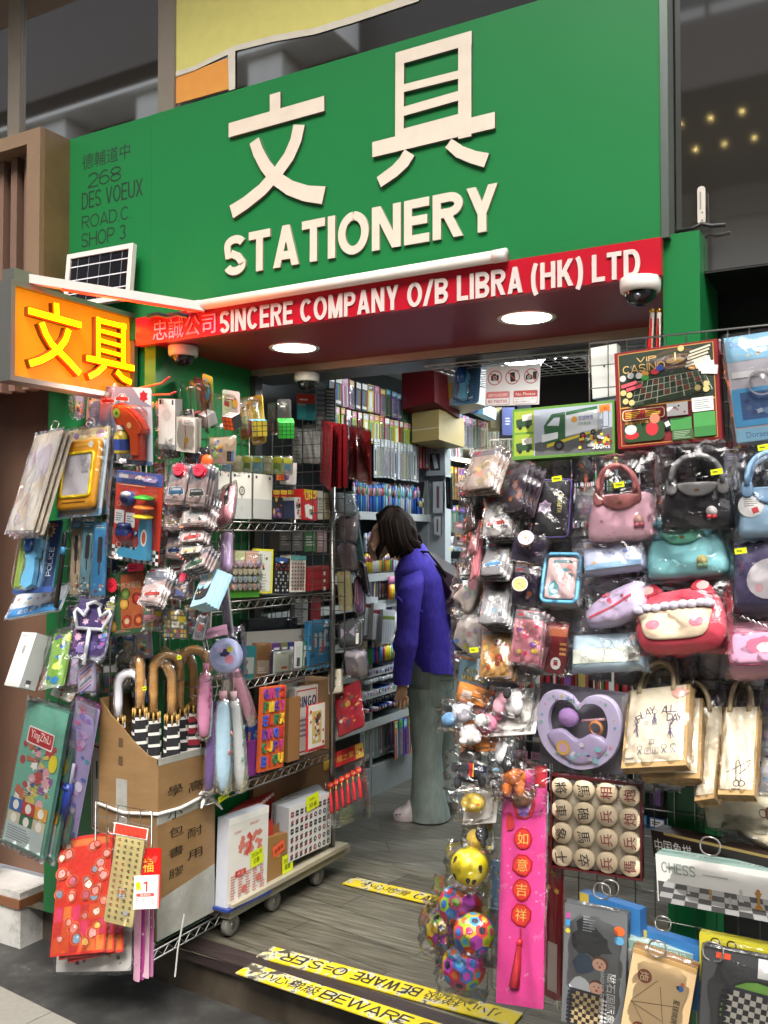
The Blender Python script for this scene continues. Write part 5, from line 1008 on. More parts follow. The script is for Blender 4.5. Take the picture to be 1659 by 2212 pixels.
boxX('drawer_box','red three drawer gift box with white bows at the end of the second shelf','box',(664,1226),(715,1222),(665,1277),.07,'8a1c20','96242a/s',lambda mb,w,h:[(mb.rect(0,h*.33-i*h*.33,w,.002,'5c1014'),mb.shape(star(w*.2,h*.33-i*h*.33-h*.14,h*.12,4,.5,45),'e0dcd8'),mb.disc(w*.2,h*.33-i*h*.33-h*.14,h*.05,'e0dcd8')) for i in range(3)])
for i,(x0,x1,k,lb) in enumerate(((604,628,'6d6b66','grey box in the dim back of the second shelf, leftmost'),(630,655,'77746d','pale grey box in the dim back of the second shelf'),(657,682,'3f6a3c','green box in the dim back of the second shelf'),(684,706,'8a6a66','pinkish box in the dim back of the second shelf'))): boxX('stored_box',lb,'box',(x0,1145),(x1,1145),(x0,1190+i),.05,k,k+'/p',lambda mb,w,h:mb.lines(0,0,w*.7,h*.5,4,'a8a49a'),-2.22)
# third shelf
boxX('file_book','teal hard cover notebook standing at the near end of the third shelf','notebook',(522,1396),(550,1396),(527,1466),.03,'1f5a60','27666a/s',lambda mb,w,h:mb.rect(0,-h*.1,w*.7,h*.5,'8a8c86',r=.003))
boxX('brown_pad','brown kraft pad in a clear sleeve on the third shelf','pad',(551,1390),(584,1390),(553,1463),.02,'7d5634','8a6038/p',lambda mb,w,h:(mb.rect(0,-h*.2,w*.8,h*.4,'b09a84'),mb.lines(0,-h*.3,w*.6,h*.2,3,'d8ccc0')),wrap=True)
boxX('sleeved_book','navy book with pale cover in a clear sleeve on the third shelf','book',(588,1408),(631,1404),(592,1460),.03,'232a4c','9a9c90/p',lambda mb,w,h:(mb.rect(-w*.1,0,w*.7,h*.7,'b8b8a8'),mb.rect(w*.05,-h*.2,w*.3,h*.1,'b04a3a')),-2.10,wrap=True)
for i,(x0,x1,k,lb) in enumerate(((587,604,'54346a','purple bordered card pack behind the sleeved navy book'),(606,620,'6a6c40','olive bordered card pack behind the sleeved navy book'),(622,634,'2c2f6a','blue bordered card pack behind the sleeved navy book'),(635,652,'d4d2d0','white card pack with red corner on the third shelf'),(653,664,'3f7a50','green edged card pack on the third shelf'))): boxX('card_pack',lb,'card pack',(x0,1390-i),(x1,1389-i),(x0+2,1455-i*2),.012,k,k+'/p',lambda mb,w,h:(mb.rect(0,0,w*.7,h*.7,'c4c4c0'),mb.rect(0,-h*.2,w*.4,h*.3,'3c4a44')),-2.13)
boxX('grey_tray','long grey cardboard tray behind the card packs on the third shelf','tray',(532,1366),(668,1358),(534,1395),.02,'8d8a84','97948d/p',None,-2.15)
boxX('blue_bag','blue plastic stationery bag at the far end of the third shelf','bag',(660,1345),(710,1340),(672,1446),.02,'2f78a4','3a86b4/s',lambda mb,w,h:(busy(mb,w,h*.7,['6ab0d8','2a5a80','a8d0e0','d8dcd8','c04a5a'],7,20),[mb.rect(-w*.2+i*w*.2,h*.1,w*.1,h*.3,'c8d0d4') for i in range(3)],mb.shape([(w*.1,h*.36),(w*.4,h*.36),(w*.25,h*.5)],'dfe4e4')),-2.12,wrap=True)
boxX('dark_bag','crumpled dark bag in the shaded back of the third shelf','bag',(535,1340),(640,1335),(540,1368),.05,'1c2026','252a32/s',None,-2.2,wrap=True)
boxX('stored_box','tall pale striped box leaning in the back above the third shelf','box',(640,1295),(668,1294),(634,1350),.02,'8b8a82','8f8e86/p',lambda mb,w,h:mb.lines(0,0,w*.7,h*.8,7,'6d6c66'),-2.24)
boxX('stored_box','dark red box leaning in the back above the third shelf','box',(674,1292),(696,1291),(668,1345),.02,'6d1c1e','7a2224/p',lambda mb,w,h:mb.lines(0,-h*.4,w*.5,h*.1,2,'b08a80'),-2.24)
# fourth shelf
boxX('foam_block','flat magenta fuzzy block leaning on the fourth shelf','foam sheet',(533,1605),(566,1596),(536,1679),.015,'7a2a78','84308a/c')
boxX('blue_book','blue book reading other Thicker behind the magenta block','book',(530,1562),(569,1557),(536,1668),.02,'1f3a7a','28488c/p',lambda mb,w,h:(mb.text('other',-w*.1,h*.26,w*.4,h*.34,'c8d4e4'),mb.text('Thicker',-w*.16,h*.16,w*.42,h*.24,'e8ecf0'),mb.rect(-w*.4,h*.2,w*.1,h*.2,'c87a3c')),-2.125)
M, w, h = quadX((549,1493),(602,1486),(577,1660),-2.085); t = thing('alphabet_board','orange foam board with colourful alphabet letters leaning on the fourth shelf','board',M)
mb = MB(); mb.box((-w/2,-h/2,-.014),(w/2,h/2,0),'d8602a/c'); mb.build('board',t); mb = MB(); cols = ['6a3a9a','d8b82a','2f7a4a','c0302a','3a5ac0','b83a7a']
for i, s_ in enumerate('GNTZFMSYELRXDKQWCJPVBIOU'):
    c_, r_ = i//4, i%4; mb.text(s_,-w*.44+r_*w*.23,h*.36-c_*h*.16,-w*.26+r_*w*.23,h*.48-c_*h*.16,cols[(i*5)%6]+'/c',.0005,bold=.06,depth=.006)
mb.build('letters',t)
boxX('brown_sleeve','plain brown cardboard sleeve behind the orange alphabet board','box',(612,1515),(637,1510),(634,1640),.02,'8a6038','946a40')
boxX('bingo_box','white BINGO game box with red border on the fourth shelf','game box',(618,1500),(668,1490),(655,1622),.03,'c8c4bc','dedad2/p',lambda mb,w,h:(mb.rect(0,0,w*.9,h*.92,'b8302c'),mb.rect(0,0,w*.84,h*.88,'dedad2'),mb.text('BINGO',-w*.4,h*.2,w*.42,h*.36,'26305a',bold=.03),mb.lines(0,-h*.1,w*.7,h*.3,4,'8a8aa0')),-2.14)
boxX('playing_card_box','big playing card picture box showing a king of hearts on the fourth shelf','card box',(658,1530),(694,1521),(674,1620),.012,'b82a2c','e2dfd6/p',lambda mb,w,h:(mb.rect(0,-h*.47,w,h*.06,'a8242a'),mb.rect(0,0,w*.56,h*.7,'c8b468'),busy(mb,w*.5,h*.66,['b03030','d8b040','2c2c50','e0d8c8','6a4a2a'],5,26,0,0,.1,.24),mb.disc(-w*.38,h*.36,w*.06,'c02a30'),mb.disc(w*.38,-h*.36,w*.06,'c02a30'),mb.disc(-w*.38,h*.14,w*.05,'c02a30'),mb.disc(w*.38,-h*.1,w*.05,'c02a30')),-2.085)
boxX('open_carton','open brown carton behind the playing card box at the shelf end','carton',(648,1480),(712,1468),(668,1640),.12,'8d6840','96704a',None,-2.16)
boxX('bingo_box','white game box with a dark red frame leaning in the back of the fourth shelf','game box',(600,1478),(655,1462),(612,1512),.01,'cfcac2','d8d4cc/p',lambda mb,w,h:(mb.rect(0,0,w*.9,h*.8,'9a2a30'),mb.rect(0,0,w*.84,h*.7,'d4d0c8'),mb.text('K',w*.2,-h*.2,w*.32,h*.2,'7a2a30')),-2.2)
# dolly level
boxX('shelf_carton','wide brown carton forming the dark back of the lowest level','carton',(532,1690),(700,1640),(560,1790),.02,'6d4c2c','7a5634',None,-2.26)
t, w, h = boxX('calendar_stack','front white tear-off calendar with red JANUARY design on the dolly','calendar',(485,1774),(572,1744),(499,1956),.05,'b9bcc4','dedbd4/p',lambda mb,w,h:(mb.rect(0,h*.46,w,h*.08,'e8e6e0'),mb.text('JANUARY',0,h*.345,w*.26,h*.375,'c05048'),mb.text('2026',-w*.36,h*.30,-w*.2,h*.325,'c05048'),[mb.shape(blob(random.Random(i).uniform(-.28,.3)*w,h*(.12+random.Random(i+50).uniform(-.08,.12)),w*.05,w*.04,random.Random(i),9,.4),'cc7a6c') for i in range(26)],mb.stroke([(-w*.02,h*.26),(w*.05,h*.2),(w*.03,h*.1),(-w*.06,h*.02)],w*.07,'c84a40'),[mb.lines(-w*.36+i*w*.18,-h*.3,w*.13,h*.28,9,'cf8478',random.Random(i)) for i in range(5)],mb.disc(-w*.1,-h*.36,w*.06,'c86a60'),mb.disc(w*.26,-h*.3,w*.06,'c86a60'),mb.rect(-w*.2,-h*.16,w*.26,h*.07,'c04038'),mb.text('十三',-w*.28,-h*.185,-w*.12,-h*.14,'e6e0d8'),mb.lines(0,-h*.47,w*.9,h*.03,1,'c86a60')),-2.085)
mb = MB(); mb.rect(w*.2,-h*.06,w*.32,h*.19,'d8e618',.004,.1); mb.zz = .0045; mb.text('2026年',w*.06,-h*.04,w*.33,h*.02,'3a4010',rot=.1); mb.text('日曆',w*.12,-h*.12,w*.26,-h*.06,'3a4010',rot=.1); mb.build('price_note', t)
mb = MB(); mb.box((-w*.56,-h*.53,-.06),(w*.52,-h*.5,.02),'243a80/s'); mb.build('blue_tray', t)
for i in range(6): boxX('red_calendar','red topped calendar in the row behind the front tear-off calendar','calendar',(478+i*8,1768-i*6),(556+i*6,1738-i*5),(490+i*8,1900-i*6),.012,'8a1c20','a02428/p',lambda mb,w,h:mb.rect(0,h*.46,w*.98,h*.05,'d8d4cc'),-2.14-.022*i,'red calendars stacked behind')
p = onX(483,1722,-2.07); mb = MB(); mb.rect(0,0,.055,.02,'d8e618',0,.2); mb.zz=.0006; mb.text('2026年掛曆',-.024,-.006,.024,.006,'3a4010',rot=.2); tag(mb.build('price_note',None,frame(Y_,Z_,p)),'yellow paper note reading 2026 under the pale blue umbrella','price note')
t, w, h = boxX('small_carton','small open brown carton with orange and yellow notes on the dolly','carton',(571,1815),(630,1797),(580,1905),.07,'8a6238','96703f',lambda mb,w,h:mb.rect(-w*.1,h*.1,w*.2,h*.2,'c8a040'),-2.09)
mb = MB(); mb.rect(-w*.1,h*.2,w*.42,h*.26,'e8603a',.003,.3); mb.zz=.0035; mb.text('座檯曆',-w*.26,h*.15,w*.06,h*.25,'7a2010',rot=.3); mb.build('orange_note',t); mb = MB(); mb.rect(w*.26,-h*.2,w*.4,h*.42,'d8e618',.004,.1); mb.zz=.0045; mb.text('2026年',w*.1,-h*.18,w*.42,-h*.06,'3a4010',rot=.1); mb.text('週曆',w*.15,-h*.33,w*.37,-h*.21,'3a4010',rot=.1); mb.build('yellow_note',t)
mb = MB(); mb.rect(-w*.3,h*.6,w*.3,h*.5,'b8342c',-.02,.2); mb.rect(w*.0,h*.55,w*.3,h*.3,'8a6238',-.03,.1); mb.build('red_card',t)
def mahjong(mb, w, h):
    for i in range(9):
        for j in range(6):
            x, y = -w*.43+i*w*.108, -h*.42+j*h*.155; k = ['2c2e38','8a2a3a'][(i*7+j*3)%5 == 0 or j == 4 and i < 4 or j == 0 and i < 3]
            if j in (3, 5): mb.rect(x,y,w*.07,h*.1,k,z=.0012,r=.003); mb.rect(x,y,w*.05,h*.012,'c8c4c0',z=.0016)
            elif i > 4: mb.disc(x,y,w*.036,k,z=.0012,n=10); mb.disc(x,y,w*.016,'c8c4c0',z=.0016,n=8)
            else: mb.rect(x,y+h*.02,w*.06,h*.04,k,z=.0012,rot=.3); mb.rect(x,y-h*.03,w*.06,h*.04,'8a2a3a' if k != '8a2a3a' else '2c2e38',z=.0012,rot=.3)
t, w, h = boxX('mahjong_box','white box printed with rows of mahjong tiles on the dolly','game box',(610,1757),(703,1721),(637,1852),.06,'9a9ca0','d8d6d2/p',mahjong,-2.085)
mb = MB(); mb.rect(w*.02,h*.46,w*.3,h*.28,'d8e618',.004,.1); mb.zz=.0045; mb.text('麻雀',-w*.06,h*.36,w*.12,h*.46,'3a4010',rot=.1); mb.text('AAA',-w*.05,h*.50,w*.07,h*.55,'3a4010',rot=.1); mb.build('price_note',t)
for i in range(4): boxX('mahjong_box','clear sleeved game box stacked behind the mahjong tile box','game box',(584+i*10,1745-i*6),(690-i*2,1712-i*4),(604+i*8,1830-i*5),.02,'8a8a8c','a8a8a8/p',lambda mb,w,h:mb.lines(0,h*.3,w*.8,h*.2,2,'8a8a8c'),-2.16-.024*i,'sleeved boxes behind the mahjong box',wrap=True)
# cube packs on the green side wall and packs above the rack
def cube(mb, c, s, cols, rz=20, rx_=0, n=3):
    T0 = mb.T; mb.T = L(*c, rx_, rz, 0); h = s/2; mb.box((-h,-h,-h),(h,h,h), '2a2a2c' if cols[0] != 'dcdad4' else 'd8d6d0'); g = s/n
    for i in range(n):
        for j in range(n):
            a, b = -h+g*(i+.5), -h+g*(j+.5); q = g*.42
            mb.poly([(a-q,b-q,h+.0006),(a+q,b-q,h+.0006),(a+q,b+q,h+.0006),(a-q,b+q,h+.0006)], cols[0]); mb.poly([(-h-.0006,a-q,b-q),(-h-.0006,a-q,b+q),(-h-.0006,a+q,b+q),(-h-.0006,a+q,b-q)], cols[1]); mb.poly([(a-q,h+.0006,b-q),(a-q,h+.0006,b+q),(a+q,h+.0006,b+q),(a+q,h+.0006,b-q)], cols[2])
    mb.T = T0
def cubepack(label, tl, tr, bl, Y, base, pal, cols, dx, dy, s=.045, rz=25, n=3):
    root, w, h = carded('puzzle_cube_pack', label, 'puzzle cube', tl, tr, bl, Y, base+'/p', lambda mb,w,h: (busy(mb,w*.95,h*.5,pal,int(tl[0]),7,0,h*.22,.15,.3), mb.lines(0,h*.3,w*.5,h*.1,1,'f0eee8')), .002, .01, group='carded puzzle cubes on the green side wall')
    mb = MB(); cube(mb, (dx*w,dy*h,s*.5), s, cols, rz, 15, n); mb.build('cube', root); mb = MB(); mb.rbox(w*.9, h*.9, s*1.35, .012, 'blister', .0006, 0, -h*.03, .01); mb.build('blister', root); return root
cubepack('carded dark red cube, leftmost on the green side wall',(418,812),(438,822),(430,920),2.50,'5a2430',['8a3a40','3a2a2c'],('a82a44','8a2038','c04a60'),.1,-.25,.04,10,2)
cubepack('carded white cube with bright reflection on yellow green card, green side wall',(437,806),(459,815),(440,916),2.47,'a0ac48',['c0c850','d8b840','6ab0d0','b84a6a'],('dcdad4','d8d4cc','d8d6d0'),.5,-.28,.042,8)
cubepack('carded white and orange cube on a yellow and red card, green side wall',(480,841),(517,847),(481,920),2.48,'d8d6d4',['c03a34','d8b830','3a6ab8','d8b830'],('e8641e','dcdad4','dcdad4'),.4,-.28,.045,18)
cubepack('carded cube with blue top on a yellow card tilted forward, right of the orange cube',(536,858),(566,852),(545,962),2.62,'d0a83a',['b08a30','e0c860','c8c4b8'],('b8a020','a02830','4aaed8'),.3,-.2,.055,45)
cubepack('carded cube with red and green faces half behind the blue topped cube',(517,870),(540,866),(520,950),2.66,'c0a040',['a88a30','2c2c30'],('5a8a2c','8a1c28','a82030'),.1,-.1,.045,30)
cubepack('carded green cube with orange side, rightmost of the carded cubes',(598,862),(628,862),(600,940),2.85,'3a3a3c',['5a5a5c','2a2a2c'],('2fae3a','e0641e','3aae44'),.4,-.3,.06,35,4)
carded('puzzle_pack','busy coloured puzzle card with small blue cube above the fan boxes','toy pack',(453,946),(509,944),(450,1002),2.42,'b09a80/p',lambda mb,w,h:(busy(mb,w*.5,h,['d86a9a','e0a040','8ac060','4a6ab0','e8d8a0'],3,16,-w*.2,0,.1,.2),[mb.rect(w*.25+i*w*.09,-h*.1-j*h*.13,w*.08,h*.12,'3a2a28' if i < 2 else '4a8ac0') for i in range(3) for j in range(3)]),.006,wrap=.01)
for i,(x,k,lb) in enumerate(((398,'2a2424','dark disc toy card, left of two behind the starburst cards'),(425,'241e20','dark disc toy card, right of two behind the starburst cards'))):
    root,w,h = carded('disc_toy_card',lb,'toy pack',(x,968),(x+26,966),(x-2,1004),2.36,k+'/p',lambda mb,w,h:(mb.disc(0,-h*.1,w*.3,'6a2c1c'),mb.rect(-w*.44,0,w*.1,h,'4a7aa0')),.005,wrap=.006)
p = onY(447,996,2.30); mb = MB(); mb.lathe([(0,-.004),(.020,-.004),(.021,0),(.020,.004),(0,.004)],'e8622a/s',20); tag(mb.build('orange_disc_toy',None,frame(X_,Z_,p)),'flat orange disc toy hanging above the right starburst card','toy')
for i in range(7):
    x = 480+i*22; carded('eraser_pack','small pale eraser or clip pack in the row hanging over the fan boxes','eraser pack',(x,984+i*.6),(x+20,985+i*.6),(x-1,1018+i),2.55+.035*i,['8fa8b4','c4c49a','b8c4a0','7aa4b0','a8b070','98a868','b0a8a0'][i]+'/p',lambda mb,w,h,i=i:(mb.rect(0,h*.3,w*.9,h*.3,['c8c83a','d8d4b0','b0b02a'][i%3]),mb.rect(0,-h*.1,w*.7,h*.4,['6a9ab0','d8d0b0','6a8a3a'][i%3]),mb.lines(0,-h*.3,w*.6,h*.15,2,'e0e0d8')),.004,group='small packs in a row above the fan boxes',wrap=.008)
root,w,h = carded('mini_cube_pack','mini orange cube key ring card with purple star at the row end','puzzle cube',(606,1000),(641,1000),(604,1046),2.80,'b8b0b0/p',lambda mb,w,h:(busy(mb,w,h,['6a4a7a','d8d4d0','8a7a9a'],5,10),),.003); mb = MB(); cube(mb,(-w*.25,-h*.15,.018),.03,('e0641e','b03a20','d8a030'),20); mb.build('cube',root)
# maroon folders on the inner grid, pencils
for i in range(6):
    carded('maroon_folder','edge of a maroon certificate folder fanned left of the front one' if i < 5 else 'front maroon certificate folder on the inner wire grid','folder',(694+i*4,912-(5-i)*1),(716+i*6.5,918),(690+i*5,1040+i),3.06-.008*i,'6d141c/g' if i%2 else '7a1820/g',lambda mb,w,h:(mb.rect(0,h*.44,w*.9,h*.06,'5c1016'),mb.rect(0,h*.1,w*.3,h*.2,'7d2a22')),.006,.003,yaw=-10 if i < 5 else 0,group='maroon certificate folders' )
for i in range(4):
    carded('red_packet_bundle','clear bundle of glittering dark red packets right of the maroon folders','packet bundle',(754+i*8,922+i*2),(782+i*6,926+i*2),(756+i*8,1030+i*3),3.14-.012*i,'6a1418/s',lambda mb,w,h:(busy(mb,w,h*.8,['8a2024','a83028','c05a40'],3,12,0,0,.05,.12)),.004,.003,group='red packet bundles',wrap=.008)
carded('pencil_card','red and teal card of pencils under the dome camera inside the entrance','pencil pack',(641,850),(682,852),(641,906),3.18,'1f6a74/p',lambda mb,w,h:(mb.rect(0,h*.32,w,h*.36,'a8222a'),mb.lines(0,h*.28,w*.7,h*.12,1,'e0d0cc'),[mb.rect(-w*.36+i*w*.1,-h*.2,w*.06,h*.5,'2a8a90') for i in range(4)],[mb.shape([(-w*.39+i*w*.1,h*.05),(-w*.33+i*w*.1,h*.05),(-w*.36+i*w*.1,h*.14)],'d8b890') for i in range(4)]),.004)
for i,(x0,x1,y0,y1,k,lb) in enumerate(((682,706,832,940,'8d9094','pale grey shuttle pattern card right of the pencil card'),(632,650,925,1000,'a8abb0','pale pen strips hanging behind the dark inner grid, left'),(655,690,918,1000,'c4c6c8','row of white pen strips behind the dark inner grid'),(703,724,838,910,'3f5566','dark blue utensil card beside the shuttle pattern card'))): carded('pen_card',lb,'pen pack',(x0,y0),(x1,y0+1),(x0,y1),3.28,k+'/p',lambda mb,w,h,i=i:([mb.rect(-w*.3+a*w*.2,-h*.4+b*h*.1,w*.1,h*.06,'3a3c42' if i == 0 else 'e0e0de',rot=.6) for a in range(4) for b in range(9)],) ,.003,wrap=.004)
# things hanging at the far rack post
HG = 'pouches hanging at the far rack post'
pouch('clear_pouch','grey see-through pouch hanging topmost at the far rack post',(724,1060),(767,1064),(732,1108),3.34,'8c979c/s',.03)
pouch('clear_pouch','pale lilac organza pouch second from the top at the far rack post',(727,1112),(768,1110),(727,1172),3.33,'a49aa4/s',.04)
pouch('clear_pouch','grey lilac zip pouch third from the top at the far rack post',(722,1180),(762,1178),(730,1234),3.32,'978c98/s',.04)
carded('note_set','pale yellow cartoon note set hanging at the far rack post','note set',(727,1236),(755,1234),(733,1320),3.33,'d8cf9a/p',lambda mb,w,h:(busy(mb,w,h,['b8b060','d8a070','e8e0c0','9ab0b0'],4,12),),.012,wrap=.004)
pouch('mesh_bag','dark mesh zip bag with a lilac bow at the far rack post',(727,1342),(776,1334),(726,1398),3.33,'4f5354/c',.05,lambda mb,w,h:(mb.shape([(-w*.05,0),(-w*.3,h*.2),(-w*.3,-h*.2)],'a898b0'),mb.shape([(w*.05,0),(w*.3,h*.2),(w*.3,-h*.2)],'a898b0'),mb.rect(w*.42,-h*.3,w*.12,h*.4,'dcdad4')),cat='bag')
pouch('clear_pouch','shiny pale grey pouch lowest at the far rack post',(737,1408),(782,1410),(742,1462),3.32,'a7a0a8/s',.05,lambda mb,w,h:mb.disc(w*.1,-h*.2,.006,'d8cfc0/m'))
carded('teal_strip_pack','long teal pack hanging beside the grey pouches','pack',(756,1128),(772,1124),(770,1212),3.36,'5d8c92/s',lambda mb,w,h:mb.lines(0,0,w*.4,h*.6,4,'7aa8ac'),.01,wrap=.004)
pouch('ribbon_pack','rolled pink and purple straps in a bag behind the note set',(762,1245),(780,1240),(766,1325),3.36,'6a4a70/c',.02,lambda mb,w,h:mb.stroke([(-w*.2,h*.4),(-w*.3,-h*.2),(0,-h*.3),(-w*.05,h*.4)],w*.14,'c08a98'),cat='ribbon pack')
pouch('dark_case','dark navy case leaning out beside the lilac pouches',(768,1210),(782,1220),(778,1275),3.38,'2a3040/s',.02)
carded('flag_pack','cream pack with red white and blue print above the red charm card','pack',(708,1450),(736,1444),(710,1500),3.30,'d4cbb4/p',lambda mb,w,h:busy(mb,w*.7,h*.6,['b03a34','2a4a8a','e0dcd4'],5,10),.014,wrap=.004)
carded('charm_card','red festive charm card in a sleeve at the far rack post','charm pack',(722,1494),(776,1468),(730,1592),3.28,'8a1a28/p',lambda mb,w,h:busy(mb,w*.9,h*.8,['5a2a40','c09040','3f5a3a','b03a3a','7a1a24','c8c0b4'],11,24,0,0,.05,.12),.006,wrap=.006)
root,w,h = carded('festive_tassel_pack','clear pack of red new year charms with tassels under a red header card','charm pack',(700,1652),(784,1620),(710,1790),3.26,'3a3634/g',lambda mb,w,h:None,.001,wrap=.008)
root.children[0].data.materials[0] = mat('film')
mb = MB(); mb.rect(0,h*.5,w*1.02,h*.24,'a81c20',.004); mb.zz=.0045; mb.rect(w*.42,h*.5,w*.2,h*.22,'c8a840'); mb.rect(-w*.42,h*.5,w*.16,h*.22,'c8a840'); busy(mb,w*.16,h*.2,['a83028','e8d8b0'],3,8,w*.42,h*.5,.1,.2); mb.text('幸福之家',-w*.3,h*.44,w*.28,h*.54,'d8b050'); mb.build('header_card',root)
for i in range(6):
    mb = MB(); x = -w*.36+i*w*.145; y = h*.12+i*h*.015; mb.lathe([(0,-.003),(.014,-.003),(.015,0),(.014,.003),(0,.003)],'c0242a/s',14,(x,y,.008)); mb.zz=.0115; mb.text('福',x-.006,y-.006,x+.006,y+.006,'d8a840'); mb.tube([(x,y-.014,.008),(x,y-.03,.008)],.003,'d8a840',6); mb.tube([(x,y-.03,.008),(x,y-.05,.008),(x,y-.115,.008)],[.004,.007,.008],'b81e24/c',8); mb.build('charm',root)
# ---------------------------------------------------------------- right panel goods
def puff(mb, o, t, k, z0=0, flat=.55, back=True):
    """soft padded body from an outline: rim, rounded shoulder, flatter front"""
    n = len(o); cx = sum(p[0] for p in o)/n; cy_ = sum(p[1] for p in o)/n; prof = [(1,0),(1,.18),(.985,.4),(.95,.65),(.88,.85),(.75,.97),(flat*.6,1.0)]; vs_ = []; fs = []
    for s_, h in prof: vs_ += [(cx+(x-cx)*s_, cy_+(y-cy_)*s_, z0+t*h) for x, y in o]
    for q in range(len(prof)-1): fs += [(q*n+i, q*n+(i+1)%n, (q+1)*n+(i+1)%n, (q+1)*n+i) for i in range(n)]
    fs.append(tuple((len(prof)-1)*n+i for i in range(n)))
    if back: fs.append(tuple(range(n-1,-1,-1)))
    mb.add(vs_, fs, k, True); mb.zz = z0+t+.0006; return mb
def smooth(pts, m=4):
    """closed Catmull-Rom outline"""
    n = len(pts); o = []
    for i in range(n):
        p0, p1, p2, p3 = (pts[(i+q-1)%n] for q in range(4))
        for j in range(m):
            t = j/m; o.append(tuple(.5*(2*p1[a]+(p2[a]-p0[a])*t+(2*p0[a]-5*p1[a]+4*p2[a]-p3[a])*t*t+(3*p1[a]-p0[a]-3*p2[a]+p3[a])*t**3) for a in (0,1)))
    return o
def yellow_tag(px, Y, label, rot=0, s=1):
    p = onY(*px, Y); mb = MB(); mb.rect(0,0,.026*s,.013*s,'d4e01c',0,rot); mb.zz=.0006; mb.lines(0,0,.018*s,.006*s,1,'5a6010'); tag(mb.build('price_sticker',None,frame(X_,Z_,p)),label,'sticker')
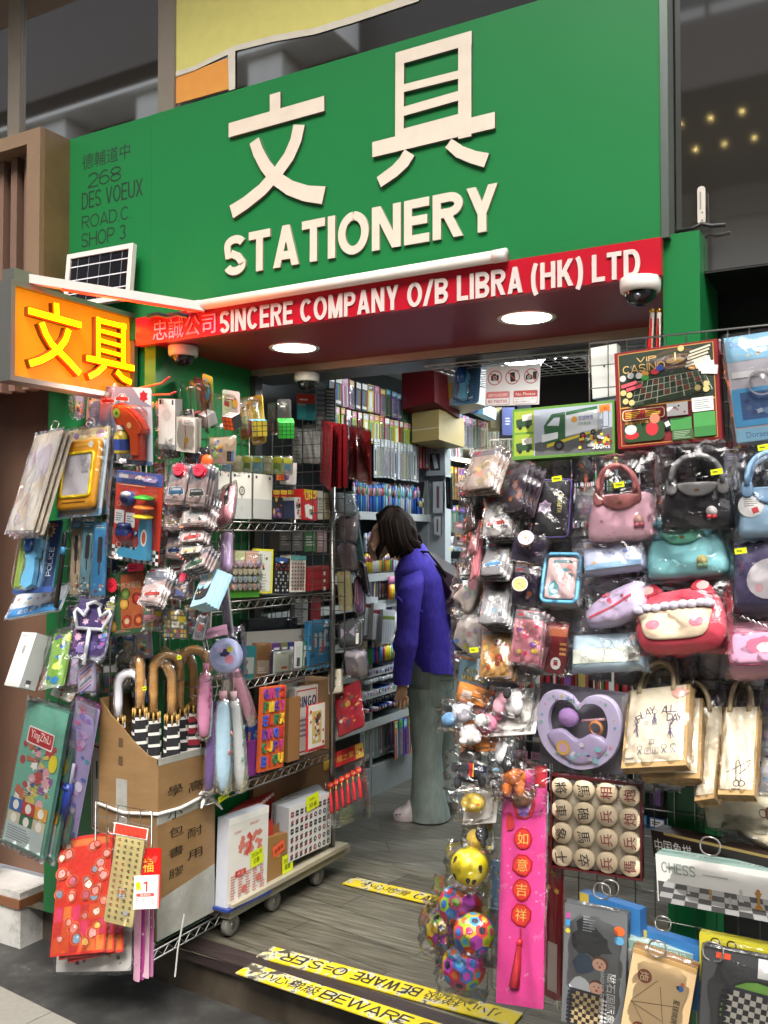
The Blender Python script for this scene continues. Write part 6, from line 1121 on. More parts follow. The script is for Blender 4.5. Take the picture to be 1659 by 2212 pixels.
# board games along the top
def casino(mb, w, h):
    mb.rect(0,h*.2,w*.92,h*.54,'22301f'); mb.rect(0,-h*.28,w*.92,h*.36,'7a1c20'); mb.rect(0,-h*.085,w*.92,.003,'c9a050')
    for x in (-1,1): mb.rect(x*w*.46,0,.002,h*.95,'b98a40')
    for y in (-1,1): mb.rect(0,y*h*.475,w*.92,.002,'b98a40')
    mb.text('VIP',-w*.28,h*.37,-w*.08,h*.42,'c9a460',bold=.04); mb.text('CASINO',-w*.42,h*.27,w*.0,h*.35,'c9a460')
    mb.disc(w*.1,h*.36,w*.24,'4c3a28',ry=h*.1); mb.disc(w*.1,h*.35,w*.21,'2c3a28',ry=h*.082); mb.disc(w*.1,h*.33,w*.21,'6a4a30',ry=h*.075); mb.disc(w*.1,h*.335,w*.15,'3c2418',ry=h*.052); mb.disc(w*.1,h*.34,w*.09,'a8823c',ry=h*.03); mb.rect(w*.1,h*.38,.004,h*.08,'d8c890')
    g = [(-.28,.17),(.36,.21),(.42,.05),(-.34,-.04)]
    def gp(u, v): a = [g[0][i]+(g[1][i]-g[0][i])*u for i in (0,1)]; b = [g[3][i]+(g[2][i]-g[3][i])*u for i in (0,1)]; return ((a[0]+(b[0]-a[0])*v)*w, (a[1]+(b[1]-a[1])*v)*h)
    mb.shape([gp(0,0),gp(1,0),gp(1,1.3),gp(0,1.3)],'c4ccb4')
    for i in range(12):
        for j in range(3): mb.shape([gp((i+.06)/12,(j+.06)/3),gp((i+.94)/12,(j+.06)/3),gp((i+.94)/12,(j+.94)/3),gp((i+.06)/12,(j+.94)/3)],['6a3a28','22321f','3c4a38'][(i*2+j)%3])
    for i in range(3): mb.shape([gp((i+.02)/3,1.03),gp((i+.98)/3,1.03),gp((i+.98)/3,1.27),gp((i+.02)/3,1.27)],'2c3c24')
    for x, y, k in ((-.1,.25,'c8333a'),(-.2,.24,'d8903a'),(-.2,.20,'3f9a3c'),(-.05,.28,'3a4aa0'),(.26,.25,'d8903a'),(.34,.28,'b83a34'),(.36,.24,'3f9a3c'),(.40,.27,'3a3a8a')): mb.disc(x*w,y*h,w*.04,k,ry=h*.03)
    for x, y in ((-.42,.22),(-.34,.24),(-.26,.23)): mb.disc(x*w,y*h,w*.032,'c8c8c4')
    for x, y in ((-.42,.07),(-.36,.04),(-.40,-.02),(-.34,-.04),(.3,.03),(.38,.01),(.38,.06),(.16,.45)): mb.disc(x*w,y*h,w*.03,'cdb878')
    mb.rect(-w*.36,h*.15,w*.16,h*.035,'d8505c',rot=.2); mb.rect(-w*.31,h*.11,w*.16,h*.035,'d8505c',rot=.2)
    for a in range(3): mb.rect(w*(.36+.03*a),h*(.28-.04*a),w*.15,h*.09,'dcdad4',rot=.25-.2*a)
    for a in range(5): mb.rect(w*.34-a*w*.012,h*.42-a*h*.035,w*.2,h*.02,'cfc8b0',rot=.22)
    mb.rect(-w*.23,-h*.17,w*.42,h*.11,'d8c8a0',r=.008); mb.rect(-w*.23,-h*.17,w*.40,h*.095,'8a1a1c',r=.007)
    for i in range(2): mb.lines(-w*.33+i*w*.2,-h*.17,w*.16,h*.07,4,'d8b83a',random.Random(i))
    mb.rect(-w*.23,-h*.35,w*.40,h*.2,'24421f',r=.012); mb.disc(-w*.35,-h*.38,w*.07,'b8262c',ry=h*.04); mb.disc(-w*.36,-h*.32,w*.06,'cfc8c4',ry=h*.05); mb.disc(-w*.15,-h*.33,w*.06,'c02a34',ry=h*.07); mb.disc(-w*.12,-h*.23,w*.05,'c87a5c',ry=h*.05); mb.text('幸运大转盘',-w*.42,-h*.265,-w*.18,-h*.235,'c98a3c')
    mb.rect(w*.1,-h*.16,w*.2,h*.13,'dedad8'); busy(mb,w*.17,h*.1,['c03a3a','3a3a4a','c8a0a0'],3,7,w*.1,-h*.16,.1,.2); mb.rect(w*.34,-h*.14,w*.2,h*.14,'d8d8d2'); mb.lines(w*.34,-h*.14,w*.16,h*.1,5,'8a9a9a')
    mb.rect(w*.13,-h*.31,w*.2,h*.12,'3f8a44'); mb.rect(w*.35,-h*.29,w*.2,h*.14,'46944a'); mb.rect(w*.14,-h*.42,w*.2,h*.10,'3c5a34'); mb.rect(w*.35,-h*.41,w*.2,h*.10,'347a3c'); mb.lines(w*.14,-h*.42,w*.17,h*.08,5,'8aa484'); mb.rect(w*.0,-h*.30,w*.06,h*.1,'1c1a1a'); mb.rect(w*.0,-h*.3,w*.045,h*.05,'e0dcd4',rot=.4)
boxed('board_game_box','red framed casino board game box with roulette wheel, top of the right panel','board game',(1327,764),(1549,731),(1335,970),2.33,.05,'8a1e26/s','7d1a20/p',casino,wrap=True)
def truck(mb, w, h):
    mb.rect(0,0,w*.98,h*.95,'5f8f3a'); mb.rect(w*.1,0,w*.76,h*.9,'a8b0bc'); mb.shape([(-.27*w,-.45*h),(.48*w,-.45*h),(.48*w,0),(-.27*w,-.2*h)],'5c5e5e'); mb.rect(-w*.38,h*.24,w*.2,h*.42,'9aae3a'); mb.rect(-w*.38,-h*.22,w*.2,h*.42,'94a836')
    for yy, s in ((.22,.8),(-.25,.8)): mb.rect(-w*.38,yy*h,w*.16,h*.16,'2f4a30',rot=.1); mb.rect(-w*.35,yy*h+h*.1,w*.1,h*.12,'d0ccc0',rot=.1); mb.disc(-w*.42,yy*h-h*.1,w*.02,'222222'); mb.disc(-w*.34,yy*h-h*.08,w*.02,'222222')
    mb.shape([(.04*w,.36*h),(.34*w,.42*h),(.34*w,.0),(.04*w,-.12*h)],'c9cdd0'); mb.shape([(.04*w,.36*h),(.34*w,.42*h),(.34*w,.36*h),(.04*w,.29*h)],'2f6a3c'); mb.shape([(-.18*w,.12*h),(-.1*w,.34*h),(.03*w,.36*h),(.03*w,-.22*h),(-.16*w,-.28*h)],'2c5a36'); mb.shape([(-.15*w,.12*h),(-.08*w,.26*h),(-.02*w,.26*h),(-.03*w,.1*h)],'c0c8d0'); mb.shape([(-.2*w,-.05*h),(-.04*w,-.02*h),(-.04*w,-.14*h),(-.2*w,-.2*h)],'d8dcdc'); mb.shape([(-.15*w,-.24*h),(.34*w,-.02*h),(.34*w,-.06*h),(-.15*w,-.31*h)],'c9b83a')
    for x, y, r in ((-.03,-.28,.05),(.2,-.12,.03),(.3,-.07,.026)): mb.disc(x*w,y*h,r*w,'1f2022'); mb.disc(x*w,y*h,r*w*.5,'5a5e60')
    mb.disc(w*.12,h*.2,w*.028,'d89a3a'); mb.text('亚诚物流',w*.16,h*.17,w*.3,h*.26,'5a5aa0'); mb.text('FTY PLUS',w*.16,h*.08,w*.28,h*.13,'5a8a6a'); mb.rect(w*.41,h*.36,w*.1,h*.14,'d88a2c',rot=.08); mb.text('LUNO',w*.37,h*.32,w*.45,h*.39,'b02a24',rot=.08); mb.rect(w*.42,h*.16,w*.06,h*.3,'6a6e78'); mb.rect(w*.42,h*.16,w*.045,h*.28,'a8b0bc')
    rnd = random.Random(8)
    for i in range(40): mb.rect(rnd.uniform(.17,.47)*w,rnd.uniform(-.42,-.2)*h+abs(rnd.uniform(0,.1))*h,w*.026,h*.05,rnd.choice(['b8262c','d8b83a','d0d0cc','8a1a24','e0c83a','b0b0b0','4a8a3c']),rot=rnd.uniform(-.4,.4))
    mb.text('360',w*.29,-h*.40,w*.39,h*-.31,'ece8e4',bold=.05); mb.text('PCS',w*.395,-h*.40,w*.46,-h*.345,'ece8e4',bold=.05)
boxed('toy_brick_box','green boxed brick truck set reading 360 PCS left of the casino box','toy box',(1107,885),(1327,864),(1107,994),2.34,.05,'4f7a34','648f3e/p',truck,wrap=True)
def bluetoy(mb, w, h):
    mb.rect(0,h*.38,w,h*.24,'7fb0cc'); mb.text('Doraemon',-w*.44,h*.39,w*.1,h*.46,'5a7ab8',bold=.05); busy(mb,w*.8,h*.08,['c8a05c','d8c090','a8784a'],4,8,0,h*.32); mb.rect(0,-h*.18,w*.98,h*.36,'4a9acc',r=.006); mb.rect(w*.04,-h*.17,w*.8,h*.26,'3a5a8c'); busy(mb,w*.74,h*.22,['6a8ab0','c8b060','3a4a74','a8b8c8','5a6a8a'],9,16,w*.04,-h*.17); mb.rect(0,-h*.44,w*.98,h*.12,'86bcd8'); mb.text('Doraemon',-w*.34,-h*.47,w*.2,-h*.41,'4a6aa8',bold=.05); mb.rect(-w*.1,h*.13,w*.7,h*.06,'d8d4d4')
root,w,h = carded('water_game_pack','sky blue bagged water game pack at the right edge beside the casino box','toy pack',(1563,731),(1700,710),(1592,957),2.32,'b8b4bc/p',bluetoy,.03,wrap=.02)
mb = MB(); mb.ball((w*.0,h*.03,.01),(w*.22,w*.22,.03),'blister',16); mb.ring(0,h*.03,w*.2,w*.23,'c8c4c8',.012); mb.build('dome',root)
boxed('board_game_box','dark blue flat board game box standing behind the green truck set','board game',(1195,895),(1345,868),(1197,960),2.41,.03,'1f4a7c','27588f/p',lambda mb,w,h:mb.rect(0,h*.44,w,h*.08,'8ab0cc'))
boxed('white_board_box','white flat box standing behind the upper wire grid','box',(1276,752),(1332,742),(1280,862),2.455,.03,'c8c8c4','d4d6d0/p',lambda mb,w,h:mb.disc(0,h*.1,.003,'4a4a48'))
boxed('red_gift_box','dark red flat gift box behind the black handbag','box',(1500,960),(1610,950),(1502,1070),2.47,.03,'6a1418','74181e/p',lambda mb,w,h:mb.stroke([(-w*.4,-h*.4),(0,0),(w*.4,h*.4)],w*.08,'b89040'))
# bags
def handbag(label, pts, handle, Y, k, kh, flap, tl, tr, bl, art=None, charm=None, flapk=None, fy=.3):
    root, w, h = item('handbag', label, 'handbag', tl, tr, bl, Y, 'small handbags in clear bags on the right panel')
    o = smooth([(x*w,y*h) for x, y in pts],4); mb = MB(); puff(mb,o,.045,k,-.045)
    if art: art(mb,w,h)
    mb.build('body',root)
    (ax,ay),(bx,by),top,hr = handle
    for zz in (-.03,.0):
        mb = MB(); n = 14; P = []
        for i in range(n+1): a = math.pi*i/n; P.append((((ax+bx)/2-(bx-ax)/2*math.cos(a))*w, (ay+(by-ay)*i/n+(top-ay)*math.sin(a)**.8)*h, zz+.004))
        mb.tube(P,hr,kh,10); mb.build('handle',root)
        if zz == 0.:
            for x, y in ((ax,ay),(bx,by)): mb = MB(); puff(mb,mb.rrect(.026,.040,.012,x*w,y*h-.008),.006,kh,.0); mb.build('handle_tab',root)
    if flap: mb = MB(); puff(mb,smooth([(-.24*w,fy*h+.12*h),(.24*w,fy*h+.12*h),(.26*w,fy*h),(.12*w,fy*h-.17*h),(-.12*w,fy*h-.17*h),(-.26*w,fy*h)],4),.008,flapk or kh,.0); mb.rect(0,fy*h-.05*h,.012,.005,'c8a860/m'); mb.build('flap',root)
    if charm: mb = MB(); x, y, k1, k2 = charm; mb.lathe([(0,0),(.012,0),(.013,.003),(0,.005)],k1+'/s',14,(x*w,y*h,.001)); mb.ball((x*w-.006,y*h-.012,.004),(.008,.006,.004),k2+'/s',10); mb.ball((x*w+.006,y*h-.012,.004),(.008,.006,.004),k2+'/s',10); mb.build('charm',root)
    wrapper(root,w*1.12,h*1.12+.10,-.05,.062,int(tl[0]),'film',cy=.045,amp=.012,n=13); return root,w,h
TR = [(-.36,.5),(0,.52),(.36,.5),(.46,.2),(.52,-.3),(.44,-.5),(0,-.52),(-.44,-.5),(-.52,-.3),(-.46,.2)]
handbag('pink little handbag with rose brown handles, left of the black one',TR,((-.3,.5),(.22,.5),1.10,.0068),2.30,'eebaca/s','aa6866/s',True,(1262,1072),(1418,1058),(1268,1172),lambda mb,w,h:busy(mb,w*.8,h*.4,['dca0b4','cc849c'],5,8,0,-h*.2,.06,.1),(.24,-.1,'d8a8a0','c86878'),fy=.34)
handbag('black little handbag with silver grey handle and red bow charm',TR,((-.34,.52),(.34,.5),1.12,.0068),2.295,'2c292d/s','8d8b8c/s',True,(1424,1048),(1588,1040),(1428,1146),None,(.18,-.12,'d8d4d0','b8303c'),'8a8888/s',fy=.40)
handbag('pale blue little handbag with round white swing tag at the right edge',TR,((-.34,.5),(.34,.5),1.15,.0068),2.29,'a4c6e0/s','86aacc/s',True,(1590,1052),(1745,1040),(1594,1158),lambda mb,w,h:(mb.disc(-w*.30,h*.1,.028,'dedcd8'),mb.lines(-w*.30,h*.16,.03,.02,4,'8a8a88'),mb.rect(-w*.24,-h*.0,.014,.014,'c0343c',rot=.3),busy(mb,w*.5,h*.3,['b4d0e4','c8dcec'],3,6,.1*w,-.3*h)))
handbag('turquoise little handbag with green flap and small golden charm',TR,((-.3,.55),(.3,.55),.75,.012),2.31,'8accd2/s','6aa8ba/s',True,(1388,1150),(1562,1134),(1394,1250),lambda mb,w,h:[(mb.ring(x*w,y*h,.004,.0055,'a8d8dc'),mb.disc(x*w+.01,y*h-.008,.003,'b4dce0')) for x,y in ((-.36,-.24),(-.05,-.22),(-.14,-.2),(.12,-.25),(.36,-.38))],(.22,-.2,'c8b878','8ab08a'),'68b098/s',fy=.36)
def soft(name,label,cat,tl,tr,bl,Y,pts,t,k,art=None,group=None,extra=None,yaw=None,wm=1.14,wk='film'):
    root,w,h = item(name,label,cat,tl,tr,bl,Y,group,yaw); mb = MB(); puff(mb,smooth([(x*w,y*h) for x,y in pts],4),t,k,-t)
    if art: art(mb,w,h)
    mb.build('body',root)
    if extra: extra(root,w,h)
    if wm: wrapper(root,w*wm+.006,h*wm+.006,-t-.004,t+.012,int(tl[0]+tl[1]),wk,amp=.011,n=12)
    return root,w,h
RR = [(-.5,.42),(-.42,.5),(.42,.5),(.5,.42),(.5,-.42),(.42,-.5),(-.42,-.5),(-.5,-.42)]
def zipline(k, y=0): 
    def f(root,w,h): mb = MB(); o = mb.rrect(w*1.01,h*1.01,w*.12); mb.tube([(x,yy,-.012) for x,yy in o]+[(o[0][0],o[0][1],-.012)],.0022,k,6,False); mb.build('zip',root)
    return f
soft('pencil_case','upright black and purple pencil case reading KUROMI on the right panel','pencil case',(1152,1036),(1232,1032),(1142,1158),2.33,RR,.035,'2b292c/c',lambda mb,w,h:(mb.text('KUROMI',h*0-h*.02+w*.30-h*.16,h*.06-w*.06,h*.14+w*.30,h*.06+w*.06,'c9bc78',rot=R(90)),mb.shape(star(-w*.12,h*.0,w*.2,6,.7),'c8a8c4'),mb.shape(star(-w*.12,h*.0,w*.14,6,.7),'8a7a94')),None,zipline('6a55a0/c'))
root,w,h = soft('clear_case','clear pencil case with bright blue rim and sea print, mid right panel','pencil case',(1180,1196),(1257,1197),(1167,1300),2.31,RR,.035,'a8a4a4/s',lambda mb,w,h:(mb.shape(mb.rrect(w*.8,h*.84,w*.1),'b89a98'),mb.shape(blob(-w*.18,-h*.22,w*.16,h*.16,random.Random(4),12,.15),'4a8a94'),busy(mb,w*.6,h*.5,['c87a70','d8a8a0','6a7a7a','4a8a94'],6,14,w*.1,.05*h),mb.rect(0,h*.34,w*.5,h*.06,'5a7a80')))
mb = MB(); o = mb.rrect(w*.98,h*.98,w*.16); mb.tube([(x,y,.002) for x,y in o]+[(*o[0],.002)],.005,'5aa4cc/s',8,False); mb.build('rim',root)
soft('zip_pouch','pale lilac zip pouch with orange stars below the pink handbag','pouch',(1256,1168),(1388,1150),(1258,1238),2.315,RR,.03,'bec4de/s',lambda mb,w,h:([mb.shape(star(x*w,y*h,.008,4,.4),'d8a040') for x,y in ((-.4,.3),(-.3,-.25),(.2,.2),(-.05,.36))],busy(mb,w*.6,h*.4,['8a9ac8','c0c4dc','6a7ab0'],3,10),mb.rect(0,-h*.36,w*.9,h*.16,'86aed0')))
soft('zip_pouch','lilac triangular pouch with a red print band, mid right panel','pouch',(1262,1268),(1385,1246),(1258,1350),2.31,[(-.5,-.1),(-.1,.3),(.44,.5),(.5,.2),(.5,-.2),(.1,-.5),(-.36,-.5),(-.5,-.4)],.035,'ccb8d8/s',lambda mb,w,h:(busy(mb,w*.6,h*.4,['d87a8c','c8506a','d8b0c0','e0c8d0'],8,14,0,h*.08),mb.stroke([(-w*.38,-h*.34),(0,-h*.16),(w*.34,h*.1)],.006,'cc4a5c')))
soft('zip_pouch','long pale blue pouch with pencil line drawings above the heart box','pouch',(1232,1368),(1388,1358),(1230,1444),2.31,RR,.035,'b8d0de/s',lambda mb,w,h:(mb.rect(0,-h*.18,w*.9,h*.4,'c8ccbc'),[mb.ring(x*w,y*h,.010,.0112,'7a848c',n=16) for x,y in ((-.3,-.1),(-.28,-.3),(.02,.15),(.3,.12),(.04,-.1),(.3,-.15))],[mb.stroke([(x*w,-h*.4),(x*w+.008,-h*.1),(x*w-.004,h*.2)],.0012,'7a848c') for x in (-.05,.1,.28,.36)]))
def redpig(root,w,h):
    for s in (-1,1):
        mb = MB(); puff(mb,smooth([(s*w*.42,h*.28),(s*w*.36,h*.50),(s*w*.24,h*.56),(s*w*.16,h*.40)],4),.02,'c83448/c',-.02); mb.zz=.001; mb.shape(blob(s*w*.31,h*.44,w*.07,h*.07,random.Random(1),12,.05),'d8a8a4'); mb.build('ear',root)
    mb = MB(); puff(mb,smooth([(-.34*w,.08*h),(.34*w,.08*h),(.38*w,-.1*h),(.30*w,-.34*h),(0,-.38*h),(-.30*w,-.34*h),(-.38*w,-.1*h)],4),.006,'e6cfb0/c',.001); [mb.disc(s*w*.24,-h*.14,w*.08,'d8788c',ry=h*.075) for s in (-1,1)]; mb.build('cream_panel',root)
    mb = MB(); P = [(-.40,.10),(-.3,.13),(-.2,.12),(-.1,.14),(0,.14),(.1,.15),(.2,.14),(.3,.15),(.38,.13)]
    for x,y in P: mb.ball((x*w,y*h,.008),(w*.068,h*.068,.010),'cdc8d8/c',10)
    mb.build('fluffy_trim',root)
pg = [(-.5,-.05),(-.46,.22),(-.36,.42),(-.1,.46),(.1,.48),(.34,.46),(.44,.3),(.5,0),(.48,-.28),(.36,-.46),(0,-.5),(-.36,-.46),(-.47,-.3)]
soft('plush_pouch','coral red plush pouch with ears, white fluffy trim and cream panel','pouch',(1364,1272),(1556,1252),(1362,1404),2.285,pg,.05,'d8485a/c',None,None,redpig)
soft('plush_pouch','dark purple pouch with a big white oval patch at the right edge','pouch',(1578,1166),(1720,1150),(1576,1318),2.285,RR,.045,'4c4466/c',lambda mb,w,h:(mb.disc(w*.1,-h*.1,w*.34,'cfc8cc',ry=h*.28),mb.disc(-w*.05,-h*.22,w*.07,'d8a8b0'),busy(mb,w*.7,h*.2,['8a8a5a','7a6a9a','c0b8c8'],4,7,-.1*w,.36*h,.05,.08)))
root,w,h = soft('shoulder_bag','pink box shoulder bag with padded front pocket at the right edge','shoulder bag',(1564,1342),(1720,1330),(1566,1452),2.28,RR,.07,'d89cb2/c',lambda mb,w,h:mb.lines(0,h*.4,w*.9,h*.1,3,'d898ac'),wm=1.12)
mb = MB(); puff(mb,mb.rrect(w*.84,h*.6,.02,0,-h*.08),.014,'d49cb8/c',.001); o = mb.rrect(w*.84,h*.6,.02,0,-h*.08); mb.tube([(x,y,.004) for x,y in o]+[(*o[0],.004)],.003,'cc6a88/s',6,False); mb.shape(blob(w*.05,-h*.05,w*.2,h*.16,random.Random(3),14,.2),'cc6480'); mb.shape(blob(w*.1,-h*.1,w*.12,h*.1,random.Random(5),14,.1),'dccfcc'); mb.build('front_pocket',root)
mb = MB(); P = [(-.2*w+i*.012,h*.5-abs(i-7)*.0-.006*i,.016) for i in range(14)]
for i,p in enumerate(P): mb.tube([(p[0]-.006,p[1],p[2]),(p[0],p[1]+.004,p[2]+.002),(p[0]+.006,p[1]-.003,p[2])],.002,'b0acac/m',5)
mb.build('chain',root)
# totes
def tote(label,tl,tr,bl,Y,art,hk='c8b490',hand=True,k='dccfb4/c',yaw=None,wrap=True):
    root,w,h = item('tote_bag',label,'tote bag',tl,tr,bl,Y,'bagged canvas tote bags',yaw); mb = MB(); mb.box((-w/2,-h/2,-.03),(w/2,h/2,0),'aa8a5c/c','b0905f/c'); mb.rect(.0,.006,w*.9,h*.94,k,.0012); mb.zz=.0016
    if art: art(mb,w,h)
    mb.build('body',root)
    if hand:
        for z in (-.02,.0):
            mb = MB(); P = [(-w*.28*math.cos(math.pi*i/14)-.004,h*.44+h*.40*math.sin(math.pi*i/14)**.75,z+.003) for i in range(15)]; mb.tube(P,.006,hk+'/c',8); mb.build('handle',root)
    if wrap: wrapper(root,w*1.1,h*1.30,-.036,.046,int(tl[0]),'film',cy=h*.12,amp=.012,n=13)
    return root,w,h
def playart(mb,w,h):
    for s_,x,y,r in (('P',-.27,.10,.5),('L',-.20,.15,.3),('A',-.14,.18,.2),('Y',-.07,.20,.1),('A',.13,.19,-.1),('L',.20,.20,.0),('L',.27,.20,.0),('D',.22,.09,0),('A',.30,.08,0),('Y',.37,.08,.0)): mb.text(s_,x*w-.008,y*h-.009,x*w+.008,y*h+.011,'4a3a4c',rot=r)
    for x,y,r in ((.33,.26,.02),(-.15,.04,.026)): 
        p = star(x*w,y*h,w*r*1.6,5,.45); mb.stroke(p+[p[0]],.0012,'5a4a60')
    ink = '5a486a'; rnd = random.Random(9)
    for x,y,ww,hh in ((-.30,-.02,.10,.24),(-.02,.10,.09,.2),(.24,-.06,.13,.24)):
        for q in range(9): a,b = rnd.uniform(-.5,.5)*ww,rnd.uniform(-.5,.5)*hh; mb.stroke([((x+a)*w,(y+b)*h),((x+a*.3+rnd.uniform(-.03,.03))*w,(y+b*.4)*h),((x-a*.5)*w,(y-b*.6)*h)],.0016,ink)
        mb.ring(x*w,(y+hh*.42)*h,w*.035,w*.042,ink,n=16)
    for x,y,s in ((-.04,-.20,.07),(-.09,-.31,.09),(.03,-.31,.09)): 
        q = [(x*w-s*w*.5,y*h-s*w*.5),(x*w+s*w*.5,y*h-s*w*.5),(x*w+s*w*.5,y*h+s*w*.5),(x*w-s*w*.5,y*h+s*w*.5)]; mb.stroke(q+[q[0]],.0014,ink); mb.lines(x*w,y*h,s*w*.5,s*w*.5,3,'9a86a4')
    for x in (-.22,.16,.30): mb.ring(x*w,-h*.27,w*.035,w*.042,ink,n=14); mb.stroke([(x*w,-h*.30),(x*w-.004,-h*.35)],.0016,ink); mb.stroke([(x*w,-h*.30),(x*w+.006,-h*.35)],.0016,ink)
    mb.lines(-w*.34,-h*.39,w*.2,h*.02,1,'5a4a60'); mb.shape(blob(w*.36,h*.40,w*.13,h*.06,random.Random(2),10,.3),'dca494')
tote('front canvas tote bag reading PLAY ALL DAY with line drawings',(1357,1492),(1490,1478),(1342,1660),2.28,playart)
for i,(x,y,lb) in enumerate(((1392,1512,'jute edged tote bag directly behind the front PLAY tote'),(1430,1530,'jute edged tote bag fanned furthest right behind the PLAY tote'))): tote(lb,(x+6,y),(x+126+i*10,y-4),(x-6+i*20,y+168-i*4),2.33+i*.03,None,hand=(i==1))
tote('canvas tote bag with an aeroplane outline drawing right of the PLAY tote',(1566,1528),(1640,1526),(1550,1716),2.29,lambda mb,w,h:(mb.stroke([(-w*.3,-h*.26),(0,-h*.2),(w*.36,-h*.12),(w*.3,-h*.2),(.05*w,-h*.28)],.0022,'3a3236'),mb.stroke([(-w*.05,-h*.14),(-.02*w,-h*.34),(w*.12,-h*.36),(w*.1,-h*.2),(w*.02,-h*.12),(-w*.05,-h*.14)],.0022,'3a3236'),mb.ring(w*.0,-h*.38,.006,.008,'3a3236'),mb.ring(w*.14,-h*.38,.006,.008,'3a3236'),mb.rect(w*.05,h*.02,w*.26,h*.06,'dcb8b0'),mb.lines(w*.02,-h*.44,w*.3,h*.02,1,'5a4a50')))
tote('brown jute tote bag edge between the two drawn canvas totes',(1520,1560),(1560,1552),(1500,1730),2.33,None,hand=False)
soft('cloth_bag','cream cotton bag folded in clear plastic at the lower right of the totes','cloth bag',(1510,1716),(1700,1730),(1520,1790),2.33,RR,.03,'ddd4b8/c',lambda mb,w,h:(mb.shape(blob(w*.3,h*.1,w*.06,h*.2,random.Random(2),12,.1),'8a5a44'),mb.ring(w*.22,h*.1,.008,.010,'4a3a34')))
soft('cloth_bag','second cream cotton bag below the first at the right edge','cloth bag',(1575,1745),(1720,1760),(1560,1812),2.32,[(-.5,.2),(-.2,.5),(.5,.5),(.5,-.5),(.1,-.5),(-.3,-.1)],.03,'d8ceb0/c')
# heart box, wooden pieces
root,w,h = item('heart_set_box','clear box holding a lilac heart shaped accessory tray reading Kuromi','toy box',(1156,1478),(1346,1502),(1153,1652),2.30)
mb = MB(); mb.box((-w/2,-h/2,-.045),(w/2,h/2,-.04),'7d7a84'); mb.build('backing_card',root)
HP = [(0,.33),(.10,.43),(.26,.47),(.40,.40),(.48,.22),(.49,.0),(.42,-.22),(.28,-.38),(.12,-.46)]
def heart(s,cy_=0): p = [(0,.33)]+[(-x,y) for x,y in HP[1:]]+[(0,-.48)]+[q for q in HP[:0:-1]]; return smooth([(x*w*.98*s,y*h*.98*s+cy_) for x,y in p],4)
HO = heart(1.0); HI = heart(.70,h*.03); n = len(HO)
mb = MB(); mb.add([(x,y,-.02) for x,y in HO]+[(x,y,-.004) for x,y in HO]+[(x*.98,y*.98,0) for x,y in HO]+[(x,y,0) for x,y in HI]+[(x,y,-.02) for x,y in HI],[(q*n+i,q*n+(i+1)%n,(q+1)*n+(i+1)%n,(q+1)*n+i) for q in range(4) for i in range(n)],'cfc3e4/s',False); mb.zz=.0006
rnd = random.Random(12); mb.text('Kuromi',-w*.26,h*.30,-w*.04,h*.38,'3c2c44',rot=.25)
for i in range(24):
    q = HO[(i*7)%n]; mb.disc(q[0]*.86,q[1]*.86+h*.004,w*rnd.uniform(.008,.022),rnd.choice(['7ab0cc','d8c878','d8a0b8','c8c0dc','8ac0a8']),n=10)
mb.build('heart_tray',root)
mb = MB(); puff(mb,smooth([(-.36*w,-.1*h),(-.18*w,0),(0,-.1*h),(.18*w,-.0*h),(.36*w,-.12*h),(.22*w,-.34*h),(0,-.42*h),(-.2*w,-.32*h)],4),.018,'b4a4c8/g',-.01); busy(mb,w*.4,h*.24,['c84a5c','d8d4dc','8ac0c8','6a4a8a'],4,12,w*.12,-h*.24); mb.disc(-w*.14,-h*.22,w*.08,'d8a848'); mb.disc(-w*.14,-h*.22,w*.05,'c8a0b8'); mb.build('clear_lid',root)
mb = MB(); mb.ball((-w*.12,h*.14,-.01),(w*.12,h*.12,.018),'b48ac8/c',12); mb.tube([(w*.04,h*.12,-.008),(w*.3,h*.18,-.008)],.004,'c89aa0/s',8); mb.lathe([(w*.06,-.004),(w*.085,0),(w*.06,.004)],'d88a4a/s',18,(w*.2,h*.06,-.004)); mb.build('accessories',root)
mb = MB(); mb.box((-w/2,-h/2,-.046),(w/2,h/2,.012),'blister'); mb.build('clear_box',root)
root,w,h = item('wooden_chess_set','clear topped box of large round wooden Chinese chess pieces','board game',(1189,1672),(1386,1694),(1190,1872),2.29)
mb = MB(); mb.box((-w/2,-h/2,-.03),(w/2,h/2,-.014),'4a1418/s','b4aa98/p')
for a,b in (((-w/2,-h/2,-.014),(-w/2+.004,h/2,.004)),((w/2-.004,-h/2,-.014),(w/2,h/2,.004)),((-w/2+.004,h/2-.004,-.014),(w/2-.004,h/2,.004)),((-w/2+.004,-h/2,-.014),(w/2-.004,-h/2+.004,.004))): mb.box(a,b,'4a1418/s')
mb.build('box_body',root)
chs = ['將馬相炮','車砲兵炮','象馬兵兵','士卒兵傌']; rr = w*.118
for j in range(4):
    for i in range(4):
        x, y = -w*.375+i*w*.25, h*.37-j*h*.247; mb = MB(); mb.lathe([(rr*.9,-.014),(rr,-.008),(rr*.98,0),(rr*.86,.004),(0,.005)],'dcc8a6',24,(x,y,0)); red = i > 1
        mb.text(chs[j][i],x-rr*.55,y-rr*.55,x+rr*.55,y+rr*.55,'8a1f34' if red else '201c1c',.0056,rot=R(-80 if not red else 95)); mb.build('piece',root)
mb = MB(); wrapper(root,w*1.02,h*1.02,-.03,.042,9,'film',amp=.004)
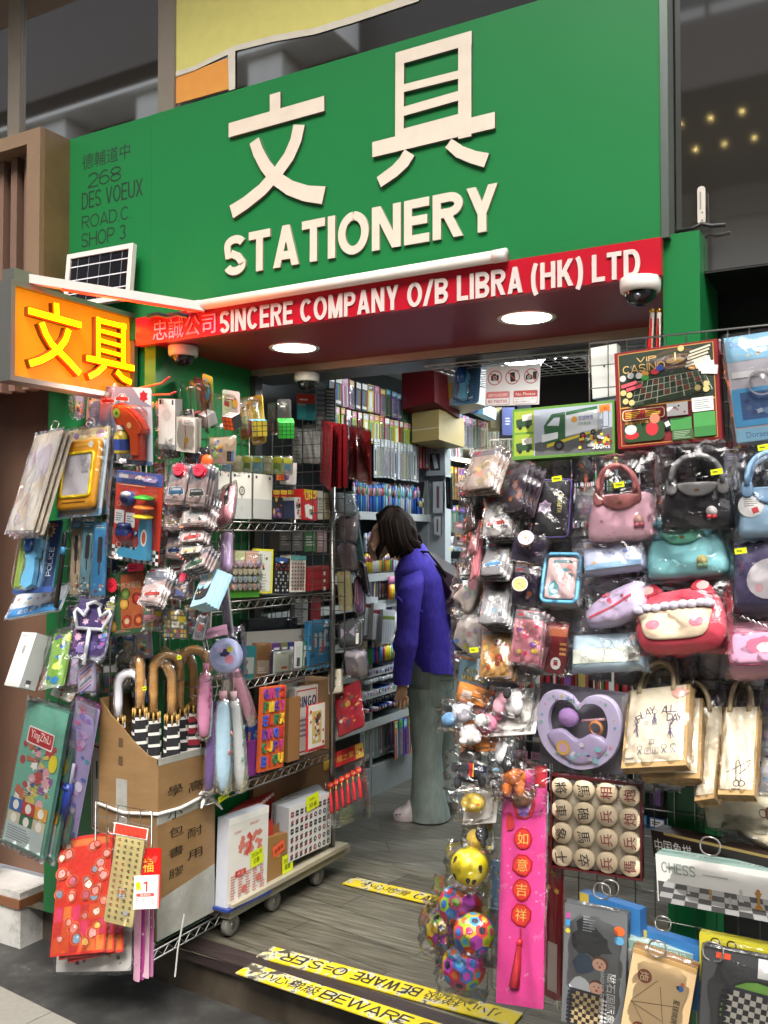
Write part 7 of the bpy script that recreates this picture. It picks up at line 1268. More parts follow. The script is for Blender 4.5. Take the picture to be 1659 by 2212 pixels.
# game boxes at the lower right
boxed('board_game_box','long black Chinese checkers box behind the white chess box','board game',(1406,1792),(1720,1862),(1412,1850),2.31,.05,'2a1c16','241c1a/p',lambda mb,w,h:(mb.text('中国象棋',-w*.48,-h*.28,-w*.2,h*.22,'c8c4bc'),mb.rect(0,h*.46,w*.8,h*.1,'a08a50'),busy(mb,w*.5,h*.5,['8a4a2c','5a2c1c'],3,8,w*.2,-h*.1)))
def chessart(mb,w,h):
    mb.text('CHESS',-w*.46,h*.14,-w*.2,h*.36,'8a9a90'); mb.lines(-w*.0,h*.22,w*.3,h*.06,1,'a8b0ac'); mb.text('U3',w*.40,h*.22,w*.48,h*.34,'a83a4c',bold=.05)
    mb.shape([(-.49*w,-.5*h),(.5*w,-.5*h),(.5*w,-.06*h),(-.49*w,-.06*h)],'4a4a4a')
    for i in range(10):
        for j in range(4):
            if (i+j)%2: y0,y1 = -.5+j*.11,-.5+(j+1)*.11; f0,f1 = 1-j*.03,1-(j+1)*.03; x0,x1=-.5+i*.1,-.4+i*.1; mb.shape([(x0*f0*w,y0*h),(x1*f0*w,y0*h),(x1*f1*w,y1*h),(x0*f1*w,y1*h)],'a8a8a6',z=.0010)
    mb.zz=.0014
    for x,y,s,k in ((-.26,-.14,.2,'b0b0b0'),(-.1,-.16,.22,'a87a3c'),(.04,-.26,.24,'9a9a9a'),(.12,-.08,.26,'b4b4b4'),(.24,-.1,.42,'a5742c'),(.36,-.05,.44,'a5742c'),(.47,-.1,.3,'8a8a8a')):
        q = s*h; mb.shape([(x*w-q*.2,y*h-q*.45),(x*w+q*.2,y*h-q*.45),(x*w+q*.16,y*h-q*.3),(x*w+q*.06,y*h-q*.2),(x*w+q*.07,y*h+q*.1),(x*w+q*.17,y*h+q*.36),(x*w-q*.17,y*h+q*.36),(x*w-q*.07,y*h+q*.1),(x*w-q*.06,y*h-q*.2),(x*w-q*.16,y*h-q*.3)],k); mb.disc(x*w,y*h+q*.42,q*.1,k)
root,w,h = boxed('chess_box','long white CHESS box with silver and gold pieces at the lower right','board game',(1416,1844),(1720,1893),(1421,1946),2.25,.05,'86a098/p','dcdad4/p',chessart,wrap=True)
mb = MB(); mb.T = frame(X_,Vector((0,0,-1)),Vector((0,h/2+.0006,-.025))); mb.text('CHESS',-w*.32,-.008,-w*.12,.008,'c4d0ca',.0004,rot=math.pi); mb.text('CHESS',w*.1,-.008,w*.26,.008,'c4d0ca',.0004,rot=math.pi); mb.build('top_print',root)
def board2(mb,x,y,s,rot,n=8,dark='26262a',light='b8b4a8'):
    c_,s_ = math.cos(rot),math.sin(rot)
    def T(a,b): return (x+a*c_-b*s_, y+a*s_+b*c_)
    mb.shape([T(-s*.58,-s*.58),T(s*.58,-s*.58),T(s*.58,s*.58),T(-s*.58,s*.58)],'2c2c38')
    mb.zz += .0001
    for i in range(n):
        for j in range(n): a,b=-s*.5+s*i/n,-s*.5+s*j/n; q=s/n; mb.shape([T(a,b),T(a+q,b),T(a+q,b+q),T(a,b+q)],dark if (i+j)%2 else light,z=mb.zz)
    mb.zz += .0002
    for i in range(n):
        for k,b in (('1c1c20',-.5),('e0dedc',.5)): a=-s*.5+s*(i+.5)/n; p=T(b*s,a); mb.disc(p[0],p[1],s*.052,k,n=10); p2=T((b+(.10 if b>0 else -.10))*s,a); mb.disc(p2[0],p2[1],s*.036,k,n=10)
def magart(mb,w,h):
    mb.shape(blob(-.05*w,.2*h,w*.3,h*.12,random.Random(3),14,.3),'3a3c3e'); mb.shape(blob(-.2*w,.34*h,w*.12,h*.06,random.Random(4),12,.3),'333537'); mb.rect(-w*.44,h*.4,w*.07,h*.05,'b04a8a'); mb.rect(-w*.44,h*.34,w*.07,h*.05,'3a8ac0'); mb.disc(-w*.44,h*.27,w*.04,'c8b83a',ry=h*.02); mb.disc(w*.38,h*.35,w*.09,'d0622c',ry=h*.04); mb.disc(w*.38,h*.27,w*.08,'5a9ac0',ry=h*.035)
    mb.lines(-w*.1,h*.36,w*.2,h*.14,6,'8a8e90')
    for x,y,k,hair in ((.0,.05,'3a4a5c','6a4a34'),(-.04,-.15,'c8ccd0','5a3a2c')):
        mb.shape(blob((x-.18)*w,(y-.03)*h,w*.18,h*.09,random.Random(7),12,.2),k); mb.disc((x+.1)*w,y*h,w*.13,hair,ry=h*.06); mb.disc((x+.08)*w,(y-.012)*h,w*.11,'d8a890',ry=h*.05); mb.disc((x+.05)*w,y*h,w*.012,'2a2020',n=8); mb.disc((x+.12)*w,y*h,w*.012,'2a2020',n=8); mb.disc((x+.09)*w,(y-.03)*h,w*.02,'a8443c',n=8)
    board2(mb,-w*.1,-h*.36,w*.5,-.05,8,'2a2420','b09a70')
    mb.text('磁石国际象棋',-h*.25+w*.28,-h*.26-w*.07,h*.25+w*.28,-h*.26+w*.07,'d0cfcc',rot=R(-90)); mb.text('MAGNET SPORTS CHESS',-h*.25+w*.14,-h*.25-w*.03,h*.25+w*.14,-h*.25+w*.03,'c0c0c0',rot=R(-90))
boxed('magnetic_chess_box','grey magnetic chess box with two cartoon children, lower right','board game',(1220,1950),(1355,1976),(1213,2205),2.23,.035,'4c4e4e','66696a/p',magart,wrap=True)
boxed('blue_game_box','blue and yellow flat game box behind the grey magnetic chess box','board game',(1252,1926),(1382,1966),(1254,2060),2.30,.03,'2a5c90','3a78b4/p',lambda mb,w,h:mb.rect(-w*.42,h*.3,w*.16,h*.4,'c8b050'))
boxed('blue_game_box','second blue and yellow game box behind the beige chess box','board game',(1377,2004),(1510,2044),(1378,2140),2.28,.03,'2a5c90','3a78b4/p',lambda mb,w,h:mb.rect(-w*.42,h*.3,w*.16,h*.4,'c8b050'))
boxed('white_chess_box','white CHESS box showing its teal top edge behind the beige box','board game',(1348,2026),(1497,2062),(1340,2180),2.26,.03,'9ab0a8','d0d2ce/p',lambda mb,w,h:(mb.rect(0,h*.44,w,h*.12,'7f9c92'),mb.text('CHESS',w*.1,h*.40,w*.4,h*.48,'c4d0ca',rot=math.pi)),wrap=True)
def xq(mb,w,h):
    mb.rect(0,h*.47,w,h*.05,'b8935c'); L_ = [((-.42,-.12),(.3,.0)),((-.3,-.35),(.1,-.4)),((-.4,-.1),(-.05,.22)),((-.4,-.1),(-.06,-.42)),((.0,.16),(.14,-.3)),((-.42,-.12),(.1,-.22))]
    for a,b in L_: mb.stroke([(a[0]*w,a[1]*h),(b[0]*w,b[1]*h)],.0014,'8a6a48')
    for x,y,k,c in ((-.26,.22,'8a4a34','炮'),(-.22,-.40,'8a4a34','車'),(.14,-.34,'4a5a2c','馬')): mb.disc(x*w,y*h,w*.135,'d8bc90'); mb.disc(x*w,y*h,w*.115,k); mb.text(c,x*w-w*.07,y*h-w*.07,x*w+w*.07,y*h+w*.07,'e0cfa4',rot=R(-80))
    mb.text('星球棋牌',-h*.14+w*.28,-h*.06-w*.05,h*.14+w*.28,-h*.06+w*.05,'2a2620',rot=R(-90)); mb.disc(w*.3,h*.22,w*.05,'3a7ac0'); mb.rect(w*.26,h*.22,w*.04,h*.04,'2a2a2c',rot=.5); mb.disc(w*.32,h*.27,w*.03,'d8703a')
boxed('xiangqi_box','beige Chinese chess box with round red and green pieces printed on it','board game',(1368,2046),(1506,2094),(1340,2225),2.20,.04,'8a6a44','d9b98a/p',xq,wrap=True)
boxed('yellow_game_box','yellow game box standing behind the green circle chess box','board game',(1511,2016),(1690,2052),(1511,2120),2.26,.03,'a8a030','c4ba34/p',lambda mb,w,h:[mb.ring((-.3+.2*i)*w,h*.38,.008,.011,'3a3820') for i in range(2)],wrap=True)
boxed('green_chess_box','dark chess box with a green circle and chess board, bottom right corner','board game',(1520,2048),(1720,2086),(1508,2260),2.19,.04,'2c2c2c','3b3c3d/p',lambda mb,w,h:(mb.rect(w*.3,h*.4,w*.4,h*.2,'d0cfcc'),mb.rect(-w*.28,h*.46,w*.16,h*.06,'c04a2c'),mb.disc(w*.1,-h*.1,w*.42,'2a2c28'),mb.disc(w*.1,-h*.1,w*.39,'6fa044'),board2(mb,w*.02,-h*.1,w*.5,-.08)),wrap=True)
for px,Y,r,lb in (((1540,2056),2.18,.022,'steel ring at the top of the green circle chess box'),((1534,1828),2.24,.022,'steel ring over the white CHESS box'),((1420,2050),2.19,.02,'steel ring over the beige chess box'),((1300,1925),2.22,.02,'left steel ring over the grey magnetic chess box'),((1318,1918),2.24,.02,'right steel ring over the grey magnetic chess box'),((1432,1995),2.25,.018,'steel ring above the second blue game box'),((1236,1222),2.33,.012,'small steel ring over the blue rimmed clear case')): hook_ring(px,Y,r,lb)
# pink banner
root,w,h = carded('festive_banner','long bright pink hanging card with red new year charms and a tassel','hanging decoration',(1088,1662),(1182,1664),(1071,2166),2.20,'d8458c/s',lambda mb,w,h:([mb.disc(random.Random(i).uniform(-.45,.45)*w,random.Random(i+9).uniform(-.48,.48)*h,.003,'e07aa8',n=8) for i in range(22)],mb.rect(w*.36,h*.47,w*.26,h*.1,'b01c24'),[mb.text('ﾙﾘ'if 0 else 'Mm',x*w-.01,y*h-.006,x*w+.01,y*h+.008,'e87ab0',rot=.6) for x,y in ((.4,.12),(-.4,-.02),(.36,-.22),(-.2,-.44),(.38,.3))]),.003,.004,wrap=.012)
mb = MB(); mb.shape(blob(-.0,h*.34,w*.26,h*.07,random.Random(5),14,.12),'b8242c',.004); mb.zz=.0045; mb.shape(blob(0,h*.35,w*.17,h*.05,random.Random(6),14,.1),'c9bcd8'); mb.shape(blob(-.0,h*.315,w*.14,h*.03,random.Random(8),14,.1),'8a6ab0'); mb.shape(blob(-w*.3,h*.26,w*.10,h*.04,random.Random(4),12,.2),'c02a2c'); mb.build('top_charm',root)
for i,(c,y,hexa) in enumerate((('如',.19,0),('意',.075,1),('吉',-.03,0),('祥',-.135,1))):
    mb = MB(); sh = star(0,y*h,w*.24,4,.92,22.5) if hexa else blob(0,y*h,w*.2,w*.22,random.Random(i),16,.04); mb.prism(sh,.001,.004,'b81e24/s'); mb.zz=.0043; mb.shape([(a*.86,y*h+(b-y*h)*.86) for a,b in sh],'d8a04a' if 0 else 'd8342c'); mb.text(c,-w*.12,y*h-w*.12,w*.12,y*h+w*.12,'e0b850'); mb.build('charm',root)
mb = MB(); mb.tube([(0,-h*.19,.004),(0,-h*.235,.004)],.002,'a01c20',5); mb.tube([(0,-h*.235,.006),(-.002,-h*.26,.006)],.007,'c8242c/s',8); mb.tube([(-.002,-h*.26,.006),(-.006,-h*.34,.006),(-.012,-h*.43,.006)],[.006,.010,.013],'a31c28/c',10); mb.build('tassel',root)
carded('festive_banner','dark red new year hanging card half hidden right of the pink banner','hanging decoration',(1180,1800),(1214,1812),(1176,2150),2.32,'8a1a24/s',lambda mb,w,h:(busy(mb,w,h*.3,['c03a2c','d8b050'],4,8,0,h*.3),mb.rect(0,-h*.3,w*.6,h*.3,'c8b8b0')),.01,wrap=.02)
# plush toys in bags
PK = 'plush toy key rings in clear bags on the left edge of the right panel'
def plush(label,tl,tr,bl,Y,k,parts,wk='film',header=None,card=None):
    root,w,h = item('plush_toy',label,'plush toy',tl,tr,bl,Y,PK); s = min(w,h)
    for nm,col,lst in [('body',k,parts[0])]+[(q[0],q[1],q[2]) for q in parts[1:]]:
        mb = MB()
        for x,y,rx_,ry_,z in lst: mb.ball((x*w,y*h,z),(rx_*s,ry_*s,min(rx_,ry_)*s*.9),col,12)
        mb.build(nm,root)
    if card: mb = MB(); mb.prism(mb.rrect(w*1.15,h*1.1,.004),-.04,-.038,card); mb.build('backing_card',root)
    if header: mb = MB(); mb.rect(0,h*.55,w*.9,h*.22,header,.0); mb.rect(.1*w,h*.55,w*.3,h*.1,'e0c8b8',.0006); mb.build('header_card',root)
    wrapper(root,w*1.25,h*1.25,-.04,.075,int(tl[0]+tl[1]),wk,amp=.016,n=12); return root,w,h
eye = lambda xs,y,z: ('eyes','1c1a1c/g',[(x,y,.035,.045,z) for x in xs])
soft('sock_bag','pink and white patterned socks in a pointed clear bag, upper of two','sock bag',(990,1225),(1044,1240),(966,1318),2.33,[(-.5,-.2),(-.1,.2),(.1,.5),(.5,.3),(.45,-.3),(.2,-.5),(-.1,-.3)],.03,'d2c4bc/c',lambda mb,w,h:(mb.shape(blob(w*.2,h*.24,w*.2,h*.16,random.Random(2),10,.2),'cc949c'),mb.stroke([(-.1*w,h*.14),(w*.44,-h*.05)],.006,'8fb4a4'),mb.shape(blob(w*.1,-.05*h,w*.14,h*.1,random.Random(3),10,.2),'a89aa8')))
soft('sock_bag','white socks with blue and yellow dots in a clear bag, lower of two','sock bag',(976,1325),(1042,1335),(972,1420),2.33,[(-.5,-.1),(-.2,.5),(.4,.4),(.5,0),(.4,-.5),(.1,-.4),(-.2,-.3)],.03,'d0c6c0/c',lambda mb,w,h:[mb.disc(x*w,y*h,.007,k) for x,y,k in ((-.3,-.1,'5a8ac8'),(.0,-.2,'c8c04a'),(.1,.1,'d8a0a8'),(.3,.2,'c0a8c8'),(-.1,.2,'d8c0c0'))])
carded('slogan_pack','sky blue pack reading CATCH MOMENTUM beside the grey green jeans','toy pack',(993,1415),(1056,1428),(988,1492),2.34,'8fb8cc/p',lambda mb,w,h:(mb.text('CATCH',-w*.3,h*.05,w*.34,h*.20,'26241c',bold=.07),mb.text('MOMENTUM!',-w*.34,-h*.14,w*.46,h*.01,'26241c',bold=.07),mb.text('CATCH',-w*.3,h*.05,w*.34,h*.20,'d8c878',z=.003),mb.text('MOMENTUM!',-w*.34,-h*.14,w*.46,h*.01,'d8c878',z=.003),mb.rect(0,-h*.36,w,h*.26,'c89a7c'),mb.rect(-w*.2,h*.46,w*.5,h*.08,'d88a3c')),.008,wrap=.008)
soft('orange_header_pack','plush pack under an orange header card with a small price label','plush toy',(992,1478),(1062,1490),(984,1520),2.31,RR,.02,'d89a8a/c',None,None,lambda root,w,h:MB().rect(0,h*.1,w*1.0,h*.9,'d8842c',.004,-.12).rect(-w*.2,h*.05,w*.3,h*.4,'e4ccc0',.0046,-.12).build('header_card',root))
plush('white and pale blue plush toy in a wide clear bag, leftmost of the plush column',(962,1520),(1040,1512),(956,1570),2.29,'c9cdd6/c',([(0,0,.42,.4,0),(-.2,.3,.14,.2,0),(.2,.3,.14,.2,0)],('shirt','6a9ac4/c',[(-.3,-.25,.36,.3,.005)]),eye((-.1,.14),.05,.06)))
plush('pink and white bear plush toy in a clear bag over an orange card',(996,1545),(1078,1540),(990,1608),2.27,'dcd6d2/c',([(-.2,-.2,.36,.34,0),(-.3,-.5,.14,.12,.02),(.05,-.48,.14,.12,.02)],('hood','d8809c/c',[(.2,.15,.36,.32,.0),(.05,.5,.12,.12,0),(.5,.36,.12,.12,0)]),('face','e4ded8/c',[(.18,.08,.26,.22,.03)]),eye((.1,.28),.1,.075)),card='d8842c')
plush('black and white plush pair in a white paper backed bag, top of the plush column',(1066,1480),(1150,1472),(1052,1570),2.29,'d8d4d2/c',([(.12,-.05,.22,.24,.0),(.12,.18,.17,.16,.0)],('pink_toy','d8a0ac/c',[(-.24,-.02,.18,.24,0),(-.2,.2,.14,.13,0)]),('black_patch','1f1e20/c',[(.1,.02,.1,.14,.045)]),('ear','1f1e20/c',[(.2,.3,.06,.06,.02)]),('ear','1f1e20/c',[(.02,.3,.06,.06,.02)])),card='dcd8d0')
plush('black dog plush toy with red and yellow band numbered 16',(975,1630),(1062,1622),(970,1702),2.26,'222226/c',([(0,-.1,.42,.3,0),(-.3,-.35,.12,.2,0),(.3,-.35,.12,.2,0),(-.36,.1,.16,.16,0)],('head','4a443f/c',[(-.02,.36,.36,.28,0)])))
p = onY(1030,1665,2.215); mb = MB(); mb.rect(-.016,0,.012,.034,'b8282c',.0,-.05); mb.rect(-.010,0,.003,.034,'d8b83a',.0004,-.05); mb.rect(.010,.006,.034,.018,'20243c',.0003); mb.text('16',.002,.001,.018,.012,'e8e8e8',.0008); tag(mb.build('number_tag',None,frame(X_,Z_,p)),'red yellow and navy tag numbered 16 on the black dog plush','tag')
plush('white and black penguin plush toy tilted in a clear bag',(1070,1600),(1126,1592),(1062,1674),2.28,'26262a/c',([(.05,-.05,.3,.5,0)],('belly','d4d2d0/c',[(-.12,.05,.26,.46,.012)]),('beak','d88a3c/c',[(.05,.55,.08,.06,.03)]),('foot','8ab0c4/c',[(-.2,-.5,.14,.08,.02)])))
plush('bright orange plush toy with two stubby legs in a white bag',(1078,1656),(1146,1650),(1074,1722),2.27,'d8742a/c',([(0,.1,.42,.3,0),(-.2,-.25,.18,.26,0),(.2,-.25,.18,.26,0)],),card='d8d2ca')
plush('brown plush toy in a white bag above the pink banner',(1092,1706),(1166,1700),(1090,1750),2.26,'7a5236/c',([(0,0,.5,.4,0),(.3,.3,.16,.16,0)],),card='dcd6ce')
plush('yellow chick plush toy in a white bag below the black dog',(994,1706),(1056,1700),(988,1768),2.26,'d8b848/c',([(0,0,.46,.34,0),(.12,-.1,.3,.26,.01)],('beak','d8742c/c',[(.38,-.24,.07,.05,.03)]),eye((.1,),.0,.12)),card='dcd8d0')
plush('green and yellow plush toy peeking out behind the white paper bag',(1130,1520),(1158,1516),(1128,1570),2.33,'a8a84a/c',([(0,0,.4,.6,0)],))
carded('yellow_label_pack','small pack with yellow and blue label under the chick plush','toy pack',(1008,1750),(1056,1760),(1004,1790),2.31,'c8b84a/p',lambda mb,w,h:(mb.text('郵便',-w*.3,-h*.2,w*.2,h*.3,'5a5a8a'),mb.disc(w*.4,0,h*.4,'b8323c')),.01,wrap=.01)
def ball_toy(px,r,Y,kind,label):
    p = onY(*px,Y); d = (p-CAMP).length; rr_ = r*d/FPX; t = thing('ball',label,'ball',frame(X_,Z_,p),'toy balls hanging in clear nets')
    mb = MB()
    if kind == 'y': mb.ball((0,0,0),rr_,'d8c21e/s',24)
    else:
        b = bmesh.new(); bmesh.ops.create_icosphere(b,subdivisions=2,radius=rr_); du = []
        rnd = random.Random(int(px[0])); cols = ['c8326a','4a9ac8','d8b01e','8ab82a','d86a2c','b83ab0','3a6ab8','c83232']
        b.verts.ensure_lookup_table()
        for v in b.verts:   # hexagon-like patches round every vertex of the icosphere
            cs = [f.calc_center_median() for f in v.link_faces]; n_ = v.normal; a0 = (cs[0]-v.co); a0 = (a0-n_*a0.dot(n_)).normalized(); b0 = n_.cross(a0)
            cs.sort(key=lambda c: math.atan2((c-v.co).dot(b0),(c-v.co).dot(a0))); k = rnd.choice(cols)
            P = [c.normalized()*rr_ for c in cs]; m0 = v.co.normalized()*rr_*1.004
            mb.add([m0]+P,[(0,1+i,1+(i+1)%len(P)) for i in range(len(P))],k+'/s',True); Q = [m0.lerp(q,.55)*1.01 for q in P]; mb.add([m0*1.012]+Q,[(0,1+i,1+(i+1)%len(Q)) for i in range(len(Q))],rnd.choice(cols+['2a2430'])+'/s',True)
        b.free()
    mb.build('ball',t)
    if kind == 'y':
        mb = MB(); q = rr_*1.004
        for a,e in ((20,-25),(40,-30),(-30,-20),(-35,30),(60,10)):
            c = Vector((math.sin(R(a))*math.cos(R(e)),math.sin(R(e)),math.cos(R(a))*math.cos(R(e)))); u_ = c.cross(Vector((0,1,0))).normalized(); v_ = c.cross(u_); mb.poly([(c*q+u_*x*rr_*.3+v_*y*rr_*.3)*1.0 for x,y in ((-.3,-.6),(.3,-.6),(.45,0),(.2,.7),(-.1,.7),(-.4,0))],'26221c')
        mb.build('mark',t)
    wrapper(t,rr_*2.5,rr_*2.6,-rr_,rr_*2.1,int(px[0]),'film',amp=.012,n=11)
ball_toy((1014,1872),38,2.24,'y','bright yellow ball with black marks, highest of the hanging balls')
ball_toy((994,1958),44,2.28,'c','multicoloured patchwork ball directly below the yellow one')
ball_toy((963,2012),40,2.28,'c','multicoloured patchwork ball furthest left in its bag')
ball_toy((1023,2018),41,2.22,'c','pink and green patchwork ball, right of the lower three')
ball_toy((1002,2088),43,2.22,'c','lowest patchwork ball hanging over the floor tape')
plush('yellow and black striped plush toy hanging above the yellow ball',(1008,1792),(1058,1786),(1006,1840),2.27,'c9a93c/c',([(-.1,0,.42,.46,0)],('stripe','1e1c1e/c',[(.28,.1,.3,.36,.015),(.3,-.3,.14,.2,.01)])))
for i,(tl,tr,bl) in enumerate((((1062,1860),(1084,1862),(1062,1960)),((1056,1962),(1082,1966),(1050,2040)))): carded('blue_toy_pack',('small blue toy pack behind the yellow ball, upper','small blue toy pack beside the patchwork balls, lower')[i],'toy pack',tl,tr,bl,2.36,'6a94b4/p',lambda mb,w,h:busy(mb,w,h,['3a5a7a','c8d0d4','b8a84a','2a6a9a'],5,10),.02,wrap=.01)
# key ring cards hanging left of the panel
def kcard(name,label,tl,tr,bl,Y,base,pal,n,k=None,wrap=.008,mor=0,wk='film'):
    def art(mb,w,h):
        mb.rect(0,h*.40,w,h*.14,'6a6468'); mb.rect(-w*.3,h*.41,w*.24,h*.06,'a82c34'); busy(mb,w*.9,h*.66,pal,int(tl[0]),n,0,-h*.08,.05,.16)
        mb.ring(w*.05,h*.2,.009,.0105,'c8b890/m'); mb.stroke([(w*.05,h*.16),(w*.03,h*.02)],.002,'c8b890/m')
        if k: car(mb,-.02*w,-h*.18,w*.34,k,'cfd6d8','ece8e0',False,.1)
    root,w,h = carded(name,label,'key ring card',tl,tr,bl,Y,base,art,.004,.003,wrap=wrap,wk=wk)
    if mor:
        more(root,mor,(.007,-.002,-.011,-2),'key ring card behind the front card of its peg on the right panel','key ring cards on the right panel'); root['label'] = label
GD = ['c8a468','8a7a68','b8a898','5a5658','d8c8b8','a08a60','c08a70']
kcard('keyring_card','gold key ring card with beach photo in a large bag left of the truck set',(1022,975),(1086,965),(998,1060),2.33,'a89488/p',GD,18,None,.016,2)
kcard('keyring_card','key ring card with red car line below the gold one',(1050,1072),(1112,1068),(1042,1158),2.32,'9a9490/p',['b8b4b0','8a8688','c8ccd0','6a8aa0','5a5658'],14,'b03a34',.01,3)
kcard('keyring_card','key ring card with bright blue car in the left column',(1056,1172),(1106,1168),(1034,1242),2.31,'8d8a8a/p',['c8ccd0','6a8aa0','b8b4b0','5a5658'],14,'3f8ac4',.01,2)
kcard('keyring_card','silver key ring card with glaring reflection, lowest of the left column',(1050,1248),(1106,1246),(1034,1346),2.30,'8a888a/p',['d8dce0','6a8aa0','b8b4b0','4a4a4e'],14,None,.012,3)
PU = ['8a6a8a','d87a4a','4a3a4c','c8b878','d8a8a0','5a4a70']
kcard('snack_charm_card','purple charm card tilted in a bag left of the black pencil case',(1092,1015),(1146,1000),(1070,1112),2.33,'544652/p',PU,14,None,.014,3)
kcard('snack_charm_card','dark purple charm card with pink coins and a noodle cup',(1112,1150),(1178,1158),(1104,1208),2.31,'4a3e56/p',PU,12,None,.01,1)
kcard('snack_charm_card','dark purple charm card with golden cup, next to the blue rimmed case',(1114,1222),(1166,1228),(1104,1304),2.30,'463a50/p',PU,12,None,.01,2)
for px,k,lb in (((1136,1162),'c8a8a0','round noodle cup charm with red filling hanging on the purple cards'),((1123,1262),'c89a50','round noodle cup charm with golden soup hanging on the purple cards')):
    p = onY(*px,2.27); t = thing('cup_charm',lb,'charm',frame(X_,Z_,p)@L(0,0,0,-25,15,0)); mb = MB(); mb.lathe([(0,-.02),(.013,-.02),(.019,0),(.0205,0),(.0205,.002),(.018,.002)],'cfc4c4/s',18); mb.build('cup',t); mb = MB(); mb.disc(0,0,.018,k,.001); mb.zz=.0013; busy(mb,.02,.02,['b8402c','d8c070','a88a40'],3,5,0,0,.1,.2); mb.build('filling',t)
kcard('keyring_card','gold and orange key ring card with festive figures, below the silver card',(1044,1352),(1108,1350),(1034,1462),2.29,'bc8c4a/p',['b0402c','d8b048','8a2c20','d88a40','c86a3c'],16,None,.01,2)
kcard('keyring_card','bright pink key ring card with yellow and purple print and a silver clip',(1116,1316),(1178,1322),(1100,1428),2.28,'d0808c/p',['d84a6a','d8b840','8a4a9a','e0a8b0','e0305a'],14,None,.012,2)
root,w,h = carded('striped_sock_pack','dark red pack with a white round badge beside the pink key ring card','pack',(1182,1346),(1228,1350),(1176,1452),2.30,'6d2024/p',lambda mb,w,h:(mb.rect(0,h*.35,w,h*.2,'a85a3c'),[mb.rect(w*.3,h*.1-i*h*.1,w*.3,h*.05,'c88a4a') for i in range(3)],mb.disc(0,-h*.30,w*.24,'e0dcd8',ry=w*.28),mb.shape(star(0,-h*.30,w*.15,4,.6,45),'a82430'),mb.rect(0,-h*.24,w*.18,h*.02,'1c1a1a')),.012,wrap=.016)
for i in range(3): carded('pink_card','pink and dark packs seen edge on at the left end of the right panel','pack',(1018+i*9,1060+i*20),(1036+i*6,1050+i*20),(1004-i*4+i*10,1150+i*50),2.36,['3a3234','b87a80','c0707a'][i]+'/s',lambda mb,w,h:busy(mb,w,h,['d8a0a0','8a3a40','5a4a4a'],3,6),.01,group='edge on packs at the left of the right panel',wrap=.01)
soft('triangle_pouch','dark pouch with bright pink edge hanging edge on by the gold card','pouch',(1000,1052),(1060,1062),(990,1104),2.36,[(-.5,.3),(-.1,.5),(.5,.3),(.2,-.1),(.05,-.5),(-.3,-.1)],.03,'37302f/c',lambda mb,w,h:mb.stroke([(-w*.5,h*.2),(-w*.2,h*.5)],.008,'d83a58'))
for px,lb in (((1203,1034),'yellow price sticker over the black pencil case'),((1337,1047),'yellow price sticker above the pink handbag'),((1548,1019),'yellow price sticker above the black handbag'),((1650,966),'yellow price sticker at the right edge below the blue pack'),((1600,1190),'yellow price sticker on the side of the turquoise handbag'),((1024,1404),'yellow price sticker on the lower sock bag')): yellow_tag(px,2.25,lb,.15)
# ---------------------------------------------------------------- rear layer of packs behind the front goods
def fill(xs, ys, Y, w_, h_, pals, name, label, group, skip, sd_, film='film'):
    rnd = random.Random(sd_); P = []
    for q in range(9):
        t = thing(name, label, 'pack', None, group); k = rnd.choice(pals[0]); mb = MB(); w, h = w_*rnd.uniform(.85,1.15), h_*rnd.uniform(.8,1.15)
        mb.prism(mb.rrect(w,h,.004), -.006, 0, k+'/p'); mb.rect(0,h*.38,w*.96,h*.2,rnd.choice(pals[1])); mb.lines(0,h*.38,w*.7,h*.1,2,'f0eee8',rnd); busy(mb,w*.9,h*.66,pals[1],q+sd_,14,0,-h*.1,.08,.24); mb.rect(rnd.uniform(-.2,.2)*w,-h*.36,w*.3,h*.08,'e4e2dc')
        mb.build('backing_card',t); wrapper(t,w*1.1,h*1.08,-.006,.03,q+sd_,film,amp=.009,n=9); P.append(t)
    i = 0; used = set()
    for x in xs:
        for y in ys:
            if skip(x,y): continue
            p = onY(x+rnd.uniform(-9,9),y+rnd.uniform(-14,14),Y+rnd.uniform(-.02,.015)); M = frame(X_,Z_,p) @ L(0,0,0,rnd.uniform(-10,10),rnd.uniform(-22,22),rnd.uniform(-7,7))
            q = rnd.randrange(9)
            if q in used: copy_tree(P[q],M)
            else: P[q].matrix_world = M; used.add(q)
    for q in range(9):
        if q not in used:
            for c in list(P[q].children): bpy.data.objects.remove(c)
            bpy.data.objects.remove(P[q])
fill(range(168,330,34), range(880,1500,74), 2.405, .055, .105, (['6a8ab0','b0a890','8a4a50','5a7a5a','a8a0b4','4a5a8a','c8c0b0'],['c83a4a','e0c050','4a7ab8','e8e4dc','6aa05a','d88a4a','8a5ab0','2a2c34']), 'toy_pack', 'carded toy hanging in the rear layer of the left display', 'rear layer of the left display', lambda x,y: False, 3)
fill(range(352,462,30), range(905,1400,62), 2.37, .046, .080, (['8d8a90','a09a9c','b0a49c','7a6a6c','c4b8b0'],['a82c34','d8d4cc','5a6a8a','c8a468','3a3a40','b8605a']), 'small_pack', 'small bagged card hanging in the rear layer behind the car key rings', 'rear layer behind the car key rings', lambda x,y: x > 420 and y < 990, 5)
fill(range(1120,1690,46), range(1010,1700,84), 2.425, .062, .095, (['b8b4b8','c8c4c8','a8a4b0','d0c8c8','8a8690','b0a098'],['e4e0e0','c8a0b0','9ab0c8','d8d0c0','a09ab8','c8c8cc']), 'clear_pack', 'pale bagged pack hanging in the rear layer of the right panel', 'rear layer of the right panel', lambda x,y: (y > 1430 and x < 1380) or (y > 1560 and x > 1480 and x < 1560), 7)
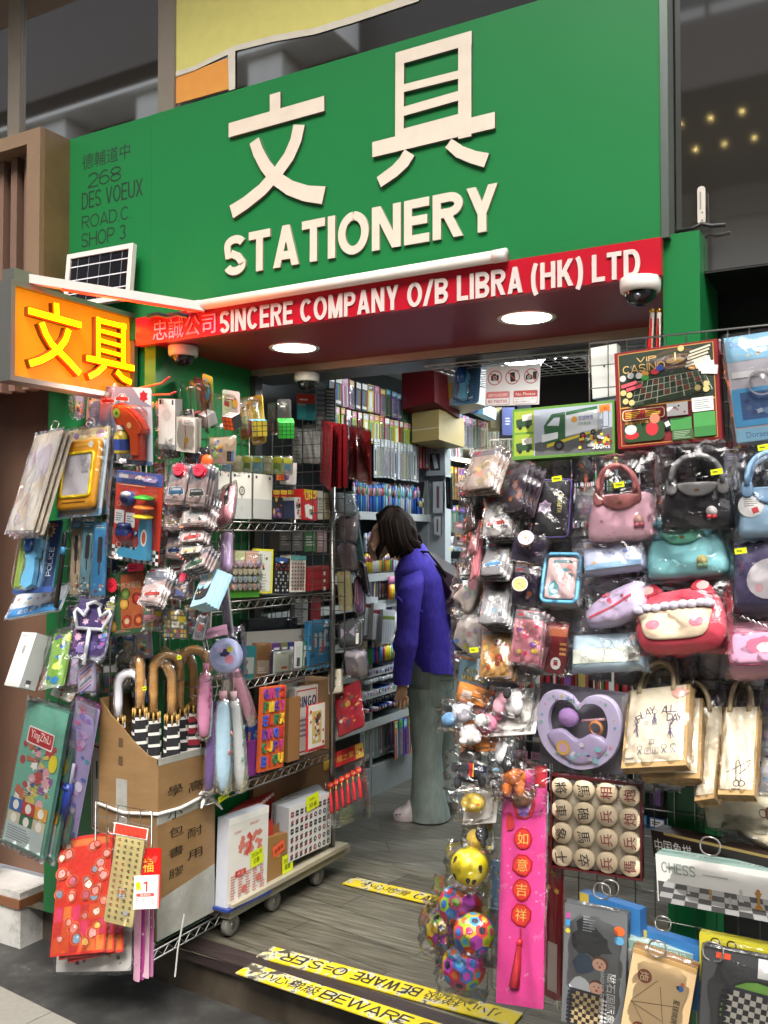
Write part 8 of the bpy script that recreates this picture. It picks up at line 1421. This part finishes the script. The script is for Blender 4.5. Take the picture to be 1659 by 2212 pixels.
fill(range(1008,1110,28), range(1080,1480,70), 2.40, .05, .085, (['8a8688','b09a98','a8a0a4','6a5a60'],['b0343c','d8d4d0','c8a468','d88a98','4a4048']), 'small_pack', 'small bagged card in the rear layer at the left end of the right panel', 'rear layer at the left end of the right panel', lambda x,y: False, 9)
# red fold-out strip of cards left of the carton, seen edge on
carded('playing_card_poster','white poster with red frame standing behind the carton at its left','poster',(196,1600),(222,1610),(198,1790),2.36,'d8d2cc/p',lambda mb,w,h:(mb.rect(0,0,w*.86,h*.94,'a8242c'),mb.rect(0,0,w*.74,h*.9,'d8d2cc'),mb.text('I',-w*.1,h*.1,w*.1,h*.3,'2a2c34')),.004)
# ---------------------------------------------------------------- shop interior: pen racks, stock, notices
XG = -2.56
gd = thing('pen_rack', 'long grey metal wall rack packed with pens behind the woman', 'rack')
def gz(y, x=830): return onX(x, y, XG).z
mb = MB(); mb.box((-2.95,3.45,.0),(-2.93,6.95,2.4),'2b3032/s'); mb.build('back_panel', gd)
for i,(y0,y1) in enumerate(((3.45,4.40),(4.41,5.10),(5.45,6.9))):
    mb = MB(); mb.box((-2.92,y0,.0),(XG,y1,.16),'8a8f8e/s'); mb.build('base', gd)
SHY = (1112,1242,1300,1378,1442,1487,1550)
for y in SHY:
    z = gz(y); mb = MB(); mb.box((-2.92,3.45,z-.018),(XG+.01,5.10,z),'7d8280/s'); mb.box((XG+.01,3.45,z-.03),(XG+.014,5.10,z+.012),'a9adab/s'); mb.build('shelf', gd)
for y in (3.45,4.405,5.10):
    mb = MB(); mb.box((-2.92,y-.012,0),(XG-.002,y+.012,gz(1376) if y < 5 else 2.2),'8d9290/s'); mb.build('upright', gd)
for z in (.5,.8,1.05,1.25,1.5,1.75,2.0): mb = MB(); mb.box((-2.92,5.46,z-.015),(XG+.01,6.9,z),'a9a79c/s'); mb.build('shelf', gd)
rng = random.Random(21)
def proto_pack(w, h, kind, k, k2, sd):
    mb = MB(); rnd = random.Random(sd)
    if kind == 'pen':
        mb.tube([(0,-h/2,0),(0,h*.42,0),(0,h/2,0)], [w*.42,w*.42,w*.18], k, 6); mb.tube([(0,h*.1,0),(0,h*.36,0)], w*.46, k2, 6); mb.box((w*.3,h*.12,.0),(w*.45,h*.36,w*.62),'c8c8c8/m')
    elif kind == 'marker':
        mb.tube([(0,-h/2,0),(0,h*.15,0)], w*.46, k, 8); mb.tube([(0,h*.15,0),(0,h/2,0)], w*.48, k2, 8)
    elif kind == 'end':
        mb.lathe([(0,.004),(w*.36,.004),(w*.42,0),(w*.42,-.1)], k, 10); mb.disc(0,0,w*.25,k2,.0046,n=10)
    else:
        mb.box((-w/2,-h/2,-.006),(w/2,h/2,0), k, k); n = rnd.choice([1,2,3,5])
        mb.rect(0,h*.38,w*.9,h*.2,k2)
        for i in range(n): mb.rect(-w*.4+(i+.5)*w*.8/n,-h*.12,w*.5/n,h*.68,rnd.choice(PALS['all']),r=w*.05)
        if rnd.random() < .4: mb.rect(0,-h*.38,w*.8,h*.1,'e4e2dc')
        mb.lines(0,h*.38,w*.7,h*.1,2,'f0eee8' if rnd.random() < .5 else '3a3a40')
        if rnd.random() < .6: mb.box((-w*.46,-h*.47,.001),(w*.46,h*.3,.010),'blister')
    return mb
PALS = {'all': ['3a6ab8','c83a4a','e0c83a','4aa05a','8a5ab0','d8804a','2a2c34','6ab8d0','d88ab0','c8ccd0','f0f0ee'],
 'white': ['d8dadc','e4e6e6','c8ccd0','b8c0c4','d0d4d8'], 'neon': ['e0702a','d82a5a','b8d02a','3aa84a','e0d02a','3a9ac8','6a3ab0'], 'dark': ['1c1e24','26282e','2a2c34','3a3c44','14161a'],
 'pastel': ['d8c8e0','c8dce8','e8d8c8','d8e0c0','e0c0c8','c0d8d0','b8b0d8'], 'gold': ['b89040','c8a458','a87c30','d0b070','6a4c20'], 'blue': ['1c3a8a','2a4aa8','16245a','3a6ab8','d8dce4'], 'red':['8a1a22','b0242c','c83a3a','701418'], 'grey':['8a9094','a8acb0','6a7074','b8bcc0']}
def rowx(x0, x1, yt, yb, X, n, kind, pal, label, group, wf=.8, lift=0, jit=.004, rows=1, face=90, dz=0):
    """n goods along a wall plane x = X between two pixel columns, upright, facing the aisle"""
    a, b = onX(x0,yt,X), onX(x1,yt,X); zt = a.z; zb = onX(x0,yb,X).z; pitch = abs(b.y-a.y)/n; w = pitch*wf; h = zt-zb
    P = []
    for q in range(6):
        k = rng.choice(PALS[pal]); k2 = rng.choice(PALS['all' if pal not in ('dark','white') else pal]); P.append(proto_pack(w, h, kind, k+('/s' if kind != 'pack' else '/p'), k2+'/s', q+int(x0)).build({'pen':'pen','marker':'marker_pen','end':'marker_pen','pack':'pen_pack'}[kind]))
    used = set(); lo = min(a.y,b.y)
    for i in range(n):
        pi_ = rng.randrange(6); o = P[pi_] if pi_ not in used else P[pi_].copy()
        if pi_ in used: COL.objects.link(o)
        used.add(pi_)
        o.matrix_world = Matrix.Translation((X+rng.uniform(0,jit), lo+pitch*(i+.5), (zt+zb)/2+rng.uniform(-jit,jit)+dz)) @ Euler((R(90),0,R(face+rng.uniform(-6,6)))).to_matrix().to_4x4() @ L(rz=rng.uniform(-3,3))
        tag(o, label, {'pen':'pen','marker':'marker','end':'marker','pack':'pen pack'}[kind], group)
    for q in range(6):
        if q not in used: bpy.data.objects.remove(P[q])
rowx(708,880,806,870,XG+.0,13,'pack','all','colourful pen pack in the topmost hanging row by the maroon box','pen packs, topmost row',.86)
rowx(708,930,874,942,XG+.02,20,'pack','neon','bright pen pack in the second hanging row from the ceiling','pen packs, second row',.8)
rowx(806,905,946,1030,XG+.03,14,'pack','white','white pen pack in the hanging row above the standing pens','white pen packs above the standing pens',.72)
rowx(900,935,950,1010,XG+.03,6,'pack','red','red capped pen pack at the right end of the white pack row','red capped pen packs',.7)
rowx(762,902,1040,1108,XG-.02,38,'pen','all','slim decorated pen standing in the crowded display above the woman','pens standing above the woman',.9,jit=.008)
rowx(762,902,1036,1104,XG-.07,34,'pen','all','slim coloured pen in the rear row of the display above the woman','pens in the rear row above the woman',.9,jit=.008)
rowx(900,914,1075,1125,XG,5,'pen','blue','blue pen standing at the right end of the pen display','blue pens at the display end',.9)
rowx(785,868,1196,1238,XG,20,'pen','all','thin pen in the upper pen row below the woman\'s face','pens in the row below her face',.9)
rowx(785,868,1150,1192,XG,16,'pen','blue','thin blue pen in the pen row beside the woman\'s face','blue pens beside her face',.9)
rowx(787,868,1245,1296,XG,14,'pack','dark','dark pen pack in the shaded row beside the purple sleeve','dark pen packs beside the sleeve',.8)
rowx(838,872,1246,1296,XG+.03,8,'marker','neon','neon marker standing in the row beside the purple sleeve','neon markers beside the sleeve',.9)
rowx(787,868,1304,1374,XG-.03,16,'marker','all','marker pen behind the tall white boxes beside the sleeve','markers behind the white boxes',.9)
rowx(782,872,1386,1438,XG+.01,20,'marker','neon','highlighter with dark cap in the bright row left of her forearm','highlighters left of her forearm',.95)
rowx(785,870,1450,1466,XG+.01,14,'end','blue','blue marker lying end on in the upper lying row by her hand','lying markers, upper row',.9); rowx(785,870,1468,1484,XG+.01,14,'end','white','white marker lying end on in the second lying row by her hand','lying markers, second row',.9)
rowx(785,870,1494,1510,XG+.01,14,'end','blue','blue marker lying end on in the third lying row by her hand','lying markers, third row',.9); rowx(785,870,1514,1530,XG+.01,14,'end','dark','dark marker lying end on in the fourth lying row by her hand','lying markers, fourth row',.9); rowx(785,870,1532,1547,XG+.01,14,'end','blue','blue marker lying end on in the lowest lying row by her hand','lying markers, lowest row',.9)
rowx(778,880,1565,1650,XG-.01,11,'pack','grey','grey bagged stationery pack hanging low beside her jeans','grey packs beside the jeans',.9)
rowx(850,890,1560,1640,XG+.03,4,'pack','neon','red and green bagged pack hanging low beside her jeans','bright packs beside the jeans',.8)
rowx(962,1105,888,962,XG,22,'pack','pastel','pen pack in the upper hanging row behind the column','pen packs behind the column, upper row',.75)
rowx(958,1000,905,985,XG+.06,5,'pack','white','white pen pack at the near end of the row behind the column','white pen packs near the column',.85)
rowx(962,1100,1006,1078,XG,18,'pack','gold','golden pen pack in the row under the tube lamp','golden pen packs under the tube lamp',.75)
rowx(962,1095,1090,1150,XG,20,'pack','all','small pen pack in the third row behind the column','pen packs behind the column, third row',.8)
rowx(960,1090,1160,1174,XG+.01,16,'end','white','white marker lying end on behind the column','lying white markers behind the column',.9); rowx(960,1090,1178,1192,XG+.01,16,'end','pastel','pastel marker lying end on behind the column','lying pastel markers behind the column',.9)
rowx(958,1090,1208,1250,XG,26,'pen','dark','dark pen in the row right of the shoulder bag strap','dark pens by the shoulder bag',.9); rowx(958,1090,1258,1305,XG,26,'pen','white','white pen in the row right of the shoulder bag','white pens by the shoulder bag',.9); rowx(958,1090,1312,1350,XG,20,'marker','dark','dark marker in the lowest row seen right of the shoulder bag','dark markers by the shoulder bag',.9)
def qbox(name,label,cat,tl,tr,bl,Y,depth,side,front,art=None,yaw=0): return boxed(name,label,cat,tl,tr,bl,Y,depth,side,front,art or (lambda mb,w,h:mb.lines(0,0,w*.5,h*.3,3,'8a8a86')),yaw=yaw)
for i,(x,k,lb) in enumerate(((795,'6a2430','tall white box with maroon band, left of three beside the sleeve'),(812,'8a2a3c','tall white box with red band, middle of three beside the sleeve'),(832,'7a8a2c','tall white box with olive band, right of three beside the sleeve'))):
    M,w,h = quadX((x-6,1288+i*14),(x+20,1290+i*14),(x-6,1372+i*9),XG+.05+.02*i); t = thing('tall_box',lb,'box',M); mb = MB(); mb.box((-w/2,-h/2,-.05),(w/2,h/2,0),'b8bcbc','c8cccc/p'); mb.rect(0,h*.26,w,h*.1,k); [mb.rect(-w*.4+q*w*.2,-h*.15,w*.04,h*.6,'a4a8a8') for q in range(5)]; mb.rect(w*.3,-h*.36,w*.3,h*.14,'dcdcd8',r=.008); mb.build('box_body',t)
col_ = thing('display_column','white column panel hung with black packs right of the standing pens','column'); pa = onY(906,1030,5.12); pb_ = onY(962,1400,5.12)
mb = MB(); mb.box((pa.x,5.12,0),(pb_.x,5.20,2.4),'b0b6b8'); mb.build('panel',col_)
qbox('pen_display_box','grey pen display box with dark window high on the white column','display box',(918,968),(960,966),(920,1028),5.05,.08,'8d9496','9ca2a4/s',lambda mb,w,h:(mb.rect(0,-h*.02,w*.5,h*.6,'26282c'),mb.rect(0,0,w*.2,h*.5,'b8c0c4',rot=.2),mb.rect(0,h*.40,w*.2,h*.05,'b83a34')))
qbox('spiral_display','black ribbed display strip leaning on the column','display',(893,1042),(914,1040),(884,1120),5.02,.02,'1a1b1e','1c1d20',lambda mb,w,h:[mb.rect(0,-h*.45+i*h*.075,w*.9,h*.03,'3a3c40') for i in range(13)])
for tl,tr,bl,lb in (((935,1040),(956,1040),(936,1108),'black pen gift pack on the white column, upper'),((962,1030),(972,1032),(964,1098),'narrow black pack on the right side of the column'),((938,1115),(952,1115),(938,1155),'slim white pack with maroon pen on the column, lower')): qbox('gift_pack',lb,'pen pack',tl,tr,bl,5.08,.015,'17181b','1b1c20' if 'white' not in lb else 'c0c4c4',lambda mb,w,h:(mb.rect(0,0,w*.3,h*.7,'6a6e70'),mb.rect(0,0,w*.12,h*.6,'8a2a34')))
qbox('stock_box','large maroon box stacked high near the ceiling light','box',(868,800),(938,782),(868,884),4.75,.3,'5c1018','6d141e/s',lambda mb,w,h:mb.rect(0,0,w*.98,h*.98,'741822/s'))
qbox('stock_box','grey white certificate box with gold emblem below the ceiling light','box',(944,806),(1003,786),(946,884),4.9,.2,'a8a8a6','b4b4b2/s',lambda mb,w,h:mb.shape(blob(0,-h*.1,w*.3,h*.2,random.Random(3),12,.3),'c8a048'))
qbox('stock_box','gold brown carton stacked below the maroon box','carton',(890,892),(948,884),(890,956),4.8,.3,'9a8650','a8935c/p',lambda mb,w,h:mb.rect(0,-h*.1,w,h*.03,'d0c8b0'))
for i,(tl,tr,bl,Y,k,lb) in enumerate((((1085,880),(1112,880),(1085,940),5.6,'232c5a','navy stock box high behind the no photos notice'),((1060,880),(1086,880),(1060,925),5.7,'8a8050','khaki stock carton high behind the notice'),((1002,868),(1022,866),(1002,890),5.2,'2a2c88','blue Double A paper pack near the ceiling'),((1024,872),(1044,870),(1024,896),5.25,'7ab0c8','pale blue paper pack near the ceiling'),((880,880),(900,876),(880,890),5.0,'5a4c30','small brown box between the cartons'))): qbox('stock_box',lb,'box',tl,tr,bl,Y,.2,k,k+'/p')
# notice and hanging toy
root,w,h = item('notice','white hanging sign with three crossed out cameras reading No Photos','notice',(1051,793),(1168,786),(1047,878),3.06,None,4)
mb = MB(); mb.box((-w/2,-h/2,-.002),(w/2,h/2,0),'d3dbe2','dbe2e8/p'); mb.zz=.0008
def cam_(x,y,s): mb.rect(x,y,s*1.2,s*.8,'26282c',r=s*.12); mb.rect(x-s*.1,y+s*.45,s*.5,s*.3,'26282c'); mb.disc(x,y,s*.3,'d0d6dc'); mb.disc(x,y,s*.22,'26282c'); mb.disc(x,y,s*.1,'d0d6dc')
for i,x in enumerate((-.33,.0,.34)):
    X0,Y0 = x*w,h*.21; r = w*.135
    if i == 0: cam_(X0,Y0,w*.12)
    if i == 1: mb.rect(X0,Y0,w*.09,w*.17,'26282c',rot=.1,r=.003); [mb.stroke([(X0+w*.05+q*.004,Y0+w*.09),(X0+w*.065+q*.006,Y0+w*.125)],.0012,'26282c') for q in (0,1,2)]
    if i == 2: cam_(X0-w*.04,Y0-w*.02,w*.10); mb.rect(X0+w*.065,Y0+w*.01,w*.07,w*.14,'26282c',r=.003)
    mb.ring(X0,Y0,r*.88,r,'b85a5c'); mb.stroke([(X0-r*.66,Y0+r*.66),(X0+r*.66,Y0-r*.66)],r*.12,'b85a5c')
for x,t1,t2 in ((-.26,'請勿拍照','NO PHOTOS'),(.25,'No Photos',None)):
    mb.rect(x*w,-h*.31,w*.44,h*.34,'c88a8c',r=.006); mb.rect(x*w,-h*.31,w*.42,h*.32,'dde3e8',r=.006); mb.rect(x*w,-h*.23,w*.43,h*.16,'c87a7c' if t2 else 'b04a4c',r=.004); mb.text(t1,x*w-w*.18,-h*.27,x*w+w*.18,-h*.19,'e8dede',bold=.04 if not t2 else 0)
    if t2: mb.text(t2,x*w-w*.18,-h*.43,x*w+w*.18,-h*.35,'b87a7c',bold=.03)
    else: mb.text('カメラ・スマートフォン等での',x*w-w*.19,-h*.375,x*w+w*.19,-h*.34,'8a3a3c'); mb.text('撮影はご遠慮願います。',x*w-w*.19,-h*.44,x*w+w*.1,-h*.40,'8a3a3c')
mb.build('notice_board',root)
mb = MB(); [mb.tube([(x*w,h*.44,.002),(x*w+.002,h*.60,.002)],.0014,'d8d8d4',5) for x in (-.26,.27)]; mb.build('hook',root)
gunpack('bagged blue water pistol card hanging inside beside the no photos notice',(984,792),(1040,784),(976,876),3.14,0)
grid('wire_grid','white wire grid hung flat under the ceiling above the notice',Vector((-1.55,3.05,2.03)),X_,Y_,18,12,.05,.05,k='b8bcbc/s')
for i,x in enumerate((1180,1206,1232,1256)):
    p = onY(x,842,3.5); mb = MB(); puff(mb,smooth([(-.05,.02),(-.03,.10),(.0,.13),(.03,.10),(.05,.02),(.045,-.10),(-.045,-.10)],3),.05,'17171a/c',-.02); tag(mb.build('black_bag',None,frame(X_,Z_,p)@L(rz=-8+i*5)),'plain black cloth bag hanging from the ceiling grid behind the truck box','bag','black bags on the ceiling grid')
qbox('smile_box','pink white box with two dot eyes near the ceiling grid','box',(1266,770),(1306,764),(1266,795),3.2,.05,'b8a8a8','ccc0c0/p',lambda mb,w,h:(mb.disc(-w*.1,-h*.1,.004,'26262a'),mb.disc(w*.15,h*.15,.004,'26262a'),mb.disc(w*.1,-h*.2,.004,'26262a')))
t = thing('tube_lamp','slim warm tube lamp under the shelf of pale pen packs behind the column','lamp'); a,b = onX(978,990,XG+.04),onX(1055,1004,XG+.04); mb = MB(); mb.tube([a,b],.014,'fff0c8/e1.6',8); mb.build('tube',t)
# rear rack facing the entrance, seen through the right wire grid
rr_ = thing('rear_rack','grey rear rack facing the entrance seen through the right wire grid','rack'); YR = 4.6
p0 = onY(1110,1300,YR); p1 = onY(1560,1300,YR)
mb = MB(); mb.box((p0.x,YR+.06,0),(p1.x+.3,YR+.1,2.3),'34393c/s'); mb.build('back_panel',rr_)
def rowy(x0,x1,yt,yb,Y,n,pal,label,group,wf=.85):
    a,b = onY(x0,yt,Y),onY(x1,yt,Y); zt=a.z; zb=onY(x0,yb,Y).z; pitch=(b.x-a.x)/n; P=[proto_pack(pitch*wf,zt-zb,'pack',rng.choice(PALS[pal])+'/p',rng.choice(PALS['all'])+'/s',q+int(yt)).build('stationery_pack') for q in range(5)]
    for i in range(n):
        o = P[i] if i < 5 else P[i%5].copy()
        if i >= 5: COL.objects.link(o)
        o.matrix_world = Matrix.Translation((a.x+pitch*(i+.5),Y+rng.uniform(-.02,.02),(zt+zb)/2+rng.uniform(-.01,.01))) @ Euler((R(90),0,R(rng.uniform(-12,12)))).to_matrix().to_4x4(); tag(o,label,'stationery pack',group)
for i,(yt,yb,n,pal) in enumerate(((905,985,16,'blue'),(1000,1090,15,'white'),(1105,1190,15,'pastel'),(1205,1300,14,'grey'),(1315,1400,14,'dark'),(1415,1500,13,'red'),(1515,1600,13,'dark'),(1615,1700,12,'dark'),(1720,1800,12,'blue'))):
    rowy(1112,1560,yt,yb,YR,n,pal,'stationery pack in the %s row of the rear rack behind the right wire grid'%['first','second','third','fourth','fifth','sixth','seventh','eighth','lowest'][i],'rear rack packs, row %s'%'abcdefghi'[i])
for i,(yt,yb,pal) in enumerate(((850,900,'all'),(905,960,'pastel'),(968,1030,'neon'),(1040,1100,'all'),(1110,1170,'white'),(1180,1240,'blue'),(1250,1310,'pastel'),(1320,1390,'dark'))):
    rowy(1040,1130,yt,yb,6.9,7,pal,'small pack in the %s row on the back wall of the shop'%['top','second','third','fourth','fifth','sixth','seventh','lowest'][i],'back wall packs, row %s'%'abcdefgh'[i])
# ---------------------------------------------------------------- the woman browsing
pf = onZ(925,1757,0); d_ = (pf-CAMP); sP = d_.dot(CROT @ Vector((0,0,-1)))/FPX
rv = CROT @ Vector((1,0,0)); fv = Vector((-rv.y, rv.x, 0))
MP = Matrix(((rv.x,fv.x,0,pf.x),(rv.y,fv.y,0,pf.y),(0,0,1,0),(0,0,0,1)))
wo = thing('person','woman in purple sweater and wide grey green jeans leaning towards the pen rack','person',MP)
def A(px,py,d=0): k = 1+d/4.7; return Vector(((px-925)*sP*k, d, (1757-py)*sP*k if py < 1757 else 0))
def loft(mb, rings, k, n=22, wr=0, seed=0, fl=0):
    """rings: (px_front, px_back, py, depth centre, depth half, tilt)"""
    rnd = random.Random(seed); ph = [rnd.uniform(0,6.3) for _ in range(6)]; vs_ = []; fs = []
    R_ = []
    for i in range(len(rings)-1):
        for q in range(4):
            t = q/4; R_.append([rings[i][c]+(rings[i+1][c]-rings[i][c])*(t*t*(3-2*t)*.5+t*.5) for c in range(6)])
    R_.append(list(rings[-1]))
    for i,(x0,x1,y,dc,dh,tl) in enumerate(R_):
        a0, a1 = A(x0,y).x, A(x1,y).x; c = (a0+a1)/2; hw = (a1-a0)/2; z = (1757-y)*sP
        for j in range(n):
            th = 2*math.pi*j/n; w_ = 1+wr*(math.sin(3*th+ph[0]+i*.5)+.7*math.sin(5*th+ph[1]-i*.8)+.5*math.sin(2*th+i*1.1+ph[2]))
            vs_.append((c+hw*math.cos(th)*w_, dc+dh*math.sin(th)*w_, z+tl*hw*math.cos(th)+fl*math.sin(9*th)*(i == 0)))
    for i in range(len(R_)-1): fs += [(i*n+j,i*n+(j+1)%n,(i+1)*n+(j+1)%n,(i+1)*n+j) for j in range(n)]
    return mb.add(vs_, fs, k, True)
SK = 'd0a084'
# body: one skinned figure
V = []; E_ = []; RAD = []
def node(p, r, prev=None):
    V.append(p); RAD.append(r); i = len(V)-1
    if prev is not None: E_.append((prev,i))
    return i
pel = node(A(935,1450),.07); sp = node(A(925,1350),.06,pel); ch = node(A(905,1260),.07,sp); nk = node(A(880,1205),.048,ch); hd0 = node(A(858,1178),.05,nk); hd1 = node(A(845,1148),.075,hd0); hd2 = node(A(838,1122),.06,hd1)
for s in (-1,1):
    hp = node(A(925 if s < 0 else 945,1470,s*.08),.06,pel); kn = node(A(918 if s < 0 else 955,1610,s*.10),.045,hp); an = node(A(915 if s < 0 else 968,1728,s*.10),.035,kn); node(A(880 if s < 0 else 945,1745,s*.10),.03,an)
    sh = node(A(893,1252,s*.13),.04,ch); el = node(A(880 if s < 0 else 890,1365,s*.19),.034,sh); wr_ = node(A(867 if s < 0 else 885,1455 if s < 0 else 1440,s*.2),.024,el)
    if s < 0:
        pm = node(A(865,1472,-.2),.026,wr_); f0 = [(853,1484,1503,855),(861,1487,1510,862),(869,1487,1509,871),(876,1484,1502,879)]
        for q,(x,y,y2,x2) in enumerate(f0): a = node(A(x,y,-.2),.0085,pm); b = node(A(x-1,(y+y2)/2,-.206),.008,a); node(A(x2-3,y2-1,-.199),.0065,b)
        a = node(A(853,1474,-.21),.011,wr_); node(A(849,1488,-.215),.009,a)
me = bpy.data.meshes.new('body'); me.from_pydata([tuple(v) for v in V], E_, []); bo = bpy.data.objects.new('body', me); COL.objects.link(bo); bo.parent = wo
md = bo.modifiers.new('skin','SKIN'); md.use_smooth_shade = True
for i,r in enumerate(RAD): me.skin_vertices[0].data[i].radius = (r,r)
me.skin_vertices[0].data[0].use_root = True
sb = bo.modifiers.new('sub','SUBSURF'); sb.levels = 2; sb.render_levels = 2; me.materials.append(mat(SK))
fc = MB()   # face in profile, looking left
prof = [(838,1118),(820,1124),(806,1138),(801,1150),(799,1160),(796,1170),(790,1178),(796,1183),(797,1188),(795,1191),(798,1194),(797,1198),(802,1208),(812,1212),(826,1208),(838,1196),(850,1180)]
n = len(prof); vs_ = []; lay = [(-.062,.80),(-.045,.93),(-.018,1),(.018,1),(.045,.93),(.062,.80)]; cc = A(838,1162)
for dd,s in lay:
    for x,y in prof: p = A(x,y); vs_.append((cc.x+(p.x-cc.x)*s, dd, cc.z+(p.z-cc.z)*s))
fs = [(q*n+i,(q+1)*n+i,(q+1)*n+i+1,q*n+i+1) for q in range(len(lay)-1) for i in range(n-1)]+[tuple(range(n-1,-1,-1)),tuple((len(lay)-1)*n+i for i in range(n))]
fc.add(vs_,fs,SK,True); fc.ball(A(806,1166,-.047),(.006,.004,.004),'1a1412/g',8); fc.tube([A(800,1157,-.045),A(812,1154,-.055)],.003,'2a1c18',5); fc.tube([A(797,1194,-.02),A(804,1195,-.042)],.0035,'8a4a44',5); fc.ball(A(846,1168,-.078),(.012,.008,.020),SK,8); fc.build('head', bo)
hr = MB(); rnd = random.Random(5); HK = 'hair_dark'
noisy('hair_dark', ((.3,'15100d'),(.55,'241914'),(.75,'3f2c20')), 14, .7, .1, stretch=(3,3,.4), spec=.12)
hr.ball(A(858,1143),(.098,.086,.104),HK,20)
for i in range(120):
    th = rnd.uniform(-.5,math.pi+.5) if i%3 else rnd.uniform(-.2,.9); side = -1 if i%4 else 1
    f = rnd.random(); x1 = 832+f*72; y1 = 1198-6*math.sin(f*3.1)+rnd.uniform(-5,5)-(14 if f > .8 else 0); r = rnd.uniform(.010,.018); dd = side*.085*(1-.5*abs(f-.5))
    if f < .10: x1 -= 20; y1 += 2
    flick = 10*(f > .65)
    top = A(843+f*10+rnd.uniform(-6,6),1098+rnd.uniform(-2,3),side*.02); m1 = A(818+f*66,1120,dd*.85); m2 = A(824+f*68,1158,dd*1.12); hr.tube([top,m1,m2,A(x1+flick*.4,y1-14,dd*1.08),A(x1+flick,y1,dd*.9)],[r*.7,r,r,r*.8,r*.15],HK,6)
for i in range(16): f = rnd.uniform(.7,1); hr.tube([A(870,1110,rnd.uniform(-.05,.05)),A(893,1140,rnd.uniform(-.07,.07)),A(898,1170,rnd.uniform(-.07,.07)),A(902+rnd.uniform(-6,8),1186+rnd.uniform(-6,6),rnd.uniform(-.06,.06))],[.01,.018,.014,.003],HK,6)
hr.build('hair', wo)
noisy('purple_knit', ((.3,'382a98'),(.5,'4333aa'),(.7,'5140ba')), 60, .85, .5, stretch=(1,1,.35))
noisy('grey_denim', ((.3,'7b8780'),(.5,'8a968f'),(.7,'9aa69e')), 30, .8, .25, stretch=(1,1,.3))
sw = MB(); loft(sw, [(892,990,1446,.0,.185,-.10),(886,984,1400,0,.172,-.05),(876,978,1350,0,.165,0),(862,972,1300,0,.172,.12),(853,962,1258,0,.185,.25),(852,944,1225,0,.165,.3),(862,925,1200,0,.11,.35),(868,915,1182,0,.075,.35)],'purple_knit',28,.012,3,.004)
loft(sw, [(849,884,1466,-.2,.046,0),(848,888,1440,-.2,.050,0),(852,896,1402,-.205,.057,0),(846,900,1384,-.205,.064,0),(856,902,1350,-.2,.060,0),(856,908,1300,-.19,.068,.1),(858,915,1262,-.165,.075,.3),(868,915,1235,-.12,.06,.4)],'purple_knit',20,.012,4)
loft(sw, [(868,900,1450,.2,.044,0),(866,904,1390,.2,.05,0),(860,906,1330,.2,.06,.1),(856,915,1270,.165,.075,.3),(868,915,1235,.12,.06,.4)],'purple_knit',16,.012,5)
for i in range(14): t_ = i/13; p = A(856+t_*50,1262+10*math.sin(t_*2.6)+t_*26,-.236+.02*t_*t_); sw.ball(p,(.010,.006,.007),'purple_knit',6)
sw.build('sweater', wo)
je = MB(); loft(je, [(888,987,1426,0,.168,0),(883,987,1470,0,.172,0),(883,987,1515,0,.172,0)],'grey_denim',24,.006,6)
loft(je, [(883,970,1480,-.06,.112,0),(882,966,1520,-.07,.105,0),(884,958,1560,-.085,.095,0),(889,952,1620,-.09,.095,0),(888,956,1680,-.09,.105,0),(885,966,1730,-.09,.115,0),(884,970,1754,-.09,.115,0)],'grey_denim',24,.022,7)
loft(je, [(908,989,1480,.06,.112,0),(912,990,1520,.07,.10,0),(922,992,1560,.09,.09,0),(930,995,1620,.10,.09,0),(935,1000,1690,.10,.10,0),(936,1006,1732,.10,.11,0)],'grey_denim',22,.022,8)
q = [A(948,1450,-.168),A(976,1446,-.150),A(977,1468,-.152),A(963,1476,-.168),A(949,1470,-.172)]; je.tube(q,.002,'4a554f',5); je.build('jeans', wo)
for dd,x0,x1,y in ((-.09,854,900,1752),(.10,935,985,1738)):
    sh = MB(); c = A((x0+x1)/2,y); hw = (x1-x0)/2*sP; o = [(math.cos(t)*hw*1.25, math.sin(t)*.048*(1.1-.12*math.cos(t))) for t in [2*math.pi*i/22 for i in range(22)]]
    vs_ = []
    for z,s in ((.0,.96),(.022,1.0),(.028,.97),(.055,.86),(.066,.62),(.074,.25)): vs_ += [(c.x+x*s,dd+yy*s,z+ (z*.25*(x/hw) if z > .03 else 0)) for x,yy in o]
    n = 22; sh.add(vs_,[(q*n+i,q*n+(i+1)%n,(q+1)*n+(i+1)%n,(q+1)*n+i) for q in range(5) for i in range(n)]+[tuple(5*n+i for i in range(n))],'cfc0c0/s',True)
    for i in range(4): sh.ball((c.x-hw*.9+i*.016,dd-.045+.006*i*(i<1),.034),(.005,.003,.004),'3a3434',8)
    sh.build('shoe', wo)
bg_ = MB(); P_ = [(938,1206),(962,1222),(986,1236),(1002,1268),(1014,1300),(1008,1338),(988,1346),(972,1318),(958,1278),(946,1240)]
f_ = [A(x,y,-.10) for x,y in P_]; b_ = [A(x,y,.10) for x,y in P_]; cA = A(980,1275,-.135); m = len(P_)
for i in range(m): bg_.add([f_[i],f_[(i+1)%m],cA],[(0,1,2)],'3a2330/s' if i%2 else '2a1824/s'); bg_.add([f_[i],b_[i],b_[(i+1)%m],f_[(i+1)%m]],[(0,1,2,3)],'1e1319/s')
bg_.add(b_,[tuple(range(m))],'1e1319'); bg_.build('shoulder_bag', wo)
st_ = MB(); st_.tube([A(905,1182,-.08),A(925,1180,-.10),A(945,1205,-.11),A(962,1232,-.11)],[.007]*4,'1a1418/s',6); st_.build('bag_strap', wo)
